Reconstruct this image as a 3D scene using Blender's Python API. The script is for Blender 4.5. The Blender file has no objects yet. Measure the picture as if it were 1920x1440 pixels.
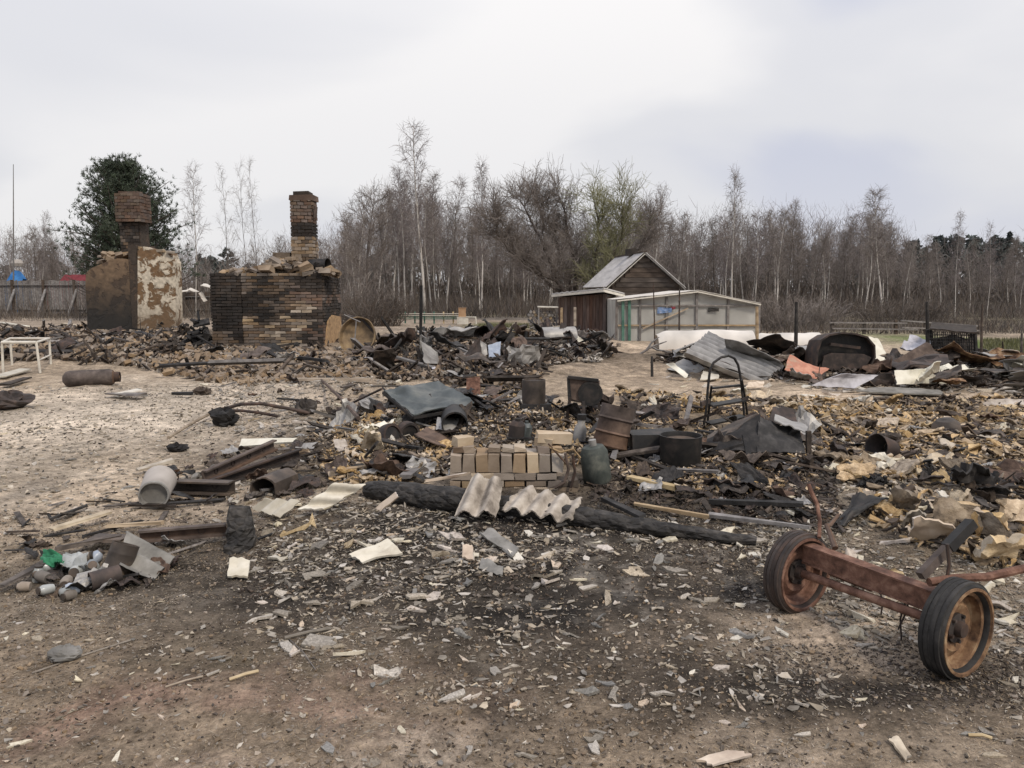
import bpy, math, random
import numpy as np
from mathutils import Matrix, Vector, Euler
SC = bpy.context.scene
COL = SC.collection
rnd = random.Random(7)
R = np.random.default_rng(11)
pi = math.pi

# ------------------------------------------------------------------ camera
F = 1420.0
CAMZ = 1.6
PITCH = math.atan(172.0 / F)
cam_data = bpy.data.cameras.new('camera')
cam = bpy.data.objects.new('camera', cam_data)
COL.objects.link(cam)
cam.location = (0, 0, CAMZ)
cam.rotation_euler = (pi / 2 - PITCH, 0, 0)
cam_data.sensor_width = 36
cam_data.lens = 36 * F / 1920
cam_data.clip_start = 0.05
cam_data.clip_end = 3000
SC.camera = cam

# ------------------------------------------------------------------ light and sky
SUN_EL, SUN_AZ = math.radians(48), math.radians(140)   # azimuth clockwise from +Y
sun_dir = Vector((math.sin(SUN_AZ) * math.cos(SUN_EL), math.cos(SUN_AZ) * math.cos(SUN_EL), math.sin(SUN_EL)))
sd = bpy.data.lights.new('sun', 'SUN')
sd.energy = 1.5
sd.angle = math.radians(10)
sd.color = (1.0, 0.89, 0.74)
sun = bpy.data.objects.new('sun', sd)
COL.objects.link(sun)
sun.rotation_euler = sun_dir.to_track_quat('Z', 'Y').to_euler()
sun.location = (20, -20, 40)

world = bpy.data.worlds.new('World')
SC.world = world
world.use_nodes = True
wn, wl = world.node_tree.nodes, world.node_tree.links
wn.clear()
w_out = wn.new('ShaderNodeOutputWorld')
w_bg = wn.new('ShaderNodeBackground')
w_bg.inputs['Strength'].default_value = 0.1
w_sky = wn.new('ShaderNodeTexSky')
w_sky.sky_type = 'NISHITA'
w_sky.sun_disc = False
w_sky.sun_elevation = SUN_EL
w_sky.sun_rotation = SUN_AZ
w_tc = wn.new('ShaderNodeTexCoord')
w_sep = wn.new('ShaderNodeSeparateXYZ')
wl.new(w_tc.outputs['Generated'], w_sep.inputs[0])
# cloud deck: project the view direction on a plane overhead
w_z = wn.new('ShaderNodeMath'); w_z.operation = 'MAXIMUM'; w_z.inputs[1].default_value = 0.0
wl.new(w_sep.outputs['Z'], w_z.inputs[0])
w_za = wn.new('ShaderNodeMath'); w_za.operation = 'ADD'; w_za.inputs[1].default_value = 0.22
wl.new(w_z.outputs[0], w_za.inputs[0])
w_dx = wn.new('ShaderNodeMath'); w_dx.operation = 'DIVIDE'
wl.new(w_sep.outputs['X'], w_dx.inputs[0]); wl.new(w_za.outputs[0], w_dx.inputs[1])
w_dy = wn.new('ShaderNodeMath'); w_dy.operation = 'DIVIDE'
wl.new(w_sep.outputs['Y'], w_dy.inputs[0]); wl.new(w_za.outputs[0], w_dy.inputs[1])
w_cmb = wn.new('ShaderNodeCombineXYZ')
wl.new(w_dx.outputs[0], w_cmb.inputs[0]); wl.new(w_dy.outputs[0], w_cmb.inputs[1])
w_map = wn.new('ShaderNodeMapping'); w_map.inputs['Location'].default_value = (9.1, 6.4, 0)
wl.new(w_cmb.outputs[0], w_map.inputs[0])
w_n = wn.new('ShaderNodeTexNoise'); w_n.inputs['Scale'].default_value = 0.62
w_n.inputs['Detail'].default_value = 5; w_n.inputs['Roughness'].default_value = 0.42
w_n.inputs['Distortion'].default_value = 0.5
wl.new(w_map.outputs[0], w_n.inputs['Vector'])
w_r = wn.new('ShaderNodeValToRGB')
w_r.color_ramp.interpolation = 'EASE'
e = w_r.color_ramp.elements
e[0].position = 0.34; e[0].color = (0.335, 0.352, 0.43, 1)
e[1].position = 0.62; e[1].color = (0.555, 0.543, 0.54, 1)
m_ = e.new(0.47); m_.color = (0.455, 0.455, 0.475, 1)
wl.new(w_n.outputs['Fac'], w_r.inputs[0])
# pale veil towards the horizon
w_h = wn.new('ShaderNodeMapRange')
w_h.inputs['From Min'].default_value = 0.02; w_h.inputs['From Max'].default_value = 0.30
w_h.inputs['To Min'].default_value = 0.6; w_h.inputs['To Max'].default_value = 0.0
wl.new(w_sep.outputs['Z'], w_h.inputs['Value'])
w_mh = wn.new('ShaderNodeMixRGB'); w_mh.inputs[2].default_value = (0.505, 0.50, 0.51, 1)
wl.new(w_h.outputs[0], w_mh.inputs[0]); wl.new(w_r.outputs[0], w_mh.inputs[1])
w_scale = wn.new('ShaderNodeVectorMath'); w_scale.operation = 'SCALE'; w_scale.inputs['Scale'].default_value = 10.0
# an overcast sky is brighter overhead than at the horizon
w_zz = wn.new('ShaderNodeMath'); w_zz.operation = 'MULTIPLY'; wl.new(w_z.outputs[0], w_zz.inputs[0]); wl.new(w_z.outputs[0], w_zz.inputs[1])
w_zk = wn.new('ShaderNodeMath'); w_zk.operation = 'MULTIPLY_ADD'; w_zk.inputs[1].default_value = 11.0; w_zk.inputs[2].default_value = 10.0
wl.new(w_zz.outputs[0], w_zk.inputs[0]); wl.new(w_zk.outputs[0], w_scale.inputs['Scale'])
wl.new(w_mh.outputs[0], w_scale.inputs[0])
w_mix = wn.new('ShaderNodeMixRGB'); w_mix.inputs[0].default_value = 0.96
wl.new(w_sky.outputs[0], w_mix.inputs[1]); wl.new(w_scale.outputs[0], w_mix.inputs[2])
# below the horizon the world is plain earth
w_lt = wn.new('ShaderNodeMath'); w_lt.operation = 'LESS_THAN'; w_lt.inputs[1].default_value = -0.005
wl.new(w_sep.outputs['Z'], w_lt.inputs[0])
w_low = wn.new('ShaderNodeMixRGB'); w_low.inputs[2].default_value = (1.6, 1.4, 1.15, 1)
wl.new(w_lt.outputs[0], w_low.inputs[0]); wl.new(w_mix.outputs[0], w_low.inputs[1])
wl.new(w_low.outputs[0], w_bg.inputs['Color'])
wl.new(w_bg.outputs[0], w_out.inputs['Surface'])

SC.view_settings.view_transform = 'Standard'
SC.view_settings.look = 'None'
SC.view_settings.exposure = 0.66
SC.view_settings.gamma = 1.0
SC.view_settings.use_curve_mapping = False
SC.render.engine = 'CYCLES'
SC.cycles.max_bounces = 5
SC.cycles.diffuse_bounces = 3
SC.cycles.transparent_max_bounces = 8

# ------------------------------------------------------------------ noise, terrain, picture-to-place measuring
def _hash(ix, iy, s):
    h = (ix.astype(np.int64) * 374761393 + iy.astype(np.int64) * 668265263 + s * 982451653) & 0x7fffffff
    h = ((h ^ (h >> 13)) * 1274126177) & 0x7fffffff
    h = (h ^ (h >> 16)) & 0xffffff
    return h / float(0xffffff)
def vnoise(x, y, s=0):
    x = np.asarray(x, float); y = np.asarray(y, float)
    ix, iy = np.floor(x), np.floor(y)
    fx, fy = x - ix, y - iy
    fx = fx * fx * (3 - 2 * fx); fy = fy * fy * (3 - 2 * fy)
    a = _hash(ix, iy, s); b = _hash(ix + 1, iy, s); c = _hash(ix, iy + 1, s); d = _hash(ix + 1, iy + 1, s)
    return (a * (1 - fx) + b * fx) * (1 - fy) + (c * (1 - fx) + d * fx) * fy
def fbm(x, y, s=0, o=4):
    t = 0; amp = 0.5; tot = 0
    for i in range(o):
        t = t + amp * vnoise(np.asarray(x) * 2 ** i + 17.3 * i, np.asarray(y) * 2 ** i - 9.1 * i, s + i); tot += amp; amp *= 0.5
    return t / tot
_cp, _sp = math.cos(PITCH), math.sin(PITCH)
def ray(px, py):
    u = (720 - py) / F
    return np.array([(px - 960) / F, _cp + u * _sp, -_sp + u * _cp])
def flat(px, py):
    d = ray(px, py); t = -CAMZ / d[2]
    return np.array([d[0] * t, d[1] * t])
def blob(px, py, rx, ry):
    c = flat(px, py); k = math.hypot(c[1], CAMZ) / F
    y1 = flat(px, max(py - ry, 556))[1]; y0 = flat(px, py + ry)[1]
    return (c[0], (y0 + y1) / 2, rx * k, (y1 - y0) / 2)
def bmask(x, y, B, sharp=1.5, wob=0.35, seed=0, fine=True):
    q = ((x - B[0]) / B[2]) ** 2 + ((y - B[1]) / B[3]) ** 2
    q = q * (1 + wob * 2 * (fbm(x * 1.3, y * 1.3, 40 + seed) - 0.5) * 2 + (wob * 2.4 * (fbm(x * 5.5, y * 5.5, 140 + seed) - .5) if fine else 0))
    return np.exp(-np.clip(q, 0, 60) ** sharp)
MOUNDS = [(blob(300, 660, 420, 40), .32), (blob(560, 655, 230, 25), .10), (blob(900, 690, 260, 40), .36), (blob(1060, 665, 150, 25), .15),
          (blob(1600, 830, 420, 110), .10), (blob(800, 850, 260, 60), .22), (blob(1180, 850, 300, 60), .16),
          (blob(1750, 960, 260, 60), .10), (blob(1390, 690, 160, 20), .28), (blob(1700, 690, 200, 18), .22)]
def hgt(x, y):
    x = np.asarray(x, float); y = np.asarray(y, float)
    h = 0.10 * (fbm(x * .35, y * .35, 3) - .5) + 0.045 * (fbm(x * 1.7, y * 1.7, 5) - .5) + 0.022 * (fbm(x * 6, y * 6, 8) - .5)
    for i, (B, a) in enumerate(MOUNDS):
        m = bmask(x, y, B, 1.0, 0.3, i, False)
        h = h + a * m * (0.55 + 0.9 * fbm(x * 2.2, y * 2.2, 60 + i))
    return h
def H(x, y): return float(hgt(np.array([x]), np.array([y]))[0])
def G(px, py, up=0.0):
    """the point of the ground seen at (px, py) of the photograph, raised by up"""
    z = 0.0
    d = ray(px, py)
    for _ in range(6):
        t = (z - CAMZ) / d[2]
        z = 0.5 * z + 0.5 * H(d[0] * t, d[1] * t)
    return np.array([d[0] * t, d[1] * t, z + up])
def D(px, py, Y):
    """the point at depth Y seen at (px, py)"""
    d = ray(px, py); t = Y / d[1]
    return np.array([d[0] * t, Y, CAMZ + d[2] * t])
def E(px, py, h):
    """the point seen at (px, py) that lies h above flat ground"""
    d = ray(px, py); t = (h - CAMZ) / d[2]
    return np.array([d[0] * t, d[1] * t, h])

# ------------------------------------------------------------------ materials
def lin(c): return tuple(c) + (1.0,)
def mat(name, cols, scale=4.0, rough=0.85, bump=0.3, detail=6, metal=0.0, island=0.0, stretch=None, dist=0.3, bscale=None, lo=0.3, hi=0.7, spec=0.3, bdist=.005, world=False, crack=0):
    m = bpy.data.materials.new(name); m.use_nodes = True
    n, l = m.node_tree.nodes, m.node_tree.links
    b = n['Principled BSDF']
    tc = n.new('ShaderNodeTexCoord'); mp = n.new('ShaderNodeMapping')
    if stretch: mp.inputs['Scale'].default_value = stretch
    if world:
        gp = n.new('ShaderNodeNewGeometry'); l.new(gp.outputs['Position'], mp.inputs[0])
    else: l.new(tc.outputs['Object'], mp.inputs[0])
    oi = n.new('ShaderNodeObjectInfo')
    mu = n.new('ShaderNodeMath'); mu.operation = 'MULTIPLY'; mu.inputs[1].default_value = 37.0 if not world else 0.25
    l.new(oi.outputs['Random'], mu.inputs[0])
    nz = n.new('ShaderNodeTexNoise'); nz.noise_dimensions = '4D'
    nz.inputs['Scale'].default_value = scale; nz.inputs['Detail'].default_value = detail
    nz.inputs['Roughness'].default_value = 0.62; nz.inputs['Distortion'].default_value = dist
    l.new(mp.outputs[0], nz.inputs['Vector']); l.new(mu.outputs[0], nz.inputs['W'])
    rp = n.new('ShaderNodeValToRGB')
    el = rp.color_ramp.elements
    k = len(cols)
    el[0].position = lo; el[0].color = lin(cols[0]); el[1].position = hi; el[1].color = lin(cols[-1])
    for i in range(1, k - 1):
        x = el.new(lo + (hi - lo) * i / (k - 1)); x.color = lin(cols[i])
    l.new(nz.outputs['Fac'], rp.inputs[0])
    src = rp.outputs[0]
    if island > 0:
        ge = n.new('ShaderNodeNewGeometry')
        ad = n.new('ShaderNodeMath'); ad.operation = 'ADD'
        l.new(ge.outputs['Random Per Island'], ad.inputs[0]); l.new(oi.outputs['Random'], ad.inputs[1])
        fr = n.new('ShaderNodeMath'); fr.operation = 'FRACT'; l.new(ad.outputs[0], fr.inputs[0])
        mr = n.new('ShaderNodeMapRange'); mr.inputs['To Min'].default_value = 1 - island; mr.inputs['To Max'].default_value = 1 + island * .75
        l.new(fr.outputs[0], mr.inputs['Value'])
        hs = n.new('ShaderNodeHueSaturation'); l.new(src, hs.inputs['Color']); l.new(mr.outputs[0], hs.inputs['Value'])
        w2 = n.new('ShaderNodeMath'); w2.operation = 'MULTIPLY'; w2.inputs[1].default_value = 7.31; l.new(fr.outputs[0], w2.inputs[0])
        f2 = n.new('ShaderNodeMath'); f2.operation = 'FRACT'; l.new(w2.outputs[0], f2.inputs[0])
        m2 = n.new('ShaderNodeMapRange'); m2.inputs['To Min'].default_value = 0.55; m2.inputs['To Max'].default_value = 1.2
        l.new(f2.outputs[0], m2.inputs['Value']); l.new(m2.outputs[0], hs.inputs['Saturation'])
        src = hs.outputs[0]
    l.new(src, b.inputs['Base Color'])
    b.inputs['Roughness'].default_value = rough; b.inputs['Metallic'].default_value = metal
    b.inputs['Specular IOR Level'].default_value = spec
    if bump:
        n2 = n.new('ShaderNodeTexNoise'); n2.inputs['Scale'].default_value = bscale or scale * 6; n2.inputs['Detail'].default_value = 5
        l.new(mp.outputs[0], n2.inputs['Vector'])
        bp = n.new('ShaderNodeBump'); bp.inputs['Strength'].default_value = bump; bp.inputs['Distance'].default_value = bdist
        hout = n2.outputs['Fac']
        if crack:
            vo = n.new('ShaderNodeTexVoronoi'); vo.feature = 'DISTANCE_TO_EDGE'; vo.inputs['Scale'].default_value = crack; l.new(mp.outputs[0], vo.inputs['Vector'])
            vm = n.new('ShaderNodeMath'); vm.operation = 'MULTIPLY_ADD'; vm.inputs[1].default_value = 3.0; l.new(vo.outputs['Distance'], vm.inputs[0]); l.new(hout, vm.inputs[2]); hout = vm.outputs[0]
        l.new(hout, bp.inputs['Height']); l.new(bp.outputs[0], b.inputs['Normal'])
    return m
M = {}
M['slate'] = mat('slate', [(.15, .128, .10), (.29, .25, .195), (.46, .405, .325)], 9, .9, .35, island=.55)
M['slate_grey'] = mat('slate_grey', [(.10, .095, .085), (.19, .18, .16), (.28, .265, .24)], 7, .9, .4, island=.25)
M['slate_cream'] = mat('slate_cream', [(.34, .29, .21), (.52, .47, .36), (.62, .57, .46)], 5, .9, .3, island=.2)
M['slate_pink'] = mat('slate_pink', [(.27, .21, .165), (.47, .39, .31), (.60, .52, .42)], 6, .9, .35, island=.2)
M['wool'] = mat('wool', [(.12, .086, .053), (.35, .25, .142), (.54, .42, .265)], 9, 1, .9, island=.6, bscale=45, bdist=.012)
M['wool_pale'] = mat('wool_pale', [(.26, .20, .13), (.48, .375, .235), (.60, .50, .355)], 7, 1, .8, island=.4, bscale=45, bdist=.012)
M['char'] = mat('char', [(.010, .010, .010), (.024, .022, .021), (.055, .05, .046)], 9, .8, .8, island=.5, bscale=40)
M['char_log'] = mat('char_log', [(.013, .012, .012), (.03, .028, .026), (.085, .076, .068)], 14, .72, 1.0, bscale=38, stretch=(.6, 1, 1), bdist=.008, crack=22)
M['char_brown'] = mat('char_brown', [(.022, .018, .015), (.06, .045, .035), (.13, .10, .075)], 9, .9, .6, island=.55)
M['ash'] = mat('ash', [(.12, .105, .09), (.30, .262, .215), (.48, .43, .36)], 10, .95, .5, island=.5)
M['slate_weathered'] = mat('slate_weathered', [(.15, .128, .105), (.33, .29, .245), (.47, .425, .365)], 8, .9, .5, lo=.34, hi=.64)
M['rust'] = mat('rust', [(.035, .022, .016), (.09, .058, .042), (.165, .108, .076)], 7, .85, .4, island=.15)
M['rust_red'] = mat('rust_red', [(.055, .028, .02), (.15, .078, .054), (.29, .175, .125)], 16, .85, .5, lo=.32, hi=.72)
M['rust_orange'] = mat('rust_orange', [(.05, .028, .018), (.19, .11, .06), (.36, .255, .15)], 11, .9, .5, lo=.36, hi=.66)
M['rust_dark'] = mat('rust_dark', [(.018, .015, .014), (.045, .033, .028), (.10, .062, .045)], 7, .75, .4, island=.2)
M['steel_burnt'] = mat('steel_burnt', [(.028, .024, .021), (.07, .057, .048), (.16, .12, .09)], 5, .6, .3, metal=.25)
M['canister_green'] = mat('canister_green', [(.02, .025, .023), (.06, .068, .06), (.17, .17, .14)], 5, .7, .4, lo=.35)
M['steel_green'] = mat('steel_green', [(.03, .036, .035), (.075, .085, .082), (.18, .18, .16)], 3.5, .42, .25, metal=.25, spec=.5)
M['steel_pale'] = mat('steel_pale', [(.14, .135, .13), (.28, .27, .255), (.40, .385, .36)], 4, .5, .25, metal=.3)
M['zinc'] = mat('zinc', [(.15, .14, .13), (.26, .25, .235), (.36, .345, .32)], 5, .55, .2, metal=.2, stretch=(1, .3, 1))
M['white_tin'] = mat('white_tin', [(.30, .27, .20), (.58, .55, .45), (.70, .67, .57)], 4, .6, .2, lo=.25, hi=.6)
M['lilac_tin'] = mat('lilac_tin', [(.22, .21, .22), (.40, .39, .41), (.52, .51, .53)], 5, .6, .2)
M['orange_tin'] = mat('orange_tin', [(.34, .28, .2), (.36, .15, .095), (.48, .245, .165)], 4, .7, .25, lo=.35, hi=.6)
M['brass'] = mat('brass', [(.06, .045, .03), (.20, .14, .08), (.30, .22, .12)], 5, .7, .3)
M['rubber'] = mat('rubber', [(.012, .012, .012), (.025, .024, .023), (.06, .056, .052)], 8, .8, .5, bscale=50)
M['black_paint'] = mat('black_paint', [(.010, .010, .011), (.02, .019, .018), (.05, .04, .035)], 9, .55, .2)
M['pail_white'] = mat('pail_white', [(.19, .17, .15), (.33, .30, .27), (.42, .385, .35)], 3, .6, .15)
M['wood_tan'] = mat('wood_tan', [(.12, .085, .055), (.28, .21, .135), (.42, .335, .23)], 8, .85, .4, stretch=(.3, 1, 1), island=.3)
M['wood_grey'] = mat('wood_grey', [(.10, .09, .085), (.18, .165, .155), (.27, .25, .235)], 8, .9, .4, island=.3)
M['wood_house'] = mat('wood_house', [(.038, .029, .024), (.08, .062, .05), (.135, .107, .088)], 6, .9, .5, island=.25, stretch=(.3, 1, 1))
M['wood_shed'] = mat('wood_shed', [(.045, .028, .021), (.10, .062, .048), (.16, .105, .082)], 6, .9, .5, island=.35, stretch=(1, 1, .25))
M['wood_yellow'] = mat('wood_yellow', [(.19, .14, .08), (.40, .315, .195), (.54, .45, .30)], 6, .85, .3, island=.2)
M['brick_tan'] = mat('brick_tan', [(.12, .085, .058), (.225, .166, .112), (.33, .252, .172)], 1.7, .95, .5, island=.16, world=True, bscale=40, lo=.28, hi=.68)
M['brick_brown'] = mat('brick_brown', [(.055, .041, .03), (.115, .084, .06), (.18, .132, .096)], 1.7, .95, .5, island=.16, world=True, bscale=40, lo=.28, hi=.68)
M['brick_pale'] = mat('brick_pale', [(.20, .15, .10), (.34, .265, .18), (.46, .38, .28)], 1.7, .95, .5, island=.16, world=True, bscale=40, lo=.28, hi=.68)
M['brick_red'] = mat('brick_red', [(.06, .038, .03), (.11, .074, .056), (.17, .118, .09)], 1.7, .95, .5, island=.16, world=True, bscale=40, lo=.28, hi=.68)
M['brick_soot'] = mat('brick_soot', [(.014, .012, .011), (.032, .026, .022), (.07, .053, .041)], 1.7, .95, .5, island=.16, world=True, bscale=40, lo=.28, hi=.68)
M['mortar'] = mat('mortar', [(.07, .055, .042), (.12, .094, .07), (.17, .135, .10)], 12, 1, .5)
M['mortar_dark'] = mat('mortar_dark', [(.012, .011, .010), (.025, .022, .019), (.05, .042, .035)], 12, 1, .5)
M['pine_needle'] = mat('pine_needle', [(.03, .042, .028), (.055, .075, .048), (.09, .115, .072)], .9, .8, 0, island=.45)
M['spruce'] = mat('spruce', [(.04, .05, .048), (.065, .078, .074), (.09, .105, .096)], .5, .9, 0, island=.4)
M['bark_dark'] = mat('bark_dark', [(.045, .037, .033), (.085, .07, .062), (.14, .12, .108)], 5, .95, .3)
M['twig_brown'] = mat('twig_brown', [(.14, .118, .104), (.20, .173, .155), (.27, .24, .22)], .6, .95, 0)
M['twig_dark'] = mat('twig_dark', [(.11, .093, .082), (.165, .142, .127), (.23, .205, .188)], .6, .95, 0)
M['twig_olive'] = mat('twig_olive', [(.13, .125, .07), (.20, .195, .11), (.27, .265, .155)], .5, .95, 0)
M['twig_pale'] = mat('twig_pale', [(.12, .10, .096), (.175, .15, .145), (.24, .21, .20)], .6, .95, 0)
M['birch_bark'] = mat('birch_bark', [(.06, .055, .05), (.36, .33, .30), (.52, .49, .45)], 2.2, .85, .1, stretch=(1, 1, .5), lo=.32, hi=.55)
M['brush'] = mat('brush', [(.07, .056, .047), (.115, .093, .077), (.165, .135, .11)], .4, .95, 0, island=.35)
M['grass'] = mat('grass', [(.075, .085, .03), (.13, .13, .055), (.20, .18, .09)], 1.2, .95, 0, island=.4)
M['dry_grass'] = mat('dry_grass', [(.14, .105, .07), (.26, .205, .14), (.42, .345, .245)], 3, .95, 0, island=.5)
M['roof_pale'] = mat('roof_pale', [(.26, .25, .24), (.40, .385, .37), (.50, .48, .46)], 3, .9, .2, stretch=(1, .25, 1))
M['cloth_blue'] = mat('cloth_blue', [(.02, .09, .24), (.03, .14, .36), (.05, .2, .45)], 3, .8, .1)
M['cloth_red'] = mat('cloth_red', [(.14, .025, .03), (.20, .04, .05), (.26, .06, .07)], 3, .7, .1)
M['cloth_green'] = mat('cloth_green', [(.012, .08, .04), (.025, .155, .075), (.06, .23, .13)], 14, .85, .3)
M['paint_green'] = mat('paint_green', [(.04, .095, .075), (.07, .155, .12), (.12, .21, .17)], 4, .7, .2)
M['paint_pale'] = mat('paint_pale', [(.30, .28, .24), (.50, .47, .41), (.60, .57, .50)], 5, .7, .2, lo=.25, hi=.6)
M['cardboard'] = mat('cardboard', [(.22, .13, .07), (.34, .21, .12), (.42, .28, .17)], 4, .9, .2)
M['glass_dull'] = mat('glass_dull', [(.16, .17, .165), (.28, .29, .28), (.42, .43, .41)], 5, .25, .1, spec=.5)
M['glass_blue'] = mat('glass_blue', [(.18, .21, .27), (.30, .34, .40), (.42, .45, .50)], 5, .35, .1, spec=.5)
M['earth'] = mat('earth', [(.09, .068, .047), (.19, .145, .102), (.31, .25, .185)], 5, 1, .3, island=.4)
M['clay'] = mat('clay', [(.10, .085, .07), (.21, .18, .15), (.32, .285, .245)], 5, .85, .3, island=.3)

def plaster_mat(name, plast, under, soot, s, thr, zlo, zhi):
    """peeling plaster over brick clay; soot stain that creeps up from the hearth (object height zlo..zhi)"""
    m = bpy.data.materials.new(name); m.use_nodes = True
    n, l = m.node_tree.nodes, m.node_tree.links; b = n['Principled BSDF']
    tc = n.new('ShaderNodeTexCoord')
    nz = n.new('ShaderNodeTexNoise'); nz.inputs['Scale'].default_value = s; nz.inputs['Detail'].default_value = 7; nz.inputs['Roughness'].default_value = .65; nz.inputs['Distortion'].default_value = .4
    l.new(tc.outputs['Object'], nz.inputs['Vector'])
    r = n.new('ShaderNodeValToRGB'); r.color_ramp.elements[0].position = thr - .02; r.color_ramp.elements[1].position = thr + .02
    l.new(nz.outputs['Fac'], r.inputs[0])
    n2 = n.new('ShaderNodeTexNoise'); n2.inputs['Scale'].default_value = s * 4; n2.inputs['Detail'].default_value = 5
    l.new(tc.outputs['Object'], n2.inputs['Vector'])
    ra = n.new('ShaderNodeValToRGB'); rb = n.new('ShaderNodeValToRGB')
    for q, c in ((ra, under), (rb, plast)):
        q.color_ramp.elements[0].position = .3; q.color_ramp.elements[0].color = lin([v * .55 for v in c])
        q.color_ramp.elements[1].position = .7; q.color_ramp.elements[1].color = lin(c)
        l.new(n2.outputs['Fac'], q.inputs[0])
    mx = n.new('ShaderNodeMixRGB'); l.new(r.outputs[0], mx.inputs[0]); l.new(ra.outputs[0], mx.inputs[1]); l.new(rb.outputs[0], mx.inputs[2])
    sp = n.new('ShaderNodeSeparateXYZ'); l.new(tc.outputs['Object'], sp.inputs[0])
    a = n.new('ShaderNodeMath'); a.operation = 'MULTIPLY_ADD'; a.inputs[1].default_value = 1.6; l.new(nz.outputs['Fac'], a.inputs[0])
    l.new(sp.outputs['Z'], a.inputs[2])
    mr = n.new('ShaderNodeMapRange'); mr.inputs['From Min'].default_value = zlo + .8; mr.inputs['From Max'].default_value = zhi + .8
    mr.inputs['To Min'].default_value = 1; mr.inputs['To Max'].default_value = 0; mr.interpolation_type = 'SMOOTHSTEP'
    l.new(a.outputs[0], mr.inputs['Value'])
    ms = n.new('ShaderNodeMixRGB'); ms.inputs[2].default_value = lin(soot); l.new(mr.outputs[0], ms.inputs[0]); l.new(mx.outputs[0], ms.inputs[1])
    l.new(ms.outputs[0], b.inputs['Base Color']); b.inputs['Roughness'].default_value = .95
    bp = n.new('ShaderNodeBump'); bp.inputs['Strength'].default_value = .6; bp.inputs['Distance'].default_value = .03
    ad = n.new('ShaderNodeMath'); ad.operation = 'ADD'; l.new(r.outputs[0], ad.inputs[0]); l.new(n2.outputs['Fac'], ad.inputs[1])
    l.new(ad.outputs[0], bp.inputs['Height']); l.new(bp.outputs[0], b.inputs['Normal'])
    return m
M['plaster_brown'] = plaster_mat('plaster_brown', (.215, .145, .09), (.14, .092, .06), (.022, .02, .018), 2.0, .46, .7, 3.0)
M['plaster_white'] = plaster_mat('plaster_white', (.62, .55, .44), (.19, .115, .06), (.13, .085, .05), 2.6, .49, .1, 1.7)
M['plaster_orange'] = plaster_mat('plaster_orange', (.42, .27, .14), (.28, .16, .08), (.2, .12, .07), 2.5, .45, -3, -2)
M['plaster_soot'] = plaster_mat('plaster_soot', (.06, .045, .034), (.085, .058, .04), (.018, .016, .014), 3, .45, -1, 1.2)

def film_mat(name, col, alpha, trans):
    m = bpy.data.materials.new(name); m.use_nodes = True
    n, l = m.node_tree.nodes, m.node_tree.links
    n.remove(n['Principled BSDF']); out = n['Material Output']
    tc = n.new('ShaderNodeTexCoord'); nz = n.new('ShaderNodeTexNoise'); nz.inputs['Scale'].default_value = 1.6; nz.inputs['Detail'].default_value = 6
    l.new(tc.outputs['Object'], nz.inputs['Vector'])
    rp = n.new('ShaderNodeValToRGB'); rp.color_ramp.elements[0].position = .3; rp.color_ramp.elements[1].position = .7
    rp.color_ramp.elements[0].color = lin([v * .7 for v in col]); rp.color_ramp.elements[1].color = lin(col)
    l.new(nz.outputs['Fac'], rp.inputs[0])
    d = n.new('ShaderNodeBsdfDiffuse'); t = n.new('ShaderNodeBsdfTranslucent'); tr = n.new('ShaderNodeBsdfTransparent')
    l.new(rp.outputs[0], d.inputs[0]); l.new(rp.outputs[0], t.inputs[0])
    a = n.new('ShaderNodeMixShader'); a.inputs[0].default_value = trans; l.new(d.outputs[0], a.inputs[1]); l.new(t.outputs[0], a.inputs[2])
    c = n.new('ShaderNodeMixShader'); c.inputs[0].default_value = alpha; l.new(a.outputs[0], c.inputs[1]); l.new(tr.outputs[0], c.inputs[2])
    l.new(c.outputs[0], out.inputs['Surface'])
    return m
M['film'] = film_mat('film', (.76, .755, .72), .20, .5)
M['cloth_faded_blue'] = mat('cloth_faded_blue', [(.08, .14, .27), (.16, .24, .40), (.36, .38, .46)], 9, .8, .1)
M['film_white'] = film_mat('film_white', (.80, .76, .70), .0, .25)

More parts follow.
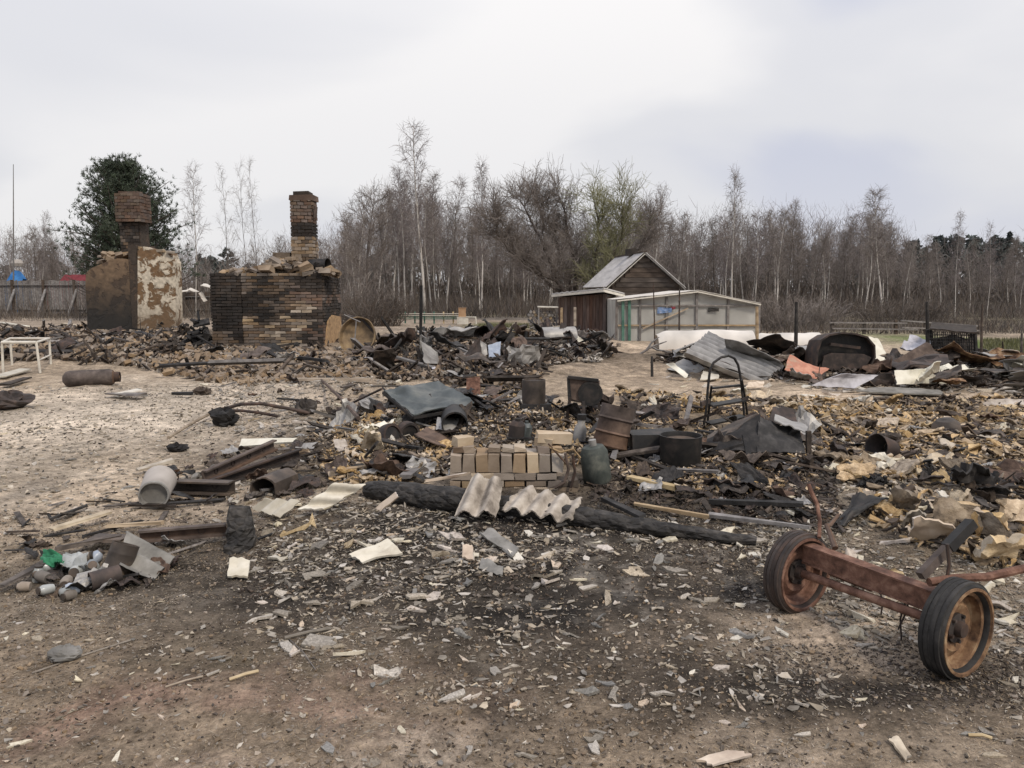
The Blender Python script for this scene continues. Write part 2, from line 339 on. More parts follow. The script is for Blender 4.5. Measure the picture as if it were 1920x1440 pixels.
# ------------------------------------------------------------------ mesh building
def rot(rx=0, ry=0, rz=0): return np.array(Euler((rx, ry, rz)).to_matrix())
def align(axis):
    return np.array(Vector((0, 0, 1)).rotation_difference(Vector(axis)).to_matrix())
def nrm(v):
    v = np.asarray(v, float); return v / (np.linalg.norm(v) + 1e-12)
ORG = {}
class MB:
    def __init__(s): s.V = []; s.Fs = []; s.n = 0
    def add(s, V, *faces):
        V = np.asarray(V, float).reshape(-1, 3); s.V.append(V)
        for f in faces:
            f = np.asarray(f, dtype=np.int64)
            if f.size: s.Fs.append(f + s.n)
        s.n += len(V); return s
    def box(s, c, size, Rm=None, jit=0.0):
        x, y, z = np.asarray(size) / 2
        V = np.array([[-x, -y, -z], [x, -y, -z], [x, y, -z], [-x, y, -z], [-x, -y, z], [x, -y, z], [x, y, z], [-x, y, z]])
        if jit: V = V + (R.random((8, 3)) - .5) * 2 * jit
        if Rm is not None: V = V @ Rm.T
        return s.add(V + np.asarray(c), [[0, 3, 2, 1], [4, 5, 6, 7], [0, 1, 5, 4], [1, 2, 6, 5], [2, 3, 7, 6], [3, 0, 4, 7]])
    def bar(s, a, b, w, h, up=(0, 0, 1), jit=0.0):
        a = np.asarray(a, float); b = np.asarray(b, float); d = nrm(b - a)
        sx = np.cross(d, up)
        if np.linalg.norm(sx) < 1e-4: sx = np.cross(d, (0, 1, 0))
        sx = nrm(sx); u = np.cross(sx, d)
        Rm = np.stack([d, sx, u], 1)
        return s.box((a + b) / 2, (np.linalg.norm(b - a), w, h), Rm, jit)
    def tube(s, pts, rad, n=6, caps=True, wob=0.0):
        P = np.asarray(pts, float); k = len(P)
        rad = np.broadcast_to(np.asarray(rad, float), (k,))
        T = np.gradient(P, axis=0); T /= np.linalg.norm(T, axis=1, keepdims=True) + 1e-12
        ref = np.array([0, 0, 1.0]) if abs(T[0][2]) < .9 else np.array([1.0, 0, 0])
        a = np.linspace(0, 2 * pi, n, endpoint=False)
        ca, sa = np.cos(a)[None, :, None], np.sin(a)[None, :, None]
        X = np.cross(T, ref); X /= np.linalg.norm(X, axis=1, keepdims=True) + 1e-12
        Y = np.cross(T, X)
        rr = rad[:, None, None] * (1 + (wob * (R.random((k, n, 1)) - .5) * 2 if wob else 0))
        V = P[:, None, :] + rr * (X[:, None, :] * ca + Y[:, None, :] * sa)
        i = np.arange(k - 1)[:, None] * n + np.arange(n)[None, :]
        j = np.arange(k - 1)[:, None] * n + (np.arange(n)[None, :] + 1) % n
        Q = np.stack([i, i + n, j + n, j], -1).reshape(-1, 4)
        f = [Q]
        if caps and n >= 3:
            f.append(np.arange(n)[None, :]); f.append((np.arange(n)[::-1] + (k - 1) * n)[None, :])
        return s.add(V.reshape(-1, 3), *f)
    def lathe(s, prof, n=24, c=(0, 0, 0), Rm=None, closed=False, arc=2 * pi, dent=0.0):
        P = np.asarray(prof, float); k = len(P)
        full = abs(arc - 2 * pi) < 1e-6
        a = np.linspace(0, arc, n, endpoint=False) if full else np.linspace(0, arc, n)
        r = P[:, 0][:, None] * np.ones((1, n))
        if dent: r = r * (1 + dent * (fbm(np.cos(a) * 2 + 5, np.sin(a) * 2 + 3, 5)[None, :] - .5) * 2 * np.linspace(1, .6, k)[:, None])
        V = np.stack([r * np.cos(a), r * np.sin(a), P[:, 1][:, None] * np.ones((1, n))], -1).reshape(-1, 3)
        if Rm is not None: V = V @ Rm.T
        ii = np.arange(k if closed else k - 1); jj = np.arange(n if full else n - 1)
        i, j = np.meshgrid(ii, jj, indexing='ij'); i2 = (i + 1) % k; j2 = (j + 1) % n
        Q = np.stack([i * n + j, i * n + j2, i2 * n + j2, i2 * n + j], -1).reshape(-1, 4)
        return s.add(V + np.asarray(c), Q)
    def prism(s, pts, ext):
        """closed outline of 3-D points pushed along ext"""
        P = np.asarray(pts, float); n = len(P); ext = np.asarray(ext, float)
        i = np.arange(n); j = (i + 1) % n
        return s.add(np.vstack([P, P + ext]), i[None, ::-1], (i + n)[None, :], np.stack([i, j, j + n, i + n], 1))
    def sheet(s, P, th):
        """P: (nu, nv, 3) grid of points, given the thickness th"""
        nu, nv, _ = P.shape
        du = np.gradient(P, axis=0); dv = np.gradient(P, axis=1)
        N = np.cross(du, dv); N /= np.linalg.norm(N, axis=2, keepdims=True) + 1e-9
        V = np.vstack([(P + N * th / 2).reshape(-1, 3), (P - N * th / 2).reshape(-1, 3)])
        o = nu * nv
        i, j = np.meshgrid(np.arange(nu - 1), np.arange(nv - 1), indexing='ij')
        q = np.stack([i * nv + j, (i + 1) * nv + j, (i + 1) * nv + j + 1, i * nv + j + 1], -1).reshape(-1, 4)
        b = [k for k in range(nv)] + [u * nv + nv - 1 for u in range(1, nu)] + [(nu - 1) * nv + k for k in range(nv - 2, -1, -1)] + [u * nv for u in range(nu - 2, 0, -1)]
        b = np.array(b); c = np.roll(b, -1)
        return s.add(V, q, q[:, ::-1] + o, np.stack([b, c, c + o, b + o], 1))
    def mesh(s, name, m=None, smooth=False, org=(0, 0, 0)):
        me = bpy.data.meshes.new(name)
        V = np.vstack(s.V) - np.asarray(org, float)
        me.vertices.add(len(V)); me.vertices.foreach_set('co', V.astype(np.float32).ravel())
        loops = np.concatenate([f.ravel() for f in s.Fs])
        tot = np.concatenate([np.full(len(f), f.shape[1]) for f in s.Fs])
        st = np.concatenate([[0], np.cumsum(tot)[:-1]])
        me.loops.add(len(loops)); me.loops.foreach_set('vertex_index', loops.astype(np.int32))
        me.polygons.add(len(tot)); me.polygons.foreach_set('loop_start', st.astype(np.int32)); me.polygons.foreach_set('loop_total', tot.astype(np.int32))
        me.polygons.foreach_set('use_smooth', np.full(len(tot), bool(smooth)))
        me.update(calc_edges=True)
        if smooth and name not in ('trunk', 'ground'): me.set_sharp_from_angle(angle=math.radians(38))
        if m is not None: me.materials.append(m)
        return me
    def build(s, name, m, parent=None, smooth=False, org=None):
        if org is None: org = ORG.get(parent.name, np.zeros(3)) if parent else np.zeros(3)
        o = bpy.data.objects.new(name, s.mesh(name, M[m] if isinstance(m, str) else m, smooth, org))
        COL.objects.link(o)
        if parent: o.parent = parent; ORG[o.name] = org
        else: o.location = org; ORG[o.name] = np.asarray(org, float)
        return o
def tag(o, label=None, cat=None, group=None, kind=None):
    if label: o['label'] = label
    if cat: o['category'] = cat
    if group: o['group'] = group
    if kind: o['kind'] = kind
    return o
def thing(name, label, cat, loc=(0, 0, 0), group=None):
    o = bpy.data.objects.new(name, None); COL.objects.link(o)
    o.empty_display_size = .2
    o.location = [float(v) for v in loc]; ORG[o.name] = np.asarray(loc, float)
    return tag(o, label, cat, group)
def place(src, name, loc, rz=0, tilt=(0, 0), sc=1, parent=None):
    """one more object that shares the mesh src"""
    o = bpy.data.objects.new(name, src); COL.objects.link(o)
    o.location = loc; o.rotation_euler = (tilt[0], tilt[1], rz); o.scale = (sc,) * 3 if np.isscalar(sc) else sc
    if parent: o.parent = parent
    return o
def quad(c, nu, nv, amp=0.0, waves=None, seed=0, rag=0.0, curl=None):
    """grid between four corners c00 c10 c11 c01 with dents, corrugation (count, depth) and a ragged rim"""
    c = [np.asarray(v, float) for v in c]
    u = np.linspace(0, 1, nu); v = np.linspace(0, 1, nv)
    U, W = np.meshgrid(u, v, indexing='ij')
    if rag:
        rr = np.random.default_rng(seed)
        jag = lambda t, k: rag * np.clip(1.3 * fbm(t * 5 + k * 7.7, t * 0 + seed * 1.3 + k, seed + k, 3) - .15 + .25 * (rr.random(len(t)) - .5), 0, 1)
        e0, e1, f0, f1 = jag(u, 1), jag(u, 2), jag(v, 3) * .6, jag(v, 4) * .6
        W = e0[:, None] + W * (1 - e0 - e1)[:, None]; U = f0[None, :] + U * (1 - f0 - f1)[None, :]
    P = ((1 - U) * (1 - W))[..., None] * c[0] + (U * (1 - W))[..., None] * c[1] + (U * W)[..., None] * c[2] + ((1 - U) * W)[..., None] * c[3]
    n = nrm(np.cross(c[1] - c[0], c[3] - c[0]))
    if n[2] < 0: n = -n
    off = np.zeros_like(U)
    if waves: off = off + waves[1] * np.cos(U * waves[0] * 2 * pi + .6)
    if amp: off = off + amp * 2 * (fbm(U * 3 + seed * 3.1, W * 3 - seed, seed, 3) - .5)
    if curl: off = off + curl(U, W)
    return P + off[..., None] * n

# ------------------------------------------------------------------ ground
def build_ground():
    k = 380
    r = 0.6 * (700 / 0.6) ** (np.linspace(0, 1, k))
    # denser where the rubble lies
    r = np.unique(np.concatenate([r, np.linspace(6.0, 16, 250), np.linspace(16, 36, 160)]))
    u = np.concatenate([np.linspace(-4, -.92, 26)[:-1], np.linspace(-.92, .92, 370), np.linspace(.92, 4, 26)[1:]])
    Rr, U = np.meshgrid(r, u, indexing='ij')
    x = Rr * U; y = Rr - 4.0
    z = hgt(x, y)
    # trampled roughness
    z = z + .012 * (fbm(x * 14, y * 14, 77, 3) - .5) * np.exp(-(np.maximum(y, 0) / 14) ** 2)
    V = np.stack([x, y, z], -1).reshape(-1, 3)
    nr, nu = Rr.shape
    i, j = np.meshgrid(np.arange(nr - 1), np.arange(nu - 1), indexing='ij')
    Q = np.stack([i * nu + j, i * nu + j + 1, (i + 1) * nu + j + 1, (i + 1) * nu + j], -1).reshape(-1, 4)
    mb = MB(); mb.add(V, Q)
    xf, yf = x.ravel(), y.ravel()
    col = np.ones((len(xf), 3)) * np.array([.40, .32, .235])
    def lay(c, m, k=1.0):
        nonlocal col
        m = np.clip(m * k, 0, 1)[:, None]; col = col * (1 - m) + np.asarray(c) * m
    n1 = fbm(xf * .9, yf * .9, 31, 5); n2 = fbm(xf * 3.1, yf * 3.1, 33, 4); n3 = fbm(xf * 9, yf * 9, 35, 3)
    pat = np.clip((n2 - .42) * 5, 0, 1); pat3 = np.clip((n3 - .40) * 5, 0, 1)
    bm = lambda *a, **kw: bmask(xf, yf, blob(*a), **kw)
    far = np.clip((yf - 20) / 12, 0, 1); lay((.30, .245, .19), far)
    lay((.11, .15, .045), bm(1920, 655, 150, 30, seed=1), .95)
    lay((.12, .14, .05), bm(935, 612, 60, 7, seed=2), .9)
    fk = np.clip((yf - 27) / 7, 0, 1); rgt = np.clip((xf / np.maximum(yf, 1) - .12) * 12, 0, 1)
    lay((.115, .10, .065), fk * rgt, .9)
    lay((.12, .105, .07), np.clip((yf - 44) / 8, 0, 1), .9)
    # path and pale dust
    lay((.53, .455, .365), bm(150, 800, 420, 80, seed=3), .9)
    lay((.22, .195, .165), bm(150, 930, 330, 38, seed=4), .6 * pat)
    lay((.46, .36, .26), bm(1190, 690, 130, 60, seed=5), .9)
    lay((.42, .335, .245), bm(1600, 740, 420, 22, seed=6), .9)
    # trodden turf in front
    lay((.235, .182, .13), bm(760, 1330, 1250, 210, seed=7, sharp=2), .92)
    lay((.30, .195, .145), bm(160, 1390, 420, 120, seed=8), .85 * pat)
    lay((.31, .215, .165), bm(640, 1320, 300, 80, seed=9), .75 * pat)
    lay((.47, .385, .30), bm(980, 1430, 620, 80, seed=10), .92 * pat)
    lay((.11, .09, .055), bm(560, 1230, 420, 60, seed=11), .6 * pat3)
    lay((.27, .22, .165), bm(170, 1100, 260, 70, seed=12), .6)
    # burnt soil; under the rubble also blackened in place of contact shade
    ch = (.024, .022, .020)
    lay((.072, .06, .048), bm(900, 1110, 780, 160, seed=13), .93)
    lay(ch, bm(1010, 1130, 620, 130, seed=14), (.55 + .42 * pat))
    lay(ch, bm(1620, 1290, 420, 75, seed=15), .92)
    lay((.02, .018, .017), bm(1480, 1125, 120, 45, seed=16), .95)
    lay(ch, bm(1000, 985, 560, 50, seed=17), .9)
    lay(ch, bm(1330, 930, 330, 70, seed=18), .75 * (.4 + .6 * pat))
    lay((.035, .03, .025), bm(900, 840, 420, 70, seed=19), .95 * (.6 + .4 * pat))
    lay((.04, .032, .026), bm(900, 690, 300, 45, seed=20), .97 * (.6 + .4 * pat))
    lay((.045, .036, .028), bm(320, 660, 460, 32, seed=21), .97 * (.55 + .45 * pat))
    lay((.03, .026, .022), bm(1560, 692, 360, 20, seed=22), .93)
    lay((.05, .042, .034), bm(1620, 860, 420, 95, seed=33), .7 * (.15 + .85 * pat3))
    lay((.38, .285, .175), bm(1620, 820, 400, 60, seed=23), .8 * (1 - pat3))
    lay((.29, .24, .18), bm(1750, 980, 330, 70, seed=24), .7 * (.3 + .7 * pat))
    lay((.09, .078, .065), bm(1560, 950, 200, 50, seed=25), .7 * pat)
    lay((.47, .375, .28), bm(1590, 1180, 170, 55, seed=26), .95)
    lay((.04, .035, .03), bm(180, 1075, 210, 50, seed=27), .85 * (.5 + .5 * pat))
    lay((.06, .05, .042), bm(470, 910, 170, 70, seed=34), .8 * (.3 + .7 * pat))
    lay((.34, .30, .25), bm(1080, 1050, 60, 40, seed=28), .8 * pat3)
    lay((.33, .30, .26), bm(1000, 1060, 520, 100, seed=29), .3 * np.clip((n3 - .60) * 9, 0, 1))
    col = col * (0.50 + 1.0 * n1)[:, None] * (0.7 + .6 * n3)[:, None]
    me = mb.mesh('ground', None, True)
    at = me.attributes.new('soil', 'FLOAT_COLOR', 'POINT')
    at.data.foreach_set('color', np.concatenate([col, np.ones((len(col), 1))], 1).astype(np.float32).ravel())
    m = bpy.data.materials.new('soil'); m.use_nodes = True
    n, l = m.node_tree.nodes, m.node_tree.links; b = n['Principled BSDF']
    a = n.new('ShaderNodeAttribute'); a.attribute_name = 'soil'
    tc = n.new('ShaderNodeTexCoord')
    def noise(s, d=6, ro=.65):
        q = n.new('ShaderNodeTexNoise'); q.inputs['Scale'].default_value = s; q.inputs['Detail'].default_value = d; q.inputs['Roughness'].default_value = ro
        l.new(tc.outputs['Object'], q.inputs['Vector']); return q
    q1, q2, q3 = noise(30, 9, .82), noise(95, 4), noise(7, 7, .7)
    r1 = n.new('ShaderNodeMapRange'); r1.inputs['From Min'].default_value = .3; r1.inputs['From Max'].default_value = .7; r1.inputs['To Min'].default_value = .30; r1.inputs['To Max'].default_value = 1.65
    l.new(q1.outputs['Fac'], r1.inputs['Value'])
    r3 = n.new('ShaderNodeMapRange'); r3.inputs['From Min'].default_value = .35; r3.inputs['From Max'].default_value = .65; r3.inputs['To Min'].default_value = .6; r3.inputs['To Max'].default_value = 1.4
    l.new(q3.outputs['Fac'], r3.inputs['Value']); m3 = n.new('ShaderNodeVectorMath'); m3.operation = 'SCALE'; l.new(a.outputs['Color'], m3.inputs[0]); l.new(r3.outputs[0], m3.inputs['Scale'])
    mul = n.new('ShaderNodeVectorMath'); mul.operation = 'SCALE'; l.new(m3.outputs[0], mul.inputs[0]); l.new(r1.outputs[0], mul.inputs['Scale'])
    # pale grit lying on the soil
    r2 = n.new('ShaderNodeMapRange'); r2.inputs['From Min'].default_value = .62; r2.inputs['From Max'].default_value = .70; r2.inputs['To Max'].default_value = .7
    l.new(q2.outputs['Fac'], r2.inputs['Value'])
    mx = n.new('ShaderNodeMixRGB')
    gr = n.new('ShaderNodeVectorMath'); gr.operation = 'MULTIPLY_ADD'; gr.inputs[1].default_value = (1.5, 1.45, 1.4); gr.inputs[2].default_value = (.018, .016, .013); l.new(a.outputs['Color'], gr.inputs[0]); l.new(gr.outputs[0], mx.inputs[2])
    l.new(r2.outputs[0], mx.inputs[0]); l.new(mul.outputs[0], mx.inputs[1])
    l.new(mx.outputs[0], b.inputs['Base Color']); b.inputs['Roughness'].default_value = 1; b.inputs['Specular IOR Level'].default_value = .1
    ad = n.new('ShaderNodeMath'); ad.operation = 'ADD'; l.new(q1.outputs['Fac'], ad.inputs[0]); l.new(q2.outputs['Fac'], ad.inputs[1])
    bp = n.new('ShaderNodeBump'); bp.inputs['Strength'].default_value = .8; bp.inputs['Distance'].default_value = .025
    l.new(ad.outputs[0], bp.inputs['Height']); l.new(bp.outputs[0], b.inputs['Normal'])
    me.materials.append(m)
    o = bpy.data.objects.new('ground', me); COL.objects.link(o)
    tag(o, 'scorched sandy yard with trodden turf, pale path and black burnt patches', None, None, 'structure')
build_ground()
Yof = lambda py: float(flat(960, py)[1])

# ------------------------------------------------------------------ trees
def wander(p, d, L, k, bend, lift, rg):
    """a limb: k+1 points from p along d, bending at random and lifting towards the light"""
    P = [np.asarray(p, float)]; d = nrm(d)
    for _ in range(k):
        d = nrm(d + rg.normal(0, bend, 3) + np.array([0, 0, lift]))
        P.append(P[-1] + d * L / k)
    return np.array(P), d
def bare_tree(seed, Ht, r0, kind, dens=1.0, th=1.0):
    rg = np.random.default_rng(seed)
    tr, cr = MB(), MB()
    if kind == 'birch':
        P, _ = wander((0, 0, 0), (rg.normal(0, .05), rg.normal(0, .04), 1), Ht, 9, .045, .05, rg)
        rad = np.linspace(1, .08, 10) ** .9 * r0
        tr.tube(P, rad, 7)
        nb = int(30 * dens); az = rg.random() * 6
        for t in np.linspace(.30, .97, nb):
            q = t * 9; i = min(int(q), 8); p = P[i] + (P[i + 1] - P[i]) * (q - i)
            az += 2.4 + rg.normal(0, .3); L = Ht * (.24 * (1 - t) ** .7 + .035) * rg.uniform(.7, 1.15) * (1 if t > .4 else .6)
            d = (math.cos(az) * .62, math.sin(az) * .62, .85)
            B, bd = wander(p, d, L, 4, .11, .02, rg)
            br = max(.012, r0 * (1 - t) * .34)
            cr.tube(B, np.linspace(br, .008, 5) * th, 4, False)
            for s in np.linspace(.2, 1, int(6 + 2 * L)):
                q2 = s * 4; j = min(int(q2), 3); pb = B[j] + (B[j + 1] - B[j]) * (q2 - j)
                d2 = nrm(bd + rg.normal(0, .6, 3)); L2 = L * rg.uniform(.22, .45) * (1.2 - .5 * s)
                S, sd_ = wander(pb, d2, L2, 2, .2, -.03, rg)
                cr.tube(S, np.array([.011, .009, .006]) * th, 3, False)
                for _ in range(3):
                    w = S[1] if rg.random() < .5 else S[2]
                    T, _d = wander(w, nrm(sd_ + rg.normal(0, .7, 3)), rg.uniform(.3, .7), 2, .25, -.12, rg)
                    cr.tube(T, np.array([.008, .007, .005]) * th, 3, False)
    else:
        nst = {'alder': 1, 'willow': 5, 'bushy': 4}[kind]
        spread = {'alder': .05, 'willow': .75, 'bushy': .4}[kind]
        for sidx in range(nst):
            a = sidx * 2 * pi / nst + rg.normal(0, .35) + .3
            d = nrm((math.cos(a) * spread, math.sin(a) * spread * .7, 1))
            L = Ht * rg.uniform(.8, 1.0) * (1.0 if kind == 'alder' else .95)
            P, _ = wander((math.cos(a) * .12 * (nst > 1), math.sin(a) * .12 * (nst > 1), 0), d, L, 9, .10 if kind != 'alder' else .04, .10 if kind == 'willow' else .05, rg)
            rr = r0 * rg.uniform(.7, 1)
            tr.tube(P, np.linspace(1, .07, 10) * rr, 7)
            nb = int((26 if kind == 'alder' else 15) * dens); az = rg.random() * 6
            for t in np.linspace(.22 if kind == 'alder' else .25, .97, nb):
                q = t * 9; i = min(int(q), 8); p = P[i] + (P[i + 1] - P[i]) * (q - i)
                az += 2.4 + rg.normal(0, .4)
                L1 = Ht * (.33 * (1 - t) ** .8 + .06) * rg.uniform(.7, 1.2)
                base = nrm(P[i + 1] - P[i])
                d1 = nrm(base * (.25 if kind == 'alder' else .75) + np.array([math.cos(az), math.sin(az), .25]) * .8)
                B, bd = wander(p, d1, L1, 5, .16, .06, rg)
                cr.tube(B, np.linspace(max(.02, rr * (1 - t) * .45), .009, 6) * th, 4, False)
                for s in np.linspace(.2, 1, int(7 + L1 * 2.0)):
                    q2 = s * 5; j = min(int(q2), 4); pb = B[j] + (B[j + 1] - B[j]) * (q2 - j)
                    d2 = nrm(bd + rg.normal(0, .65, 3) + np.array([0, 0, .25])); L2 = rg.uniform(.5, 1.15) * (1.2 - .5 * s)
                    S, sd_ = wander(pb, d2, L2, 3, .2, .05, rg)
                    cr.tube(S, np.array([.014, .011, .009, .006]) * th, 3, False)
                    for _ in range(5):
                        w = S[rg.integers(1, 4)]
                        T, _d = wander(w, nrm(sd_ + rg.normal(0, .6, 3) + np.array([0, 0, .2])), rg.uniform(.3, .75), 2, .2, .02, rg)
                        cr.tube(T, np.array([.009, .007, .005]) * th, 3, False)
    return tr, cr
def tree_from(meshes, name, label, cat, loc, rz, sc, group=None):
    t = thing(name, label, cat, loc, group); t.rotation_euler = (0, 0, rz); t.scale = (sc[0], sc[0], sc[1])
    place(meshes[0], 'trunk', (0, 0, 0), parent=t); place(meshes[1], 'crown', (0, 0, 0), parent=t)
    return t
def variant(seed, Ht, r0, kind, bark, twig, dens=1.0, th=1.0):
    a, b = bare_tree(seed, Ht, r0, kind, dens, th)
    return a.mesh('trunk', M[bark], True), b.mesh('crown', M[twig])
BIR = [variant(100 + i, 10, .085, 'birch', 'birch_bark', ('twig_brown', 'twig_pale', 'twig_brown')[i % 3], .95, 1.25) for i in range(6)]
DRK = [variant(200 + i, 10, .09, 'birch', 'bark_dark', 'twig_dark', 1.1, 1.3) for i in range(4)]
BSH = [variant(300 + i, 6, .07, 'bushy', 'bark_dark', ('twig_brown', 'twig_dark')[i % 2], .7, 1.2) for i in range(3)]
ALD = variant(400, 10, .16, 'alder', 'bark_dark', 'twig_dark', 1.2, 1.2)

# skyline of the wood: (x in the photograph, top of the crowns)
SKY = [(-300, 420), (0, 425), (120, 425), (170, 430), (330, 440), (420, 470), (520, 440), (620, 430), (660, 400), (720, 345), (800, 330), (850, 400), (900, 380), (960, 400), (1020, 400),
       (1100, 400), (1190, 370), (1280, 400), (1350, 390), (1420, 385), (1480, 385), (1540, 400), (1600, 395), (1660, 410), (1700, 440), (1760, 445), (1920, 440), (2300, 440)]
skyl = lambda px: np.interp(px, [a for a, _ in SKY], [b for _, b in SKY])
cnt = 0
SECT = [(60, 'at the far left edge of the wood'), (330, 'behind the dark pine'), (450, 'between the pine and the brick chimney'), (640, 'behind the brick chimney'), (740, 'around the dark alder'), (870, 'around the tallest birch'),
        (960, 'left of the willow'), (1040, 'behind the left limbs of the willow'), (1130, 'behind the willow stems'), (1240, 'behind the dark cabin'), (1330, 'behind the left half of the greenhouse'), (1430, 'behind the right half of the greenhouse'), (1500, 'behind the thick black post'),
        (1570, 'left of the burnt hood'), (1660, 'behind the burnt hood'), (1760, 'behind the wire hut'), (1850, 'before the distant conifers'), (9999, 'at the far right edge of the wood')]
sect = lambda px: next(t for lim, t in SECT if px < lim)
for row, (Y, step, jit) in enumerate([(56, 36, 14), (64, 30, 14), (73, 28, 14), (83, 26, 13)]):
    px = -140 + row * 11
    while px < 2060:
        x = px + rnd.uniform(-jit, jit)
        dens_ok = (x < 1690 or rnd.random() < .68) and (x > 440 or rnd.random() < .50) and not (370 < x < 520 and rnd.random() < .6)
        if dens_ok:
            Yt = Y + rnd.uniform(-3.5, 3.5)
            top = skyl(x) + rnd.uniform(-4, 52) + row * 2
            p = D(x, 600, Yt); Ht = D(x, top, Yt)[2]
            white = rnd.random() < (.52 if row < 2 else .4)
            v = rnd.choice(BIR if white else DRK)
            s = Ht / 10
            lab = ('thin white birch ' if white else 'dark leafless tree ') + ('at the wood edge, ', 'inside the wood, ', 'deep in the wood, ', 'deepest in the wood, ')[row] + sect(x)
            tree_from(v, 'birch_tree' if white else 'bare_tree', lab, 'birch' if white else 'tree', (p[0], Yt, 0), rnd.uniform(0, 6.28), (s * rnd.uniform(.75, 1.0), s),
                      lab)
            cnt += 1
        px += step

# trees that stand out
def lone(meshes, h0, name, label, cat, px, top, Y, w=1.0, rz=0.0):
    p = D(px, 600, Y); s = D(px, top, Y)[2] / h0
    return tree_from(meshes, name, label, cat, (p[0], Y, 0), rz, (s * w, s))
lone(variant(501, 10, .10, 'birch', 'birch_bark', 'twig_pale', 1.25, .9), 10, 'birch_tree', 'tallest slender birch rising above the wood left of the middle', 'birch', 797, 238, 52, .85, 1)
lone(variant(502, 10, .07, 'birch', 'birch_bark', 'twig_pale', .9, .9), 10, 'birch_tree', 'tall thin birch with forked top right of the dark pine', 'birch', 368, 316, 50, .7, 2)
lone(variant(503, 10, .055, 'birch', 'bark_dark', 'twig_dark', .45, .8), 10, 'birch_tree', 'first of three spindly birches between the two stove ruins', 'birch', 432, 312, 50, .55, .4)
lone(variant(504, 10, .055, 'birch', 'bark_dark', 'twig_dark', .45, .8), 10, 'birch_tree', 'middle one of three spindly birches between the two stove ruins', 'birch', 467, 306, 50, .55, 3)
lone(variant(505, 10, .055, 'birch', 'bark_dark', 'twig_dark', .45, .8), 10, 'birch_tree', 'third of three spindly birches, close by the brick chimney', 'birch', 492, 310, 51, .55, 5)
lone(ALD, 10, 'alder_tree', 'dark leafless alder with level branches right of the brick chimney', 'tree', 684, 336, 46, .95, .6)
lone(variant(506, 10, .10, 'birch', 'birch_bark', 'twig_pale', 1.5, 1.1), 10, 'birch_tree', 'bushy topped birch standing left of the spreading willow', 'birch', 903, 303, 50, .62, 2)
lone(variant(507, 10, .09, 'birch', 'birch_bark', 'twig_brown', 1.6, 1.1), 10, 'birch_tree', 'birch with rounded airy crown at the right end of the wood', 'birch', 1655, 350, 54, 1.05, 1)
lone(variant(508, 10, .07, 'birch', 'birch_bark', 'twig_pale', 1.1, 1.0), 10, 'birch_tree', 'pair birch with bright trunk before the distant conifers, nearer the wood', 'birch', 1790, 400, 44, .6, 4)
lone(variant(509, 10, .05, 'birch', 'birch_bark', 'twig_pale', .7, 1.0), 10, 'birch_tree', 'bright leaning birch trunk before the conifers close to the right edge', 'birch', 1850, 420, 44, .7, 2.6)
lone(variant(510, 10, .09, 'birch', 'birch_bark', 'twig_brown', 1.1, 1.0), 10, 'birch_tree', 'white forked birch rising just behind the shed ridge', 'birch', 1222, 352, 50, .8, 2)
lone(variant(511, 10, .10, 'birch', 'birch_bark', 'twig_brown', 1.2, 1.0), 10, 'birch_tree', 'tall twin stemmed birch above the wood right of the greenhouse', 'birch', 1370, 322, 54, .7, 1.3)
lone(variant(512, 10, .08, 'birch', 'bark_dark', 'twig_dark', 1.1, 1.0), 10, 'bare_tree', 'dark topped tall tree above the wood midway to the right edge', 'tree', 1478, 378, 53, .75, 2.2)
lone(variant(513, 10, .09, 'birch', 'birch_bark', 'twig_pale', 1.2, 1.0), 10, 'birch_tree', 'fine twigged birch beside the tallest birch, on its left', 'birch', 760, 318, 54, .8, 5)
lone(variant(514, 10, .09, 'birch', 'birch_bark', 'twig_pale', 1.2, 1.0), 10, 'birch_tree', 'fine twigged birch beside the tallest birch, on its right', 'birch', 838, 330, 55, .8, 3.3)
lone(variant(515, 10, .07, 'birch', 'birch_bark', 'twig_pale', 1.0, 1.0), 10, 'birch_tree', 'lone white trunk by the far left board fence', 'birch', 78, 395, 62, .6, 3.3)

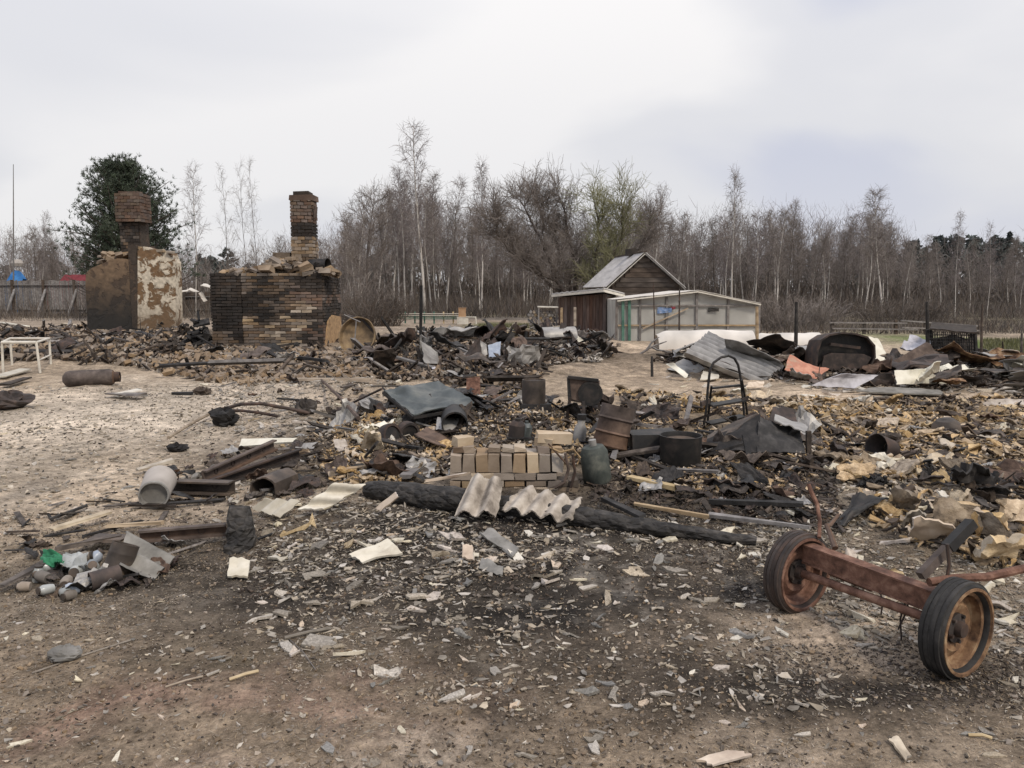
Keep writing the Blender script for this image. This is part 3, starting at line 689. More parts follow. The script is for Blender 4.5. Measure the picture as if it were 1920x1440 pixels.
# the spreading willow behind the shed: limbs drawn one by one
def willow():
    Y = 43.0; rg = np.random.default_rng(77)
    base = D(1075, 601, Y); base[2] = 0
    t = thing('willow_tree', 'wide spreading leafless willow with greenish twigs behind the wooden shed', 'willow', base)
    tr, cr, ol = MB(), MB(), MB()
    limbs = [([(1070, 600), (1062, 540), (1010, 505), (960, 465), (918, 425)], .20, -1.5, cr), ([(1068, 590), (1050, 535), (1022, 465), (998, 415), (975, 375)], .20, -.3, cr),
             ([(1075, 600), (1082, 545), (1076, 480), (1064, 420), (1048, 368)], .22, .8, cr), ([(1080, 600), (1100, 550), (1118, 490), (1125, 430), (1114, 378)], .20, 0, ol),
             ([(1082, 600), (1110, 545), (1148, 490), (1170, 430), (1165, 378)], .19, -.8, ol), ([(1084, 600), (1128, 552), (1175, 500), (1205, 455), (1225, 420)], .15, .6, cr),
             ([(1066, 560), (1020, 525), (965, 480), (930, 440), (925, 400)], .13, -2.2, cr), ([(1072, 560), (1060, 485), (1024, 430), (1012, 395), (1002, 370)], .12, 1.5, cr)]
    for pts, r, dy, tw in limbs:
        K = np.array([D(a, b, Y + dy * i / 4) for i, (a, b) in enumerate(pts)])
        ts = np.linspace(0, 4, 13); P = np.stack([np.interp(ts, range(5), K[:, c]) for c in range(3)], 1)
        P[1:-1] = (P[:-2] + 2 * P[1:-1] + P[2:]) / 4 + rg.normal(0, .05, (11, 3))
        tr.tube(P, np.linspace(1, .12, 13) ** .8 * r * .72, 7)
        for i in range(3, 13):
            for _ in range(4):
                bdir = nrm(P[min(i + 1, 12)] - P[i - 1])
                d = nrm(bdir * .6 + rg.normal(0, .55, 3) + np.array([0, 0, .28]))
                B, bd = wander(P[i] if i < 12 else P[12], d, rg.uniform(.7, 1.35), 4, .16, .06, rg)
                tw.tube(B, np.linspace(.018, .008, 5), 4, False)
                for s in range(1, 5):
                    for _k in range(4):
                        S, sd_ = wander(B[s], nrm(bd + rg.normal(0, .6, 3) + np.array([0, 0, .2])), rg.uniform(.5, 1.0), 2, .2, .03, rg)
                        tw.tube(S, np.array([.011, .009, .007]), 3, False)
                        for _j in range(2):
                            T, _ = wander(S[rg.integers(1, 3)], nrm(sd_ + rg.normal(0, .55, 3)), rg.uniform(.3, .7), 2, .2, .02, rg)
                            tw.tube(T, np.array([.008, .007, .005]), 3, False)
    tr.build('trunk', 'bark_dark', t, True); cr.build('crown', 'twig_dark', t); ol.build('crown', 'twig_olive', t)
willow()

# the dark pine behind the left ruin
def pine():
    Y = 43.0; rg = np.random.default_rng(5)
    b0 = D(248, 600, Y); base = np.array([b0[0], Y, 0]); Ht = D(248, 312, Y)[2]; W = (D(352, 500, Y)[0] - D(142, 500, Y)[0]) / 2
    t = thing('pine_tree', 'dense dark green pine with rounded crown behind the left chimney', 'pine', base)
    tr, cr = MB(), MB()
    P = base + np.array([[0, 0, z] for z in np.linspace(0, Ht * .95, 8)]) + rg.normal(0, .05, (8, 3)) * np.array([1, 1, 0])
    tr.tube(P, np.linspace(.22, .03, 8), 8)
    tips = []
    for i in range(440):
        z = rg.uniform(.10, 1.0)
        prof = W * 1.12 * (1.0 if z < .36 else math.sqrt(max(.02, 1 - ((z - .36) / .66) ** 2)) ** 1.15) * (.84 + .16 * math.sin(z * 31 + 1)) + .1
        a = rg.uniform(0, 2 * pi); L = prof * rg.uniform(.55, 1.04) if rg.random() < .8 else prof * rg.uniform(1.0, 1.15)
        p0 = base + np.array([0, 0, max(.3, z * Ht - L * .32)])
        d = np.array([math.cos(a), math.sin(a) * .9, .34 + .3 * z])
        B, bd = wander(p0, d, L * 1.07, 5, .10, .05, rg)
        tr.tube(B, np.linspace(.05, .012, 6), 4, False)
        for s in np.linspace(.4, 1.0, 6):
            q = s * 5; j = min(int(q), 4); pb = B[j] + (B[j + 1] - B[j]) * (q - j)
            for _ in range(3):
                tips.append((pb + rg.normal(0, .20, 3) * (1.3 - .5 * s), nrm(bd * .6 + rg.normal(0, .45, 3) + np.array([0, 0, .35]))))
    tips = [q for q in tips if q[0][2] > 2.5]
    tips_p = np.array([a for a, _ in tips]); tips_d = np.array([b for _, b in tips])
    k = 13; N = len(tips_p)
    d = tips_d[:, None, :] * .9 + rg.normal(0, .55, (N, k, 3)); d /= np.linalg.norm(d, axis=2, keepdims=True)
    s = np.cross(d, rg.normal(0, 1, (N, k, 3))); s /= np.linalg.norm(s, axis=2, keepdims=True)
    L = rg.uniform(.13, .26, (N, k, 1)); w = .0125
    p = tips_p[:, None, :] + d * 0.0
    V = np.stack([p - s * w, p + s * w, p + d * L + s * .007, p + d * L - s * .007], 2).reshape(-1, 3)
    cr.add(V, np.arange(N * k * 4).reshape(-1, 4))
    tr.build('trunk', 'bark_dark', t, True); cr.build('crown', 'pine_needle', t)
pine()

# far conifer wood closing the view, brush under the trees
def conifers():
    rg = np.random.default_rng(9); mb = MB()
    for i in range(205):
        far_right = i % 2 == 0
        px = rg.uniform(1560, 2250) if far_right else rg.uniform(-250, 1700)
        Y = rg.uniform(112, 150); top = (448 if px > 1700 else 470) + rg.uniform(-14, 22) + (14 if px < 1740 and far_right else 0)
        if px < 640: top += rg.uniform(0, 14)
        x = D(px, 560, Y)[0]; Ht = D(px, top, Y)[2]
        N = 270; z = rg.random(N) ** .8; r = (1.9 * (1 - z) ** .75 + .12) * rg.uniform(.3, 1.05, N)
        if rg.random() < .5: r = 1.7 * np.sqrt(np.clip(1 - ((z - .62) / .40) ** 2, .02, 1)) * rg.uniform(.3, 1.05, N)
        a = rg.random(N) * 2 * pi
        c = np.stack([x + r * np.cos(a), Y + r * np.sin(a), z * Ht], 1)
        d1 = rg.normal(0, 1, (N, 3)); d1 /= np.linalg.norm(d1, axis=1, keepdims=True)
        d2 = np.cross(d1, rg.normal(0, 1, (N, 3))); d2 /= np.linalg.norm(d2, axis=1, keepdims=True)
        s = rg.uniform(.3, .66, (N, 1))
        V = np.stack([c - d1 * s, c + d2 * s * .5, c + d1 * s, c - d2 * s * .5], 1).reshape(-1, 3)
        mb.add(V, np.arange(N * 4).reshape(-1, 4))
    o = mb.build('conifer_forest', 'spruce')
    tag(o, 'dark mass of distant conifers closing the view behind the bare wood', 'forest', None, 'stuff')
conifers()
def far_wood():
    """the depth of the wood: many thin stems and twigs that read as one brown mass"""
    rg = np.random.default_rng(13); mb = MB(); V = []
    N = 9000
    px = rg.uniform(-260, 2180, N); Y = rg.uniform(86, 110, N)
    keep = (px < 1700) | (rg.random(N) < .35); keep &= (px > 420) | (rg.random(N) < .6); px, Y = px[keep], Y[keep]; N = len(px)
    x = (px - 960) / F * Y / (_cp)
    top = CAMZ + (548 - (skyl(px) + rg.uniform(15, 90, N))) / F * Y
    z1 = top * rg.uniform(.55, 1.0, N)
    z0 = np.where(rg.random(N) < .45, 0, z1 - rg.uniform(1.0, 3.0, N)); z0 = np.maximum(z0, 0)
    lean = rg.normal(0, .13, N) * (z1 - z0)
    w = rg.uniform(.012, .04, N)
    a = rg.random(N) * pi
    for da in (0, pi / 2):
        dx, dy = np.cos(a + da) * w, np.sin(a + da) * w
        q = np.stack([np.stack([x - dx, Y - dy, z0], 1), np.stack([x + dx, Y + dy, z0], 1), np.stack([x + lean + dx * .3, Y + dy * .3, z1], 1), np.stack([x + lean - dx * .3, Y - dy * .3, z1], 1)], 1)
        mb.add(q.reshape(-1, 3), np.arange(N * 4).reshape(-1, 4))
    # fans of twigs
    T = 46000
    px = rg.uniform(-260, 2180, T); Y = rg.uniform(80, 108, T)
    keep = (px < 1700) | (rg.random(T) < .35); keep &= (px > 420) | (rg.random(T) < .55); px, Y = px[keep], Y[keep]; T = len(px)
    x = (px - 960) / F * Y / (_cp)
    top = CAMZ + (548 - (skyl(px) + rg.uniform(15, 70, T))) / F * Y
    z = top * rg.random(T) ** .65
    d = rg.normal(0, 1, (T, 3)) * np.array([.5, .5, .35]) + np.array([0, 0, .75]); d /= np.linalg.norm(d, axis=1, keepdims=True)
    L = rg.uniform(.6, 1.6, (T, 1)); p = np.stack([x, Y, z], 1)
    s = np.cross(d, rg.normal(0, 1, (T, 3))); s /= np.linalg.norm(s, axis=1, keepdims=True); w = rg.uniform(.014, .026, (T, 1))
    q = np.stack([p - s * w, p + s * w, p + d * L + s * w * .3, p + d * L - s * w * .3], 1)
    mb.add(q.reshape(-1, 3), np.arange(T * 4).reshape(-1, 4))
    o = mb.build('forest', 'twig_dark')
    tag(o, 'brown mass of bare stems and twigs deep in the wood', 'forest', None, 'stuff')
far_wood()
def fine_twigs():
    """the pale veil of fine twigs at crown height"""
    rg = np.random.default_rng(17); mb = MB(); T = 60000
    px = rg.uniform(-260, 2180, T); Y = rg.uniform(58, 84, T); cl = fbm(px * .018, Y * .16, 97, 3)
    keep = rg.random(T) < np.clip((cl - .36) * 4, 0, 1) * np.where(px > 1690, .25, 1) * np.where(px < 440, .4, 1) * np.where((px > 370) & (px < 520), .3, 1); px, Y = px[keep], Y[keep]; T = len(px)
    x = (px - 960) / F * Y / _cp; top = CAMZ + (548 - (skyl(px) + rg.uniform(-8, 40, T))) / F * Y; z = top * rg.uniform(.38, 1.0, T)
    d = rg.normal(0, 1, (T, 3)) * np.array([.42, .42, .3]) + np.array([0, 0, .8]); d /= np.linalg.norm(d, axis=1, keepdims=True)
    L = rg.uniform(.4, 1.2, (T, 1)); p = np.stack([x, Y, z], 1); s = np.cross(d, rg.normal(0, 1, (T, 3))); s /= np.linalg.norm(s, axis=1, keepdims=True); w = rg.uniform(.006, .013, (T, 1))
    q = np.stack([p - s * w, p + s * w, p + d * L + s * w * .3, p + d * L - s * w * .3], 1); mb.add(q.reshape(-1, 3), np.arange(T * 4).reshape(-1, 4))
    tag(mb.build('forest_twigs', 'twig_pale'), 'veil of fine pale twigs along the crowns of the wood', None, None, 'stuff')
fine_twigs()
def undergrowth():
    rg = np.random.default_rng(14); mb = MB()
    T = 27000
    Y = rg.uniform(47, 82, T); px = rg.uniform(-200, 2130, T)
    x = (px - 960) / F * Y / _cp
    top = (.35 + 2.6 * fbm(x * .22, Y * .1, 90) ** 1.5) * rg.uniform(.3, 1, T)
    d = rg.normal(0, .32, (T, 3)); d[:, 2] = 1; d /= np.linalg.norm(d, axis=1, keepdims=True)
    p = np.stack([x, Y, np.zeros(T)], 1); L = top[:, None] * 1.1
    s = np.cross(d, rg.normal(0, 1, (T, 3))); s /= np.linalg.norm(s, axis=1, keepdims=True); w = rg.uniform(.012, .03, (T, 1))
    q = np.stack([p - s * w, p + s * w, p + d * L + s * w * .3, p + d * L - s * w * .3], 1)
    mb.add(q.reshape(-1, 3), np.arange(T * 4).reshape(-1, 4))
    # taller saplings deep in the wood
    T = 16000; Y = rg.uniform(84, 108, T); px = rg.uniform(-240, 2150, T); x = (px - 960) / F * Y / _cp
    d = rg.normal(0, .3, (T, 3)); d[:, 2] = 1; d /= np.linalg.norm(d, axis=1, keepdims=True); p = np.stack([x, Y, rg.uniform(0, 2.2, T)], 1); L = rg.uniform(.8, 2.2, (T, 1))
    s = np.cross(d, rg.normal(0, 1, (T, 3))); s /= np.linalg.norm(s, axis=1, keepdims=True); w = rg.uniform(.03, .07, (T, 1))
    q = np.stack([p - s * w, p + s * w, p + d * L + s * w * .3, p + d * L - s * w * .3], 1); mb.add(q.reshape(-1, 3), np.arange(T * 4).reshape(-1, 4))
    o = mb.build('undergrowth', 'brush'); tag(o, 'low brown brush and saplings along the foot of the wood', 'undergrowth', None, 'stuff')
undergrowth()
def bush(px, py, Y, w, h, label, twig='brush', n=900, seed=1):
    rg = np.random.default_rng(seed); mb = MB(); b = D(px, py, Y); b[2] = 0
    for _ in range(n // 6):
        a = rg.random() * 2 * pi; r = rg.random() ** .5 * w * .4
        p = b + np.array([math.cos(a) * r, math.sin(a) * r * .6, 0])
        B, bd = wander(p, (math.cos(a) * .5, math.sin(a) * .3, 1), h * rg.uniform(.6, 1.05), 3, .2, 0, rg)
        mb.tube(B, np.array([.014, .012, .009, .006]), 3, False)
        for k in range(5):
            S, _ = wander(B[rg.integers(1, 4)], nrm(bd + rg.normal(0, .7, 3)), rg.uniform(.2, .5), 2, .2, 0, rg)
            mb.tube(S, np.array([.009, .007, .005]), 3, False)
    o = mb.build('bush', twig, org=b); tag(o, label, 'bush')
bush(700, 600, 36, 3.2, 1.7, 'brown leafless bush right of the brick stove ruin', 'brush', 1500, 3)
bush(660, 600, 38, 2.6, 2.6, 'tall grey leafless bush close behind the brick stove ruin', 'twig_dark', 1200, 4)
bush(1480, 600, 33, 4.5, 1.5, 'low dark bush behind the white plastic tunnel right of the greenhouse', 'twig_dark', 1500, 5)
bush(1700, 605, 40, 5.5, 1.2, 'low greenish brown bush behind the burnt fence rails', 'brush', 1500, 6)

def weeds():
    rg = np.random.default_rng(15); mb = MB(); T = 16000
    Y = rg.uniform(29, 50, T); px = rg.uniform(1380, 2150, T); left = rg.random(T) < .25; px = np.where(left, rg.uniform(-200, 730, T), px); Y = np.where(left, rg.uniform(42, 52, T), Y)
    x = (px - 960) / F * Y / _cp; top = (.10 + .9 * fbm(x * .3, Y * .3, 95) ** 2) * rg.uniform(.4, 1, T)
    d = rg.normal(0, .35, (T, 3)); d[:, 2] = 1; d /= np.linalg.norm(d, axis=1, keepdims=True)
    p = np.stack([x, Y, np.zeros(T)], 1); L = top[:, None]; s = np.cross(d, rg.normal(0, 1, (T, 3))); s /= np.linalg.norm(s, axis=1, keepdims=True); w = rg.uniform(.008, .018, (T, 1))
    q = np.stack([p - s * w, p + s * w, p + d * L + s * w * .3, p + d * L - s * w * .3], 1)
    mb.add(q.reshape(-1, 3), np.arange(T * 4).reshape(-1, 4))
    tag(mb.build('dry_weeds', 'brush'), 'brown dry weeds between the yard and the foot of the wood', 'weeds', None, 'stuff')
weeds()

# ------------------------------------------------------------------ stove ruins
_brick_cache = {}
def brick_mesh(m, sx, sy, sz, k=0):
    key = (m, sx, sy, sz, k)
    if key not in _brick_cache:
        mb = MB(); mb.box((0, 0, 0), (sx, sy, sz), None, .006 + .002 * k)
        _brick_cache[key] = mb.mesh('brick', M[m])
    return _brick_cache[key]
def bricks(parent, o, ux, width, height, bl, bh, pick, org, name='brick', depth=.12, stuff=False, miss=None):
    """a brick face: o lower corner, ux direction along the wall, outward normal = ux rotated clockwise"""
    ux = nrm(ux); nx = np.array([ux[1], -ux[0], 0]); rz = math.atan2(ux[1], ux[0])
    rows = int(height / bh + 1e-6); n = 0
    acc = {}
    for r in range(rows):
        off = (bl / 2 if r % 2 else 0.0); x = -off
        while x < width - .03:
            a, b = max(x, 0), min(x + bl, width); x += bl
            if b - a < .05: continue
            u, v = (a + b) / 2 / width, (r + .5) / rows
            if miss and miss(u, v): continue
            m = pick(u, v)
            c = np.asarray(o) + ux * (a + b) / 2 + np.array([0, 0, (r + .5) * bh]) - nx * (depth / 2 - .012) + nx * rnd.uniform(-.01, .012)
            full = b - a > bl * .8
            L = round((bl if full else bl / 2) - .014, 3)
            if stuff:
                acc.setdefault(m, MB()).box(c, (b - a - .014, depth, bh - .014), rot(0, 0, rz), .008)
            else:
                place(brick_mesh(m, L, depth, round(bh - .014, 3), rnd.randrange(3)), name, c - org, rz + rnd.uniform(-.02, .02), (rnd.uniform(-.03, .03), 0), 1, parent)
            n += 1
    for m, q in acc.items():
        tag(q.build('brickwork', m, parent), kind='stuff')
    return n
def hidden_core(parent, c, size, m='mortar', rz=0.0, jit=.01):
    mb = MB(); mb.box(c, size, rot(0, 0, rz), jit); return mb.build('core', m, parent)

def middle_stove():
    Y = 18.6
    L0, L1, Rr = D(400, 668, Y), D(458, 668, Y), D(608, 668, Y); zt = D(500, 512, Y)[2]
    g = H(L1[0], Y) - .10; org = np.array([(L0[0] + Rr[0]) / 2, Y, g])
    t = thing('brick_stove', 'long burnt brick stove ruin with a tall chimney, right of the plastered ruin', 'stove', org)
    rg = np.random.default_rng(3)
    def pick(u, v):
        n = float(fbm(u * 4 + 3, v * 5 + 1, 50, 3)) - .5; n2 = float(fbm(u * 9 + 3, v * 9 + 1, 52, 3)) - .5
        if v > .95 and u < .8: return 'brick_tan'
        if v > .86 + n * .5: return 'brick_soot'
        if v > .54 + n * .6: return 'brick_soot' if (u < .58 + n and n < .09) else ('brick_brown' if u < .66 else 'brick_red')
        if .46 < v + n * .15 < .53: return 'brick_soot'
        if u > .78 + n * .3 and v < .42: return 'brick_red' if n2 < .06 else 'brick_soot'
        return ('brick_pale' if rnd.random() < .35 else 'brick_tan') if n > -.10 else 'brick_brown'
    w = Rr[0] - L1[0]; h = zt - g
    hidden_core(t, (L1[0] + w / 2, Y + .95, g + h / 2 - .01), (w - .05, 1.85, h - .04), 'mortar')
    nb = bricks(t, (L1[0], Y, g), (1, 0, 0), w, h, .262, h / 26.0, pick, org)
    # the sooty left block stands a little forward
    wl = L1[0] - L0[0]
    hidden_core(t, (L0[0] + wl / 2, Y + .95, g + h / 2), (wl - .03, 1.85, h - .02), 'mortar_dark')
    bricks(t, (L0[0], Y - .015, g), (1, 0, 0), wl, h * 1.01, .262, h / 26.0, lambda u, v: 'brick_soot' if v > .25 or float(fbm(u * 3, v * 6, 58)) < .55 else 'brick_brown', org, stuff=True)
    # east cheek of the stove
    bricks(t, (Rr[0] + .005, Y, g), (0, 1, 0), 1.9, h * .97, .262, h / 26.0, lambda u, v: 'brick_red' if v < .75 and float(fbm(u * 3, v * 5, 57)) > .42 else 'brick_soot', org, stuff=True)
    # patch of orange clay plaster left on the lower corner
    mb = MB(); P = [np.array([Rr[0] + .012, Y + q * 1.8, g + z * h]) for q, z in ((-.02, -.02), (.05, .2), (.2, .40), (.45, .46), (.98, .42), (.98, .16), (.6, .12), (.3, .0))]
    mb.prism(P, (.035, 0, 0)); mb.build('plaster_patch', 'plaster_orange', t)
    mb = MB(); mb.prism([D(a, b, Y - .03) for a, b in ((478, 661), (486, 656), (532, 655), (549, 660), (560, 666), (540, 669), (486, 668))], (0, -.06, 0)); mb.build('hearth_slab', 'mortar_dark', t)
    # ragged crust of clay on the top
    mb = MB()
    for i in range(150):
        px = rg.uniform(425, 632); p = D(px, 510, Y + rg.uniform(.0, .9)); s = rg.uniform(.07, .22)
        hump = .34 * math.exp(-((px - 535) / 48) ** 2)
        mb.box((p[0], p[1], zt + rg.uniform(-.02, .06) + hump * rg.uniform(.2, 1)), (s * 1.4, s, s * .5), rot(*rg.uniform(-.5, .5, 3)), s * .15)
    tag(mb.build('clay_crust', 'brick_tan', t), kind='stuff')
    # chimney: brick foot, sooty band, plastered shaft with stepped head
    Yc = Y + .55
    a, b = D(547, 500, Yc)[0], D(587, 500, Yc)[0]; cw = b - a
    z0 = zt - .02; z1 = D(570, 440, Yc)[2]; z2 = D(570, 366, Yc)[2]; zk = D(570, 360, Yc)[2]
    ch = MB(); ch.box(((a + b) / 2, Yc + cw / 2, (z0 + z2) / 2), (cw - .05, cw - .05, z2 - z0), None, .004); c = ch.build('chimney', 'mortar', t)
    ORG[c.name] = org
    def pc(u, v):
        n = float(fbm(u * 3, v * 6, 51)) - .5
        z = z0 + v * (z2 - z0)
        if z > z1 + .30: return 'brick_red' if n > -.12 else 'brick_brown'
        if z > z1 - .04: return 'brick_soot'
        return 'brick_tan' if n > -.10 else 'brick_brown'
    nb += bricks(c, (a, Yc, z0), (1, 0, 0), cw, z2 - z0, cw / 3, .085, pc, org)
    bricks(c, (b, Yc, z0), (0, 1, 0), cw, z2 - z0, cw / 3, .085, pc, org, stuff=True)
    mb = MB(); mb.box(((a + b) / 2, Yc + cw / 2, (z2 + zk) / 2), (cw * .74, cw * .74, zk - z2 + .06), None, .01); mb.build('chimney_head', 'brick_soot', c)
    mb = MB(); mb.box(((a + b) / 2 + .02, Yc + cw / 2, z2 - .05), (cw + .05, cw + .05, .13), None, .012); mb.build('chimney_rim', 'brick_red', c)
    mb = MB(); p = D(594, 420, Yc + .2); mb.box((p[0], Yc + .1, D(599, 398, Yc)[2]), (.07, .14, .28), rot(0, .1, 0), .02); mb.build('loose_flange', 'rust', c)
    # broken stub left of the chimney
    a2, b2 = D(508, 500, Yc)[0], D(546, 500, Yc)[0]; z3 = D(520, 465, Yc)[2]
    s = MB(); s.box(((a2 + b2) / 2, Yc + .3, (z0 + z3) / 2 - .05), (b2 - a2 - .06, .5, z3 - z0 - .1), None, .02); st = s.build('flue_stub', 'mortar', t); ORG[st.name] = org
    bricks(st, (a2, Yc, z0), (1, 0, 0), b2 - a2, z3 - z0, .25, .085, lambda u, v: 'brick_pale' if rnd.random() < .6 else 'brick_tan', org, miss=lambda u, v: v > .55 and (u > .62 - .3 * v or rnd.random() < .25))
    # pot lying on top
    p = D(597, 497, Y + .35); q = thing('charred_pot', 'black charred pot lying on its side on the brick stove', 'pot', (p[0], p[1], zt + .02))
    mb = MB(); Rm = align(nrm((1, -.25, .02)))
    mb.lathe([(.0, -.27), (.13, -.27), (.165, -.23), (.17, .1), (.165, .2), (.18, .26), (.17, .26), (.15, .2), (.14, -.2), (0, -.2)], 22, (p[0], p[1], zt + .19), Rm); mb.build('body', 'black_paint', q, True)
    mb = MB(); mb.tube([(p[0] - .05, p[1] - .16, zt + .24), (p[0], p[1] - .23, zt + .27), (p[0] + .07, p[1] - .17, zt + .24)], .014, 6); mb.build('handle', 'black_paint', q)
middle_stove()

def left_stove():
    Y = 24.5
    px0, pxc, px1 = 164, 250, 329
    A, Cc, B = D(px0, 628, Y), D(pxc, 628, Y), D(px1, 628, Y)
    g = H(A[0], Y) - .25; org = np.array([Cc[0], Y, g])
    t = thing('plastered_stove', 'ruined clay plastered stove with peeling white side and brick chimney, by the pine', 'stove', org)
    # brown front with its rounded shoulder
    out = [(165, 640), (163, 590), (160, 540), (161, 512), (172, 502), (190, 495), (208, 487), (222, 484), (236, 486), (249, 487), (250, 640)]
    mb = MB(); P = [D(a, b, Y) for a, b in out]
    mb.prism(P, (0, 2.0, 0)); mb.build('stove_body', 'plaster_brown', t)
    # soot black pillar between front and white cheek
    z5 = D(250, 458, Y)[2]
    mb = MB(); x0, x1 = D(242, 500, Y)[0], D(259, 500, Y)[0]
    mb.box(((x0 + x1) / 2, Y + .6, (g + z5) / 2), (x1 - x0, 1.3, z5 - g), None, .02); mb.build('corner_pillar', 'plaster_soot', t)
    # white peeling cheek, turned a little to the right
    out = [(258, 640), (258, 470), (268, 462), (282, 466), (296, 468), (310, 472), (320, 474), (323, 484), (327, 492), (329, 545), (330, 600), (327, 640)]
    mb = MB(); P = [D(a, b, Y - .06 + .25 * (a - 258) / 70) for a, b in out]
    mb.prism(P, (0, .5, 0)); mb.build('plaster_panel', 'plaster_white', t)
    for k in range(6):
        u = rnd.uniform(0, 1); p = D(262 + 58 * u, 466 + 8 * u, Y + .1)
        place(brick_mesh('brick_pale', .24, .12, .07, k % 3), 'brick', p + np.array([0, 0, .02]) - org, rnd.uniform(-.4, .4), (.1, rnd.uniform(-.2, .2)), 1, t)
    mb = MB()
    for k in range(26):
        px = rnd.uniform(190, 255); p = D(px, 488, Y + rnd.uniform(.1, .9)); s = rnd.uniform(.1, .26)
        mb.box(p + np.array([0, 0, rnd.uniform(-.05, .2)]), (s * 1.3, s, s * .5), rot(rnd.uniform(-.5, .5), rnd.uniform(-.5, .5), rnd.uniform(0, 3)), .03)
    tag(mb.build('clay_crust', 'brick_tan', t), kind='stuff')
    # chimney: narrow neck, wide brick head
    Yc = Y + .7
    a, b = D(224, 450, Yc)[0], D(258, 450, Yc)[0]; z0 = D(240, 490, Yc)[2]; z1 = D(240, 416, Yc)[2]; z2 = D(240, 362, Yc)[2]
    mb = MB(); mb.box(((a + b) / 2, Yc + .5, (z0 + z1) / 2), (b - a, .7, z1 - z0 + .04), None, .03); c = mb.build('chimney', 'plaster_soot', t); ORG[c.name] = org
    def pn(u, v): return 'brick_soot' if rnd.random() < .75 else 'brick_brown'
    bricks(c, (a, Yc + .06, z0), (1, 0, 0), b - a, z1 - z0, (b - a) / 3.5, .105, pn, org)
    a2, b2 = D(216, 400, Yc - .1)[0], D(263, 400, Yc - .1)[0]; bh = (z2 - z1) / 9
    mb = MB(); mb.box(((a2 + b2) / 2, Yc - .08 + .40, (z1 + z2) / 2), (b2 - a2 - .06, .72, z2 - z1 - .02), None, .01); hd = mb.build('chimney_head', 'mortar_dark', t); ORG[hd.name] = org
    bricks(hd, (a2, Yc - .1, z1), (1, 0, 0), b2 - a2, z2 - z1, (b2 - a2) / 4, bh, lambda u, v: 'brick_red' if rnd.random() < .5 else 'brick_brown', org)
    bricks(hd, (b2, Yc - .1, z1), (0, 1, 0), .75, z2 - z1, .26, bh, lambda u, v: 'brick_red', org, stuff=True)
    for k in range(5):
        place(brick_mesh('brick_red', .24, .12, .07, k % 3), 'brick', (a2 + .15 + (b2 - a2 - .3) * k / 4 - org[0], Yc + .15 - org[1], z2 + .03 - org[2]), rnd.uniform(-.5, .5), (0, rnd.uniform(-.15, .15)), 1, hd)
left_stove()

# ------------------------------------------------------------------ buildings behind
def cabin():
    Y = 34.0
    t0 = D(1208, 640, Y)
    org = np.array([t0[0], Y, 0])
    t = thing('wooden_cabin', 'dark board cabin with pale gable roof behind the plastic greenhouse', 'cabin', org)
    apex = D(1208, 474, Y); el = D(1136, 538, Y); er = D(1284, 540, Y)
    dep = np.array([-.55, 5.2, 0])
    xl, xr = D(1148, 545, Y)[0], D(1274, 545, Y)[0]; ze = (el[2] + er[2]) / 2 + .05
    mb = MB(); P = [np.array([xl, Y + .1, 0]), np.array([xr, Y + .1, 0]), np.array([xr, Y + .1, ze + .05]), np.array([apex[0], Y + .1, apex[2] - .12]), np.array([xl, Y + .1, ze + .05])]
    mb.prism(P, dep * .93); mb.build('wall', 'wood_house', t)
    z = .1; k = 0
    while z < apex[2] - .15:
        h = .215
        zz = z + h / 2
        if zz < ze: w0, w1 = xl, xr
        else:
            f = (zz + h * .45 - ze) / (apex[2] - ze); w0 = xl + (apex[0] - xl) * f; w1 = xr + (apex[0] - xr) * f
        if w1 - w0 > .15:
            mb = MB(); mb.box(((w0 + w1) / 2, Y + .07, zz), (w1 - w0, .06, h - .02), rot(rnd.uniform(.02, .06), 0, rnd.uniform(-.003, .003)), .006); mb.build('plank', 'wood_house', t)
        z += h; k += 1
    for s, (e0, nm) in enumerate(((el, 'roof_slope'), (er, 'roof_slope'))):
        a = apex + np.array([0, -.15, .03]); b = e0 + np.array([0, -.15, 0])
        n_w = 14
        P = quad([b, b + dep, a + dep, a], 40, 6, waves=(n_w, .022))
        mb = MB(); mb.sheet(P, .03); mb.build('roof', 'roof_pale', t)
        mb = MB(); mb.bar(a + np.array([0, -.03, -.09]), b + np.array([0, -.03, -.09]), .03, .12, (0, 1, 0)); mb.build('rake_board', 'wood_grey' if s else 'paint_pale', t)
    mb = MB(); mb.bar(apex + np.array([0, -.17, .05]), apex + dep + np.array([0, 0, .05]), .2, .05); mb.build('ridge_cap', 'wood_house', t)
    p = apex + dep * .35; mb = MB(); mb.box(p + np.array([-.1, 0, .12]), (.5, .5, .3), None, .03); mb.build('chimney', 'brick_soot', t)
cabin()
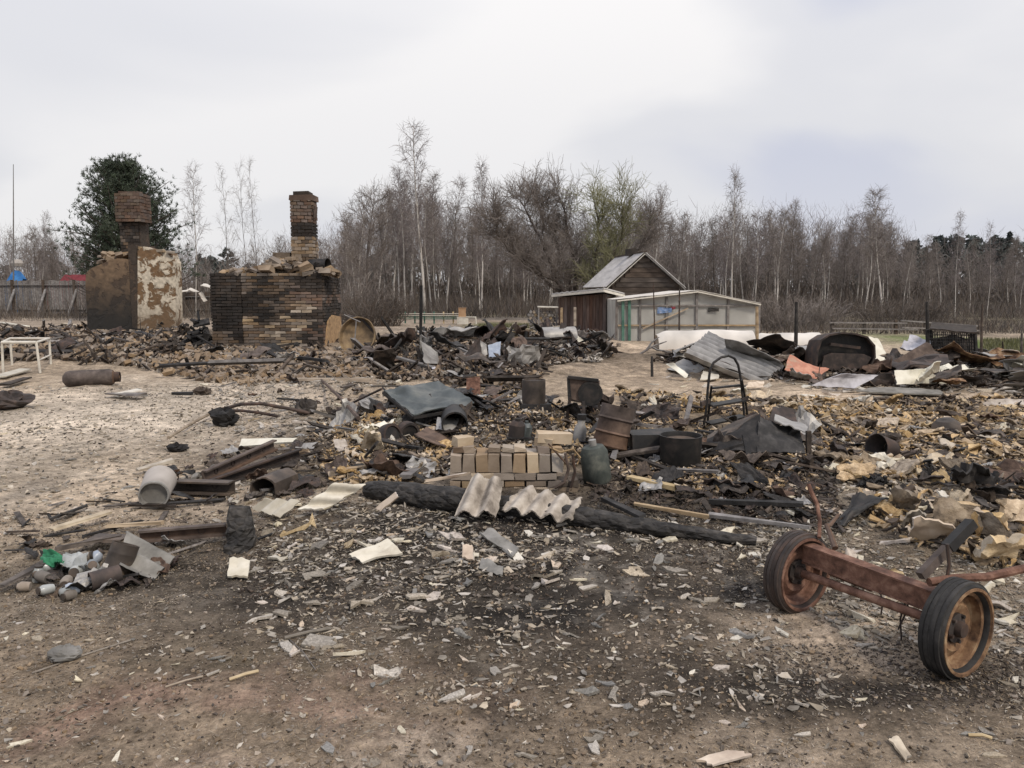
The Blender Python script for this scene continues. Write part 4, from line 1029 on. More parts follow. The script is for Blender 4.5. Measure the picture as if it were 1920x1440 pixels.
def lean_to():
    Cn = D(1136, 631, 28.5); Cn[2] = 0
    org = Cn.copy(); t = thing('shed', 'low dark brown board shed with pale flat roof left of the greenhouse', 'shed', org)
    Lf = D(1047, 620, 31.0); Lf[2] = 0; Rt = D(1168, 628, 31.5); Rt[2] = 0
    zt = D(1136, 548, 28.5)[2]; ztl = D(1047, 555, 31)[2]
    ux = nrm(Lf - Cn); W = np.linalg.norm(Lf - Cn)
    back = nrm(np.cross((0, 0, 1), ux)); back = back if back[1] > 0 else -back
    mb = MB(); mb.prism([Cn + back * .06, Rt + back * .0 + np.array([0, .06, 0]), Rt + ux * W, Lf + back * .06], (0, 0, min(zt, ztl) - .05)); mb.build('wall', 'wood_shed', t)
    n = 15
    for i in range(n):
        f0, f1 = i / n, (i + 1) / n - .006
        a, b = Cn + ux * W * f0, Cn + ux * W * f1; zz = zt + (ztl - zt) * (f0 + f1) / 2 - .06
        mb = MB(); mb.bar((a + b) / 2 + np.array([0, 0, .02]), (a + b) / 2 + np.array([0, 0, zz]), np.linalg.norm(b - a), .04 + .012 * (i % 2), back, .004)
        o = mb.build('board', 'wood_shed', t)
        if i in (3, 4, 5, 6): tag(o, 'darker board of the shed door')
    u2 = nrm(Rt - Cn); W2 = np.linalg.norm(Rt - Cn); b2 = np.array([-u2[1], u2[0], 0])
    for i in range(8):
        a, b = Cn + u2 * W2 * i / 8, Cn + u2 * W2 * (i + .95) / 8
        mb = MB(); mb.bar((a + b) / 2 + np.array([0, 0, .02]), (a + b) / 2 + np.array([0, 0, zt - .1]), np.linalg.norm(b - a), .045, b2, .004); mb.build('board', 'wood_house', t)
    # roof slab with pale edge
    r0 = D(1034, 551, 30.6); r1 = D(1132, 541, 28.1); r2 = D(1171, 551, 29.6); r3 = r0 + (r2 - r1)
    c = quad([r0, r1, r2, r3], 20, 6, waves=(9, .018)); mb = MB(); mb.sheet(c, .05); mb.build('roof', 'roof_pale', t)
    for a, b in ((r0, r1), (r1, r2)):
        mb = MB(); mb.bar(a + np.array([0, -.03, -.08]), b + np.array([0, -.03, -.08]), .03, .09); mb.build('fascia', 'paint_pale', t)
    for px, py, top in ((1053, 614, 577), (1078, 618, 576)):
        p = D(px, py, 28.2); p[2] = 0; mb = MB(); q = D(px, top, 28.2); mb.bar(p, q, .09, .07, (0, 1, 0), .006)
        o = mb.build('fence_post', 'wood_tan', org=p); tag(o, 'pale wooden post before the shed wall, ' + ('the left of two' if px < 1060 else 'the right of two'), 'post')
lean_to()
def greenhouse():
    Y = 24.5
    px = [1156, 1306, 1423]; A = D(1156, 640, Y); B = D(1423, 636, Y + .6); org = np.array([(A[0] + B[0]) / 2, Y, 0])
    t = thing('greenhouse', 'weathered film greenhouse with low gable and green door posts', 'greenhouse', org)
    def pt(x, y, dy=0.0): return D(x, y, Y + .6 * (x - 1156) / 267 + dy)
    eL, ap, eR = pt(1156, 563), pt(1306, 546), pt(1423, 570)
    gL, gR = A.copy(), B.copy(); gL[2] = gR[2] = 0
    dep = np.array([.3, 6.0, 0])
    pane = lambda P, nm='film': tag(MB().prism(P, nrm(dep) * .012).build(nm, 'film', t))
    zr = lambda x, y: pt(x, y)
    xs = [1156, 1200, 1250, 1306, 1365, 1423]
    def top(x): return pt(x, np.interp(x, [1156, 1306, 1423], [563, 546, 570]))
    def low(x):
        p = pt(x, 600); p[2] = 0.02; return p
    for a, b in zip(xs[:-1], xs[1:]):
        mid_a, mid_b = pt(a + 1, 574), pt(b - 1, 574)
        P = [low(a + 1), low(b - 1), pt(b - 1, 574), pt(a + 1, 574)]; pane(P, 'film_panel')
        if top(a)[2] > pt(a, 573)[2] or top(b)[2] > pt(b, 573)[2]:
            P = [pt(a + 1, 573), pt(b - 1, 573), top(b - 1), top(a + 1)]; pane(P, 'film_panel')
    for x in xs:
        mb = MB(); mb.bar(low(x) + np.array([0, -.04, 0]), top(x) + np.array([0, -.04, 0]), .07, .06, (0, 1, 0)); mb.build('post', 'wood_grey', t)
    for x in (1168, 1180):
        mb = MB(); mb.bar(low(x) + np.array([0, -.09, 0]), pt(x, 561, -.09), .09, .05, (0, 1, 0)); mb.build('door_post', 'paint_green', t)
    for ya in (573, 610):
        for a, b in ((1156, 1200), (1200, 1306), (1306, 1423)):
            mb = MB(); mb.bar(pt(a, ya, -.045) + np.array([.04, 0, 0]), pt(b, ya, -.045) - np.array([.04, 0, 0]), .05, .06, (0, 1, 0)); mb.build('rail', 'wood_tan' if ya > 600 else 'wood_grey', t)
    mb = MB(); mb.bar(pt(1205, 616, -.1), pt(1290, 578, -.1), .04, .05, (0, 1, 0)); mb.build('brace', 'wood_tan', t)
    # roof film and side film
    for a, b, nm in ((eL, ap, 'roof_film'), (ap, eR, 'roof_film')):
        c = quad([a + np.array([0, -.15, .03]), b + np.array([0, -.15, .03]), b + dep, a + dep], 12, 8, amp=.03, seed=3); mb = MB(); mb.sheet(c, .012); mb.build(nm, 'film_white', t)
        mb = MB(); mb.bar(a + np.array([0, -.17, -.02]), b + np.array([0, -.17, -.02]), .04, .09, (0, 1, 0)); mb.build('rake_board', 'paint_pale', t)
    for g, e in ((gL, eL), (gR, eR)):
        P = [g, e, e + dep, g + dep]; mb = MB(); mb.prism(P, (.015, 0, 0)); mb.build('side_film', 'film', t)
    mb = MB(); mb.prism([gL + dep, gR + dep, eR + dep, ap + dep, eL + dep], (0, .02, 0)); mb.build('end_film', 'film', t)
    # coloured cloths hung just inside the film
    for nm, m, x, y, w, h, lab in (('cloth', 'cloth_faded_blue', 1246, 577, .50, .20, 'blue cloth hanging in the greenhouse front'), ('cloth', 'cloth_red', 1262, 575, .16, .10, 'small red cloth beside the blue one in the greenhouse'), ('cloth', 'black_paint', 1338, 578, .38, .13, 'small black rag hanging in the right greenhouse bay')):
        p = pt(x, y, -.07); c = quad([p + np.array([-w / 2, 0, -h]), p + np.array([w / 2, 0, -h * .8]), p + np.array([w / 2, 0, 0]), p + np.array([-w / 2, 0, .03])], 9, 6, amp=.03, seed=int(x), rag=.12)
        o = MB().sheet(c, .006).build(nm, m, org=p); tag(o, lab, 'cloth')
greenhouse()
def tunnel():
    # long low plastic tunnel that shows as a pale band
    for i, (x0, x1, yt, yb, Y, lab) in enumerate(((1236, 1418, 620, 662, 20.5, 'long low white plastic tunnel lying before the greenhouse'), (1424, 1545, 626, 655, 21.5, 'short white plastic tunnel right of the greenhouse corner post'))):
        a, b = D(x0, yb, Y), D(x1, yb, Y); h = D(x0, yt, Y)[2]; a[2] = b[2] = 0
        n = 30; th = np.linspace(-.05, pi + .05, 12); P = np.zeros((n, 12, 3))
        for k in range(n):
            f = k / (n - 1); c = a + (b - a) * f; hh = h * (1 + .10 * (vnoise(f * 9, i * 3.1) - .5)) * (.75 + .25 * min(1, f * 9 + .2))
            P[k, :, 0] = c[0]; P[k, :, 1] = c[1] + .45 - .45 * np.cos(th); P[k, :, 2] = np.maximum(hh * np.sin(th), -.02) + .0
        mb = MB(); mb.sheet(P, .01); o = mb.build('plastic_tunnel', 'film_white', org=a, smooth=True); tag(o, lab, 'tunnel')
tunnel()
def far_fence():
    # board fence far left
    Y = 52.0; segs = [(-160, 163), (332, 400)]
    for si, (x0, x1) in enumerate(segs):
        a, b = D(x0, 588, Y), D(x1, 588, Y); zt = D(0, 526, Y)[2] if si == 0 else D(0, 548, Y)[2]
        org = np.array([(a[0] + b[0]) / 2, Y, 0])
        t = thing('board_fence', 'long grey board fence with leaning pale props at the far left' if si == 0 else 'short dark board fence between the two stove ruins', 'fence', org)
        mb = MB(); x = a[0]
        while x < b[0]:
            mb.box((x + .07, Y + rnd.uniform(0, .02), (zt + .15) / 2), (.13, .025, zt - .15 + rnd.uniform(-.06, .06)), rot(0, rnd.uniform(-.01, .01), 0)); x += .15
        tag(mb.build('board', 'wood_grey' if si == 0 else 'wood_house', t), kind='stuff')
        for z in (.45, zt - .3):
            mb = MB(); mb.bar((a[0], Y - .06, z), (b[0], Y - .06, z), .05, .12, (0, 1, 0)); mb.build('rail', 'wood_grey', t)
        k = a[0] + .6; j = 0
        while k < b[0]:
            mb = MB(); mb.bar((k, Y - .15, 0), (k, Y - .12, zt + .05), .14, .12, (0, 1, 0)); mb.build('post', 'wood_house', t)
            if si == 0:
                mb = MB(); mb.bar((k - .05, Y - 1.0, 0), (k + .2, Y - .2, zt * .75), .13, .10, (0, 1, 0)); mb.build('prop', 'wood_grey', t)
            k += 2.1; j += 1
far_fence()
def far_bits():
    # blue car-like tarp and white tank behind the fence, red roof, antenna pole
    Y = 58.0
    p = D(33, 522, Y); t = thing('blue_tarpaulin', 'blue tarpaulin heap showing over the far left board fence', 'tarpaulin', (p[0], Y, 0))
    mb = MB(); n = 12
    c = np.zeros((n, 8, 3)); th = np.linspace(0, pi, 8)
    for k in range(n):
        f = k / (n - 1); c[k, :, 0] = p[0] - .8 + 1.5 * f; c[k, :, 1] = Y - .8 * np.cos(th); c[k, :, 2] = np.sin(th) ** .5 * (D(33, 500, Y)[2]) * (.8 + .2 * math.sin(f * pi))
    mb.sheet(c, .02); mb.build('cover', 'cloth_blue', t, True); t.scale = (.75, 1, .93)
    q = D(33, 500, Y); mb = MB(); mb.lathe([(0, 0), (.35, .05), (.42, .3), (.3, .55), (0, .62)], 14, (q[0], Y, q[2] - .05)); o = mb.build('white_tub', 'pail_white', org=(q[0], Y, q[2])); tag(o, 'white tub on top of the blue tarpaulin', 'tub')
    q = D(148, 519, 57); t2 = thing('red_car', 'red car roof showing over the fence beside the pine', 'car', (q[0], 57, 0))
    zt = q[2] + .15
    mb = MB(); mb.prism([(q[0] - 1.3, 56.3, zt - .75), (q[0] + 1.3, 56.3, zt - .75), (q[0] + .8, 56.5, zt), (q[0] - .75, 56.5, zt)], (0, 1.3, 0)); mb.build('cabin', 'cloth_red', t2)
    mb = MB(); mb.prism([(q[0] - 2, 56.2, .35), (q[0] + 2, 56.2, .35), (q[0] + 2, 56.2, zt - .75), (q[0] - 2, 56.2, zt - .72)], (0, 1.6, 0)); mb.build('body', 'cloth_red', t2)
    for s in (-1.2, 1.2):
        mb = MB(); mb.lathe([(0, -.1), (.34, -.1), (.34, .1), (0, .1)], 18, (q[0] + s, 56.2, .34), align((0, 1, 0))); mb.build('wheel', 'rubber', t2, True)
    a = D(25, 585, 54); b = D(25, 308, 54); a[2] = 0
    mb = MB(); mb.tube([a, (a + b) / 2, b], [.06, .045, .02], 8); o = mb.build('antenna_pole', 'wood_grey', org=a); tag(o, 'tall thin pole rising from the far left fence', 'pole')
    # white plastic pipes heap behind, between the ruins
    for k, (x0, y0, x1, y1) in enumerate(((333, 548, 352, 545), (350, 543, 368, 548), (376, 535, 398, 540), (372, 550, 382, 566))):
        Yk = 40; A, B = D(x0, y0, Yk), D(x1, y1, Yk + .3)
        mb = MB(); c = quad([A, B, B + np.array([0, .4, .05]), A + np.array([0, .4, .08])], 8, 5, amp=.06, seed=k); mb.sheet(c, .03); o = mb.build('white_scrap', 'film_white', org=A)
        tag(o, ('crumpled white scrap on the dark fence, leftmost of four', 'crumpled white scrap on the dark fence, second of four', 'white scrap highest on the dark fence beside the stove', 'narrow white scrap hanging down the dark fence')[k], 'scrap')
    # posts, green gate and boxes in the middle distance
    Yp = 18.0; p = G(788, 655); q = D(790, 535, p[1]); mb = MB(); mb.bar(p - np.array([0, 0, .1]), q, .06, .06, (0, 1, 0), .004); o = mb.build('post', 'char', org=p); tag(o, 'thin black burnt post standing alone in the rubble right of the brick stove', 'post')
    p = D(731, 600, 38); p[2] = 0; q = D(731, 556, 38); mb = MB(); mb.bar(p, q, .12, .12, (0, 1, 0)); o = mb.build('post', 'birch_bark', org=p); tag(o, 'short pale post by the bush right of the brick stove', 'post')
    Yg = 39.0
    a, b = D(742, 606, Yg), D(868, 606, Yg); a[2] = b[2] = 0; zt = D(742, 588, Yg)[2]
    t = thing('green_fence', 'low green painted fence across the yard behind the rubble', 'fence', ((a[0] + b[0]) / 2, Yg, 0))
    for i, x in enumerate(np.linspace(a[0], b[0], 8)):
        mb = MB(); mb.bar((x, Yg, 0), (x, Yg, zt + .1), .07, .07, (0, 1, 0)); mb.build('post', 'paint_green' if i not in (5, 6) else 'wood_yellow', t)
    for z in np.linspace(.25, zt, 4):
        mb = MB(); mb.bar((a[0], Yg - .06, z), (b[0], Yg - .06, z), .03, .12 if z < zt - .1 else .06, (0, 1, 0)); mb.build('rail', 'paint_green' if z < zt - .1 else 'paint_pale', t)
    a, b = D(866, 606, Yg), D(893, 606, Yg - .5); mb = MB(); mb.tube([D(870, 595, Yg), D(892, 595, Yg - .4), D(893, 610, Yg - .4)], .05, 6); o = mb.build('bent_pipe', 'paint_pale', org=D(893, 610, Yg - .4)); tag(o, 'pale bent pipe at the right end of the green fence', 'pipe')
    for nm, m, x, y0, y1, w, lab in (('crate', 'paint_pale', 868, 606, 595, .55, 'white crate below the orange box at the green fence'), ('box', 'cardboard', 867, 594.5, 578, .36, 'orange brown box stacked on the white crate')):
        p = D(x, y0, Yg - .7); q = D(x, y1, Yg - .7); 
        z0 = 0 if nm == 'crate' else q[2] - (q[2] - p[2])
        mb = MB(); mb.box((p[0], p[1], (z0 + q[2]) / 2), (w, w * .8, q[2] - z0), None, .01); 
        t = thing(nm, lab, 'box', (p[0], p[1], z0)); mb.build('body', m, t)
        mb = MB(); mb.box((p[0], p[1], q[2] + .012), (w + .04, w * .8 + .04, .03)); mb.build('lid', m, t)
    # log pile behind, left of the shed
    Yk = 33.0; k = 0
    t = thing('woodpile', 'stack of firewood under a pale lid left of the brown shed', 'woodpile', D(1015, 612, Yk) * np.array([1, 1, 0]))
    for r in range(6):
        for c in range(9):
            p = D(992 + c * 6.2 + (r % 2) * 3, 612, Yk); mb = MB(); mb.tube([(p[0], Yk - .25, .1 + r * .13), (p[0], Yk + .25, .1 + r * .13)], .065, 7, True, .1); mb.build('log', 'wood_grey' if (r + c) % 3 else 'wood_tan', t)
    p, q = D(1008, 575, Yk), D(1046, 576, Yk); mb = MB(); mb.bar(p, q, .8, .05); mb.build('lid', 'paint_pale', t)
    for x in (1010, 1044): mb = MB(); a = D(x, 612, Yk - .35); a[2] = 0; b = D(x, 577, Yk - .35); mb.bar(a, b, .06, .06, (0, 1, 0)); mb.build('post', 'wood_grey', t)
far_bits()

# ------------------------------------------------------------------ right background: sheets, posts, burnt shed
def sheet_thing(name, label, cat, m, corners, nu=10, nv=8, th=.008, amp=.03, waves=None, rag=.06, seed=1, group=None, curl=None, smooth=True):
    c = [np.asarray(v, float) for v in corners]
    org = min(c, key=lambda v: v[2]).copy()
    o = MB().sheet(quad(c, nu, nv, amp, waves, seed, rag, curl), th).build(name, m, org=org, smooth=smooth)
    return tag(o, label, cat, group)
def GH(px, py, h): 
    """point seen at (px, py) lying h above the ground under it"""
    z = h
    d = ray(px, py)
    for _ in range(6):
        t = (z - CAMZ) / d[2]; z = .5 * z + .5 * (H(d[0] * t, d[1] * t) + h)
    return np.array([d[0] * t, d[1] * t, z])
def V3(px, py, ref, dy=0.0):
    """point at (px, py) standing over the ground seen at ref"""
    return D(px, py, G(*ref)[1] + dy)

# big fallen sheet of corrugated roofing
b = (1400, 712)
sheet_thing('corrugated_sheet', 'large grey corrugated roofing sheet slumped over burnt rubble near the greenhouse', 'metal sheet', 'zinc',
            [V3(1280, 664, b, .2), V3(1425, 722, b, -.3), V3(1470, 692, b, .1), V3(1325, 626, b, 2.0)], 26, 72, .006, .04, None, .03, 5, curl=lambda U, W: .06 * np.cos(W * 7 * 2 * pi))
sheet_thing('corrugated_sheet', 'dark edged corrugated sheet sliding under the large grey one', 'metal sheet', 'steel_burnt',
            [V3(1330, 690, b, 0), V3(1480, 722, b, -.3), V3(1520, 712, b, .3), V3(1385, 655, b, 1.6)], 26, 60, .006, .05, None, .04, 6, curl=lambda U, W: .04 * np.cos(W * 5 * 2 * pi))
sheet_thing('metal_sheet', 'grey buckled sheet lying flat below the corrugated roofing', 'metal sheet', 'steel_pale',
            [V3(1250, 690, (1290, 700)), V3(1300, 712, (1290, 706), 0), V3(1325, 690, (1290, 700), .4), V3(1282, 668, (1290, 700), .9)], 9, 7, .006, .06, None, .1, 7)
sheet_thing('white_shard', 'pointed white scrap at the left end of the fallen roofing', 'scrap', 'white_tin', [GH(1246, 682, .25), GH(1288, 712, .05), GH(1292, 703, .1), GH(1262, 679, .3)], 8, 4, .01, .02, None, .15, 8)
sheet_thing('metal_sheet', 'orange red rusted sheet leaning beside the burnt hood', 'metal sheet', 'orange_tin',
            [V3(1472, 690, (1530, 715)), V3(1522, 716, (1530, 716)), V3(1556, 694, (1530, 715), .4), V3(1478, 665, (1530, 715), .7)], 12, 8, .008, .05, None, .06, 9)
sheet_thing('metal_sheet', 'pale lilac grey sheet lying in front of the burnt hood', 'metal sheet', 'lilac_tin',
            [GH(1514, 724, .08), GH(1600, 730, .05), GH(1652, 702, .28), GH(1576, 700, .30)], 12, 8, .008, .05, None, .08, 10)
sheet_thing('metal_sheet', 'cream white folded sheet lying below the rusty triangle', 'metal sheet', 'white_tin',
            [GH(1681, 721, .10), GH(1778, 719, .08), GH(1740, 692, .32), GH(1676, 694, .30)], 12, 8, .01, .035, None, .05, 11)
sheet_thing('metal_sheet', 'rusty brown sheet standing as a triangle behind the cream one', 'metal sheet', 'rust',
            [V3(1650, 690, (1700, 705)), V3(1772, 698, (1700, 705), .2), V3(1762, 664, (1700, 705), .4), V3(1738, 640, (1700, 705), .5)], 12, 8, .008, .06, None, .04, 12)
sheet_thing('metal_sheet', 'long flat grey board lying in the sand below the cream sheet', 'board', 'slate_grey', [GH(1600, 735, .05), GH(1770, 742, .03), GH(1762, 730, .06), GH(1640, 727, .09)], 12, 4, .02, .02, None, .05, 13)
sheet_thing('metal_sheet', 'brown crushed strip between lilac and cream sheets', 'metal sheet', 'rust_dark', [GH(1600, 722, .06), GH(1680, 722, .06), GH(1672, 700, .25), GH(1615, 703, .2)], 9, 7, .008, .09, None, .1, 14)
sheet_thing('metal_sheet', 'pale curved sheet rim behind the burnt hood', 'metal sheet', 'white_tin',
            [V3(1642, 668, (1650, 700), .3), V3(1662, 664, (1650, 700), .4), V3(1646, 634, (1650, 700), .6), V3(1628, 630, (1650, 700), .6)], 6, 10, .01, .03, None, .05, 15)
sheet_thing('metal_sheet', 'small pale plate standing at the hood corner', 'metal sheet', 'white_tin',
            [V3(1632, 688, (1640, 702)), V3(1655, 690, (1640, 702)), V3(1660, 670, (1640, 702), .2), V3(1640, 665, (1640, 702), .2)], 6, 6, .01, .03, None, .1, 16)
for k, (x, y, w, h, m, lab) in enumerate(((1800, 690, 40, 14, 'white_tin', 'bright torn plate under the burnt wire shed'), (1890, 700, 60, 10, 'white_tin', 'long pale plate by the right edge, before the grass'), (1905, 722, 70, 8, 'slate_pink', 'flat pinkish plate lying at the right edge'),
                                          (1850, 684, 26, 20, 'steel_pale', 'small bent plate right of the wire shed'), (1415, 722, 40, 16, 'slate_pink', 'small pinkish crumpled scrap in front of the corrugated roofing'), (1385, 733, 36, 10, 'white_tin', 'white sliver in front of the corrugated roofing'),
                                          (1880, 755, 90, 16, 'slate_pink', 'broad reddish plate on the sand at the right edge'), (1330, 704, 40, 20, 'slate_cream', 'cream plate under the left of the ladder arch'))):
    sheet_thing('torn_plate', lab, 'scrap', m, [GH(x - w / 2, y + h / 2, .04), GH(x + w / 2, y + h * .4, .03), GH(x + w * .45, y - h / 2, .12), GH(x - w * .3, y - h * .4, .14)], 8, 6, .01, .04, None, .14, 30 + k)

def burnt_hood():
    c = G(1585, 700); Y = c[1]
    t = thing('burnt_hood', 'big dark burnt metal hood with arched top standing among roofing sheets', 'hood', c)
    out = [(1530, 700), (1533, 660), (1540, 638), (1556, 628), (1580, 624), (1605, 626), (1626, 632), (1640, 648), (1641, 670), (1630, 692), (1600, 702), (1560, 704)]
    n = 14
    # outer shell: arched band pushed back
    arc = np.array([D(a, b, Y) for a, b in out[:11]])
    P = np.stack([arc, arc + np.array([.05, .35, -.02]), arc + np.array([.1, .8, -.06])], 1)
    MB().sheet(P, .03).build('shell', 'rust_dark', t, True)
    MB().prism([D(a, b, Y + .18) for a, b in out], (0, .02, 0)).build('back_plate', 'black_paint', t)
    mb = MB(); mb.bar(D(1556, 645, Y + .05), D(1612, 652, Y + .05), .05, .07, (0, 1, 0)); mb.build('cross_bar', 'rust_dark', t)
    mb = MB(); mb.prism([D(a, b, Y + .04) for a, b in ((1545, 668), (1560, 662), (1620, 664), (1634, 670), (1622, 690), (1560, 694), (1540, 690))], (0, .05, 0)); mb.build('lower_plate', 'rust_dark', t)
burnt_hood()
def wire_shed():
    c = G(1790, 690); Y = c[1] + .6
    t = thing('wire_cage', 'charred wire cage hut with slanting roof beside the rusty triangle', 'cage', (c[0], Y, c[2]))
    def q(a, b, dy=0): return D(a, b, Y + dy)
    for (a, b, d) in ((1742, 695, 0), (1832, 688, 0), (1748, 690, 1.2), (1826, 686, 1.2)):
        mb = MB(); mb.bar(q(a, b, d), q(a - 4, 618 if a < 1790 else 623, d), .05, .05, (0, 1, 0)); mb.build('post', 'char', t)
    c4 = [q(1742, 618, -.1), q(1834, 625, -.1), q(1830, 612, 1.4), q(1746, 606, 1.4)]
    MB().sheet(quad(c4, 12, 8, .03, None, 3, .04), .03).build('roof', 'char_brown', t)
    mb = MB()
    for i in range(26):
        f = i / 25; a = 1744 + 88 * f; mb.tube([q(a, 694 - 6 * f), q(a - 2 + rnd.uniform(-3, 3), 655), q(a - 3, 620 + 5 * f)], .011, 4, False)
    for i in range(10):
        y = 628 + i * 6.6; mb.tube([q(1742, y), q(1786, y + rnd.uniform(-1, 2)), q(1832, y + 1)], .010, 4, False)
    tag(mb.build('wire_mesh', 'char', t), kind='stuff')
    mb = MB(); mb.prism([q(a, b, .7) for a, b in ((1746, 694), (1746, 635), (1790, 628), (1828, 640), (1826, 690))], (0, .03, 0)); mb.build('back_panel', 'char_brown', t)
wire_shed()
def rails_back():
    Y = 29.0
    a, b = D(1556, 628, Y), D(1850, 628, Y); a[2] = b[2] = 0
    t = thing('rail_fence', 'grey wooden rail fence behind the burnt hood and wire hut', 'fence', ((a[0] + b[0]) / 2, Y, 0))
    for x0, y0, x1, y1 in ((1556, 605, 1700, 606), (1690, 601, 1832, 611), (1560, 616, 1720, 618), (1690, 614, 1836, 620)):
        mb = MB(); mb.bar(D(x0, y0, Y), D(x1, y1, Y), .05, .10, (0, 1, 0)); mb.build('rail', 'wood_grey', t)
    for x in (1560, 1620, 1680, 1735, 1786, 1836):
        p = D(x, 628, Y + .05); p[2] = 0; mb = MB(); mb.bar(p, D(x + rnd.uniform(-2, 2), 600, Y + .05), .1, .1, (0, 1, 0)); mb.build('post', 'wood_house', t)
rails_back()
for (x, yb, yt, w, lean, m, lab) in ((1492, 660, 566, .10, 1, 'char', 'thick black burnt post left of the burnt hood'), (1741, 668, 566, .09, -3, 'char', 'tall black burnt post beside the wire hut'), (1274, 655, 545, .05, 0, 'rust_dark', 'thin dark iron pole in front of the greenhouse middle'),
                                     (1228, 660, 530, .035, -3, 'rust_dark', 'very thin rod in front of the greenhouse left part'), (1223, 706, 668, .05, -1, 'char', 'short charred stake in the sandy path'), (1419, 655, 575, .10, 0, 'wood_tan', 'grey brown corner post right of the greenhouse'),
                                     (1840, 690, 570, .05, 2, 'char_brown', 'thin burnt sapling post right of the wire hut'), (1520, 668, 640, .07, 1, 'char', 'short black stump post next to the thick burnt post'), (1880, 690, 640, .035, 0, 'char_brown', 'thin stake in the green grass at the right, the left of two'), (1916, 700, 625, .05, 0, 'char_brown', 'thin stake in the green grass at the right edge'),
                                     (950, 690, 640, .06, 0, 'char_brown', 'dark post stub with bent top in the middle rubble'), (985, 650, 622, .08, 2, 'char', 'short black post beside the yellow planks'), (866, 655, 632, .05, -1, 'char', 'small dark stake in the middle rubble')):
    p = G(x, yb); q = D(x + lean, yt, p[1]); mb = MB()
    mb.tube([p - np.array([0, 0, .1]), (p + q) / 2 + np.array([rnd.uniform(-.01, .01), 0, 0]), q], [w / 2 * 1.1, w / 2, w / 2 * .8], 7, True, .08)
    o = mb.build('post', m, org=p); tag(o, lab, 'post')
p = G(1274, 655); mb = MB(); mb.box(p + np.array([0, -.02, .07]), (.28, .2, .16), None, .03); o = mb.build('stone', 'char', org=p); tag(o, 'dark block at the foot of the iron pole', 'stone')
# dry forked branch before the greenhouse
p = G(1225, 665); mb = MB()
for pts in (((1200, 664), (1222, 650), (1250, 640)), ((1222, 650), (1232, 656), (1262, 660)), ((1212, 657), (1222, 642), (1236, 632))):
    mb.tube([D(a, b, p[1]) for a, b in pts], [.03, .025, .012], 5)
o = mb.build('branch', 'wood_grey', org=p); tag(o, 'dry forked branch lying before the greenhouse', 'branch')

def tank(name, lab, cat, m, pa, pb, r, seed=1, mcap=None, parts=True):
    a, b = np.asarray(pa), np.asarray(pb); L = np.linalg.norm(b - a); ax = nrm(b - a); o = a.copy(); o[2] -= r
    t = thing(name, lab, cat, o); Rm = align(ax)
    MB().lathe([(r * .98, 0), (r, .02), (r * 1.02, L * .33), (r * .985, L * .36), (r * 1.01, L * .66), (r * .98, L * .69), (r, L - .02), (r * .97, L)], 26, a, Rm, dent=.05).build('body', m, t, True)
    MB().lathe([(r * .97, 0), (r * .9, .02), (0, .025)], 26, a, Rm).build('end_cap', mcap or m, t, True)
    MB().lathe([(r * .97, 0), (r * .9, -.02), (0, -.03)], 26, b, Rm).build('end_cap', mcap or m, t, True)
    return t
# grey tank and yellow planks near the shed
p = G(1050, 655); tank('water_tank', 'grey burnt water tank lying in the rubble before the shed', 'tank', 'steel_pale', D(1016, 634, p[1]) , D(1078, 632, p[1] + .15), .24, mcap='rust_dark')
sheet_thing('torn_plate', 'white curled scrap at the right end of the grey tank', 'scrap', 'white_tin', [V3(1072, 655, (1080, 660)), V3(1100, 652, (1080, 660)), V3(1096, 640, (1080, 660), .1), V3(1076, 622, (1080, 660), .2)], 7, 6, .01, .05, None, .1, 51)
for k, (x0, y0, x1, y1, lab) in enumerate(((925, 628, 1000, 618, 'yellow plank on top of the plank heap'), (936, 632, 1010, 630, 'second yellow plank of the heap'), (950, 622, 966, 606, 'yellow plank leaning upwards over the heap'), (960, 608, 1004, 622, 'yellow plank sloping down to the right over the heap'),
                                           (955, 640, 1020, 634, 'lowest yellow plank of the heap'), (1010, 618, 1050, 612, 'pale plank behind the grey tank'))):
    p = G(970, 645); A, B = D(x0, y0, p[1] + .2 * k), D(x1, y1, p[1] + .2 * k); A[2] = max(A[2], p[2] + .05)
    mb = MB(); mb.bar(A, B, .16, .035); o = mb.build('plank', 'wood_yellow', org=A); tag(o, lab + ' left of the shed', 'plank')
for k, (x, y, r, m, lab) in enumerate(((1127, 645, .09, 'black_paint', 'small black bucket on the sand before the shed door'), (1160, 652, .07, 'clay', 'grey lump right of the black bucket'))):
    p = G(x, y); mb = MB(); mb.lathe([(0, 0), (r * .8, 0), (r, r * 1.6), (r * .92, r * 1.6), (r * .75, .03), (0, .03)], 16, p); o = mb.build('bucket', m, org=p); tag(o, lab, 'bucket')
# basin and curved scrap right of the brick stove
def brass_basin():
    c = G(690, 660); Y = c[1]
    t = thing('boiler_shell', 'brownish half of a burnt boiler tilted against the stove right side', 'boiler', c)
    Rm = rot(math.radians(68), math.radians(-28), 0)
    ctr = D(676, 634, Y)
    MB().lathe([(0, -.02), (.34, .02), (.40, .09), (.42, .22), (.40, .22), (.38, .10), (.32, .05), (0, .03)], 28, ctr, Rm, dent=.06).build('bowl', 'brass', t, True)
    mb = MB(); mb.tube([D(652, 592, Y), D(680, 600, Y), D(700, 622, Y - .05), D(718, 652, Y - .1)], .03, 7); mb.build('rim_bar', 'rust_dark', t)
    for pts in (((645, 590), (676, 604)), ((664, 655), (668, 600))):
        mb = MB(); mb.tube([D(a, b, Y - .15) for a, b in pts], .014, 5); mb.build('rod', 'wood_grey', t)
brass_basin()
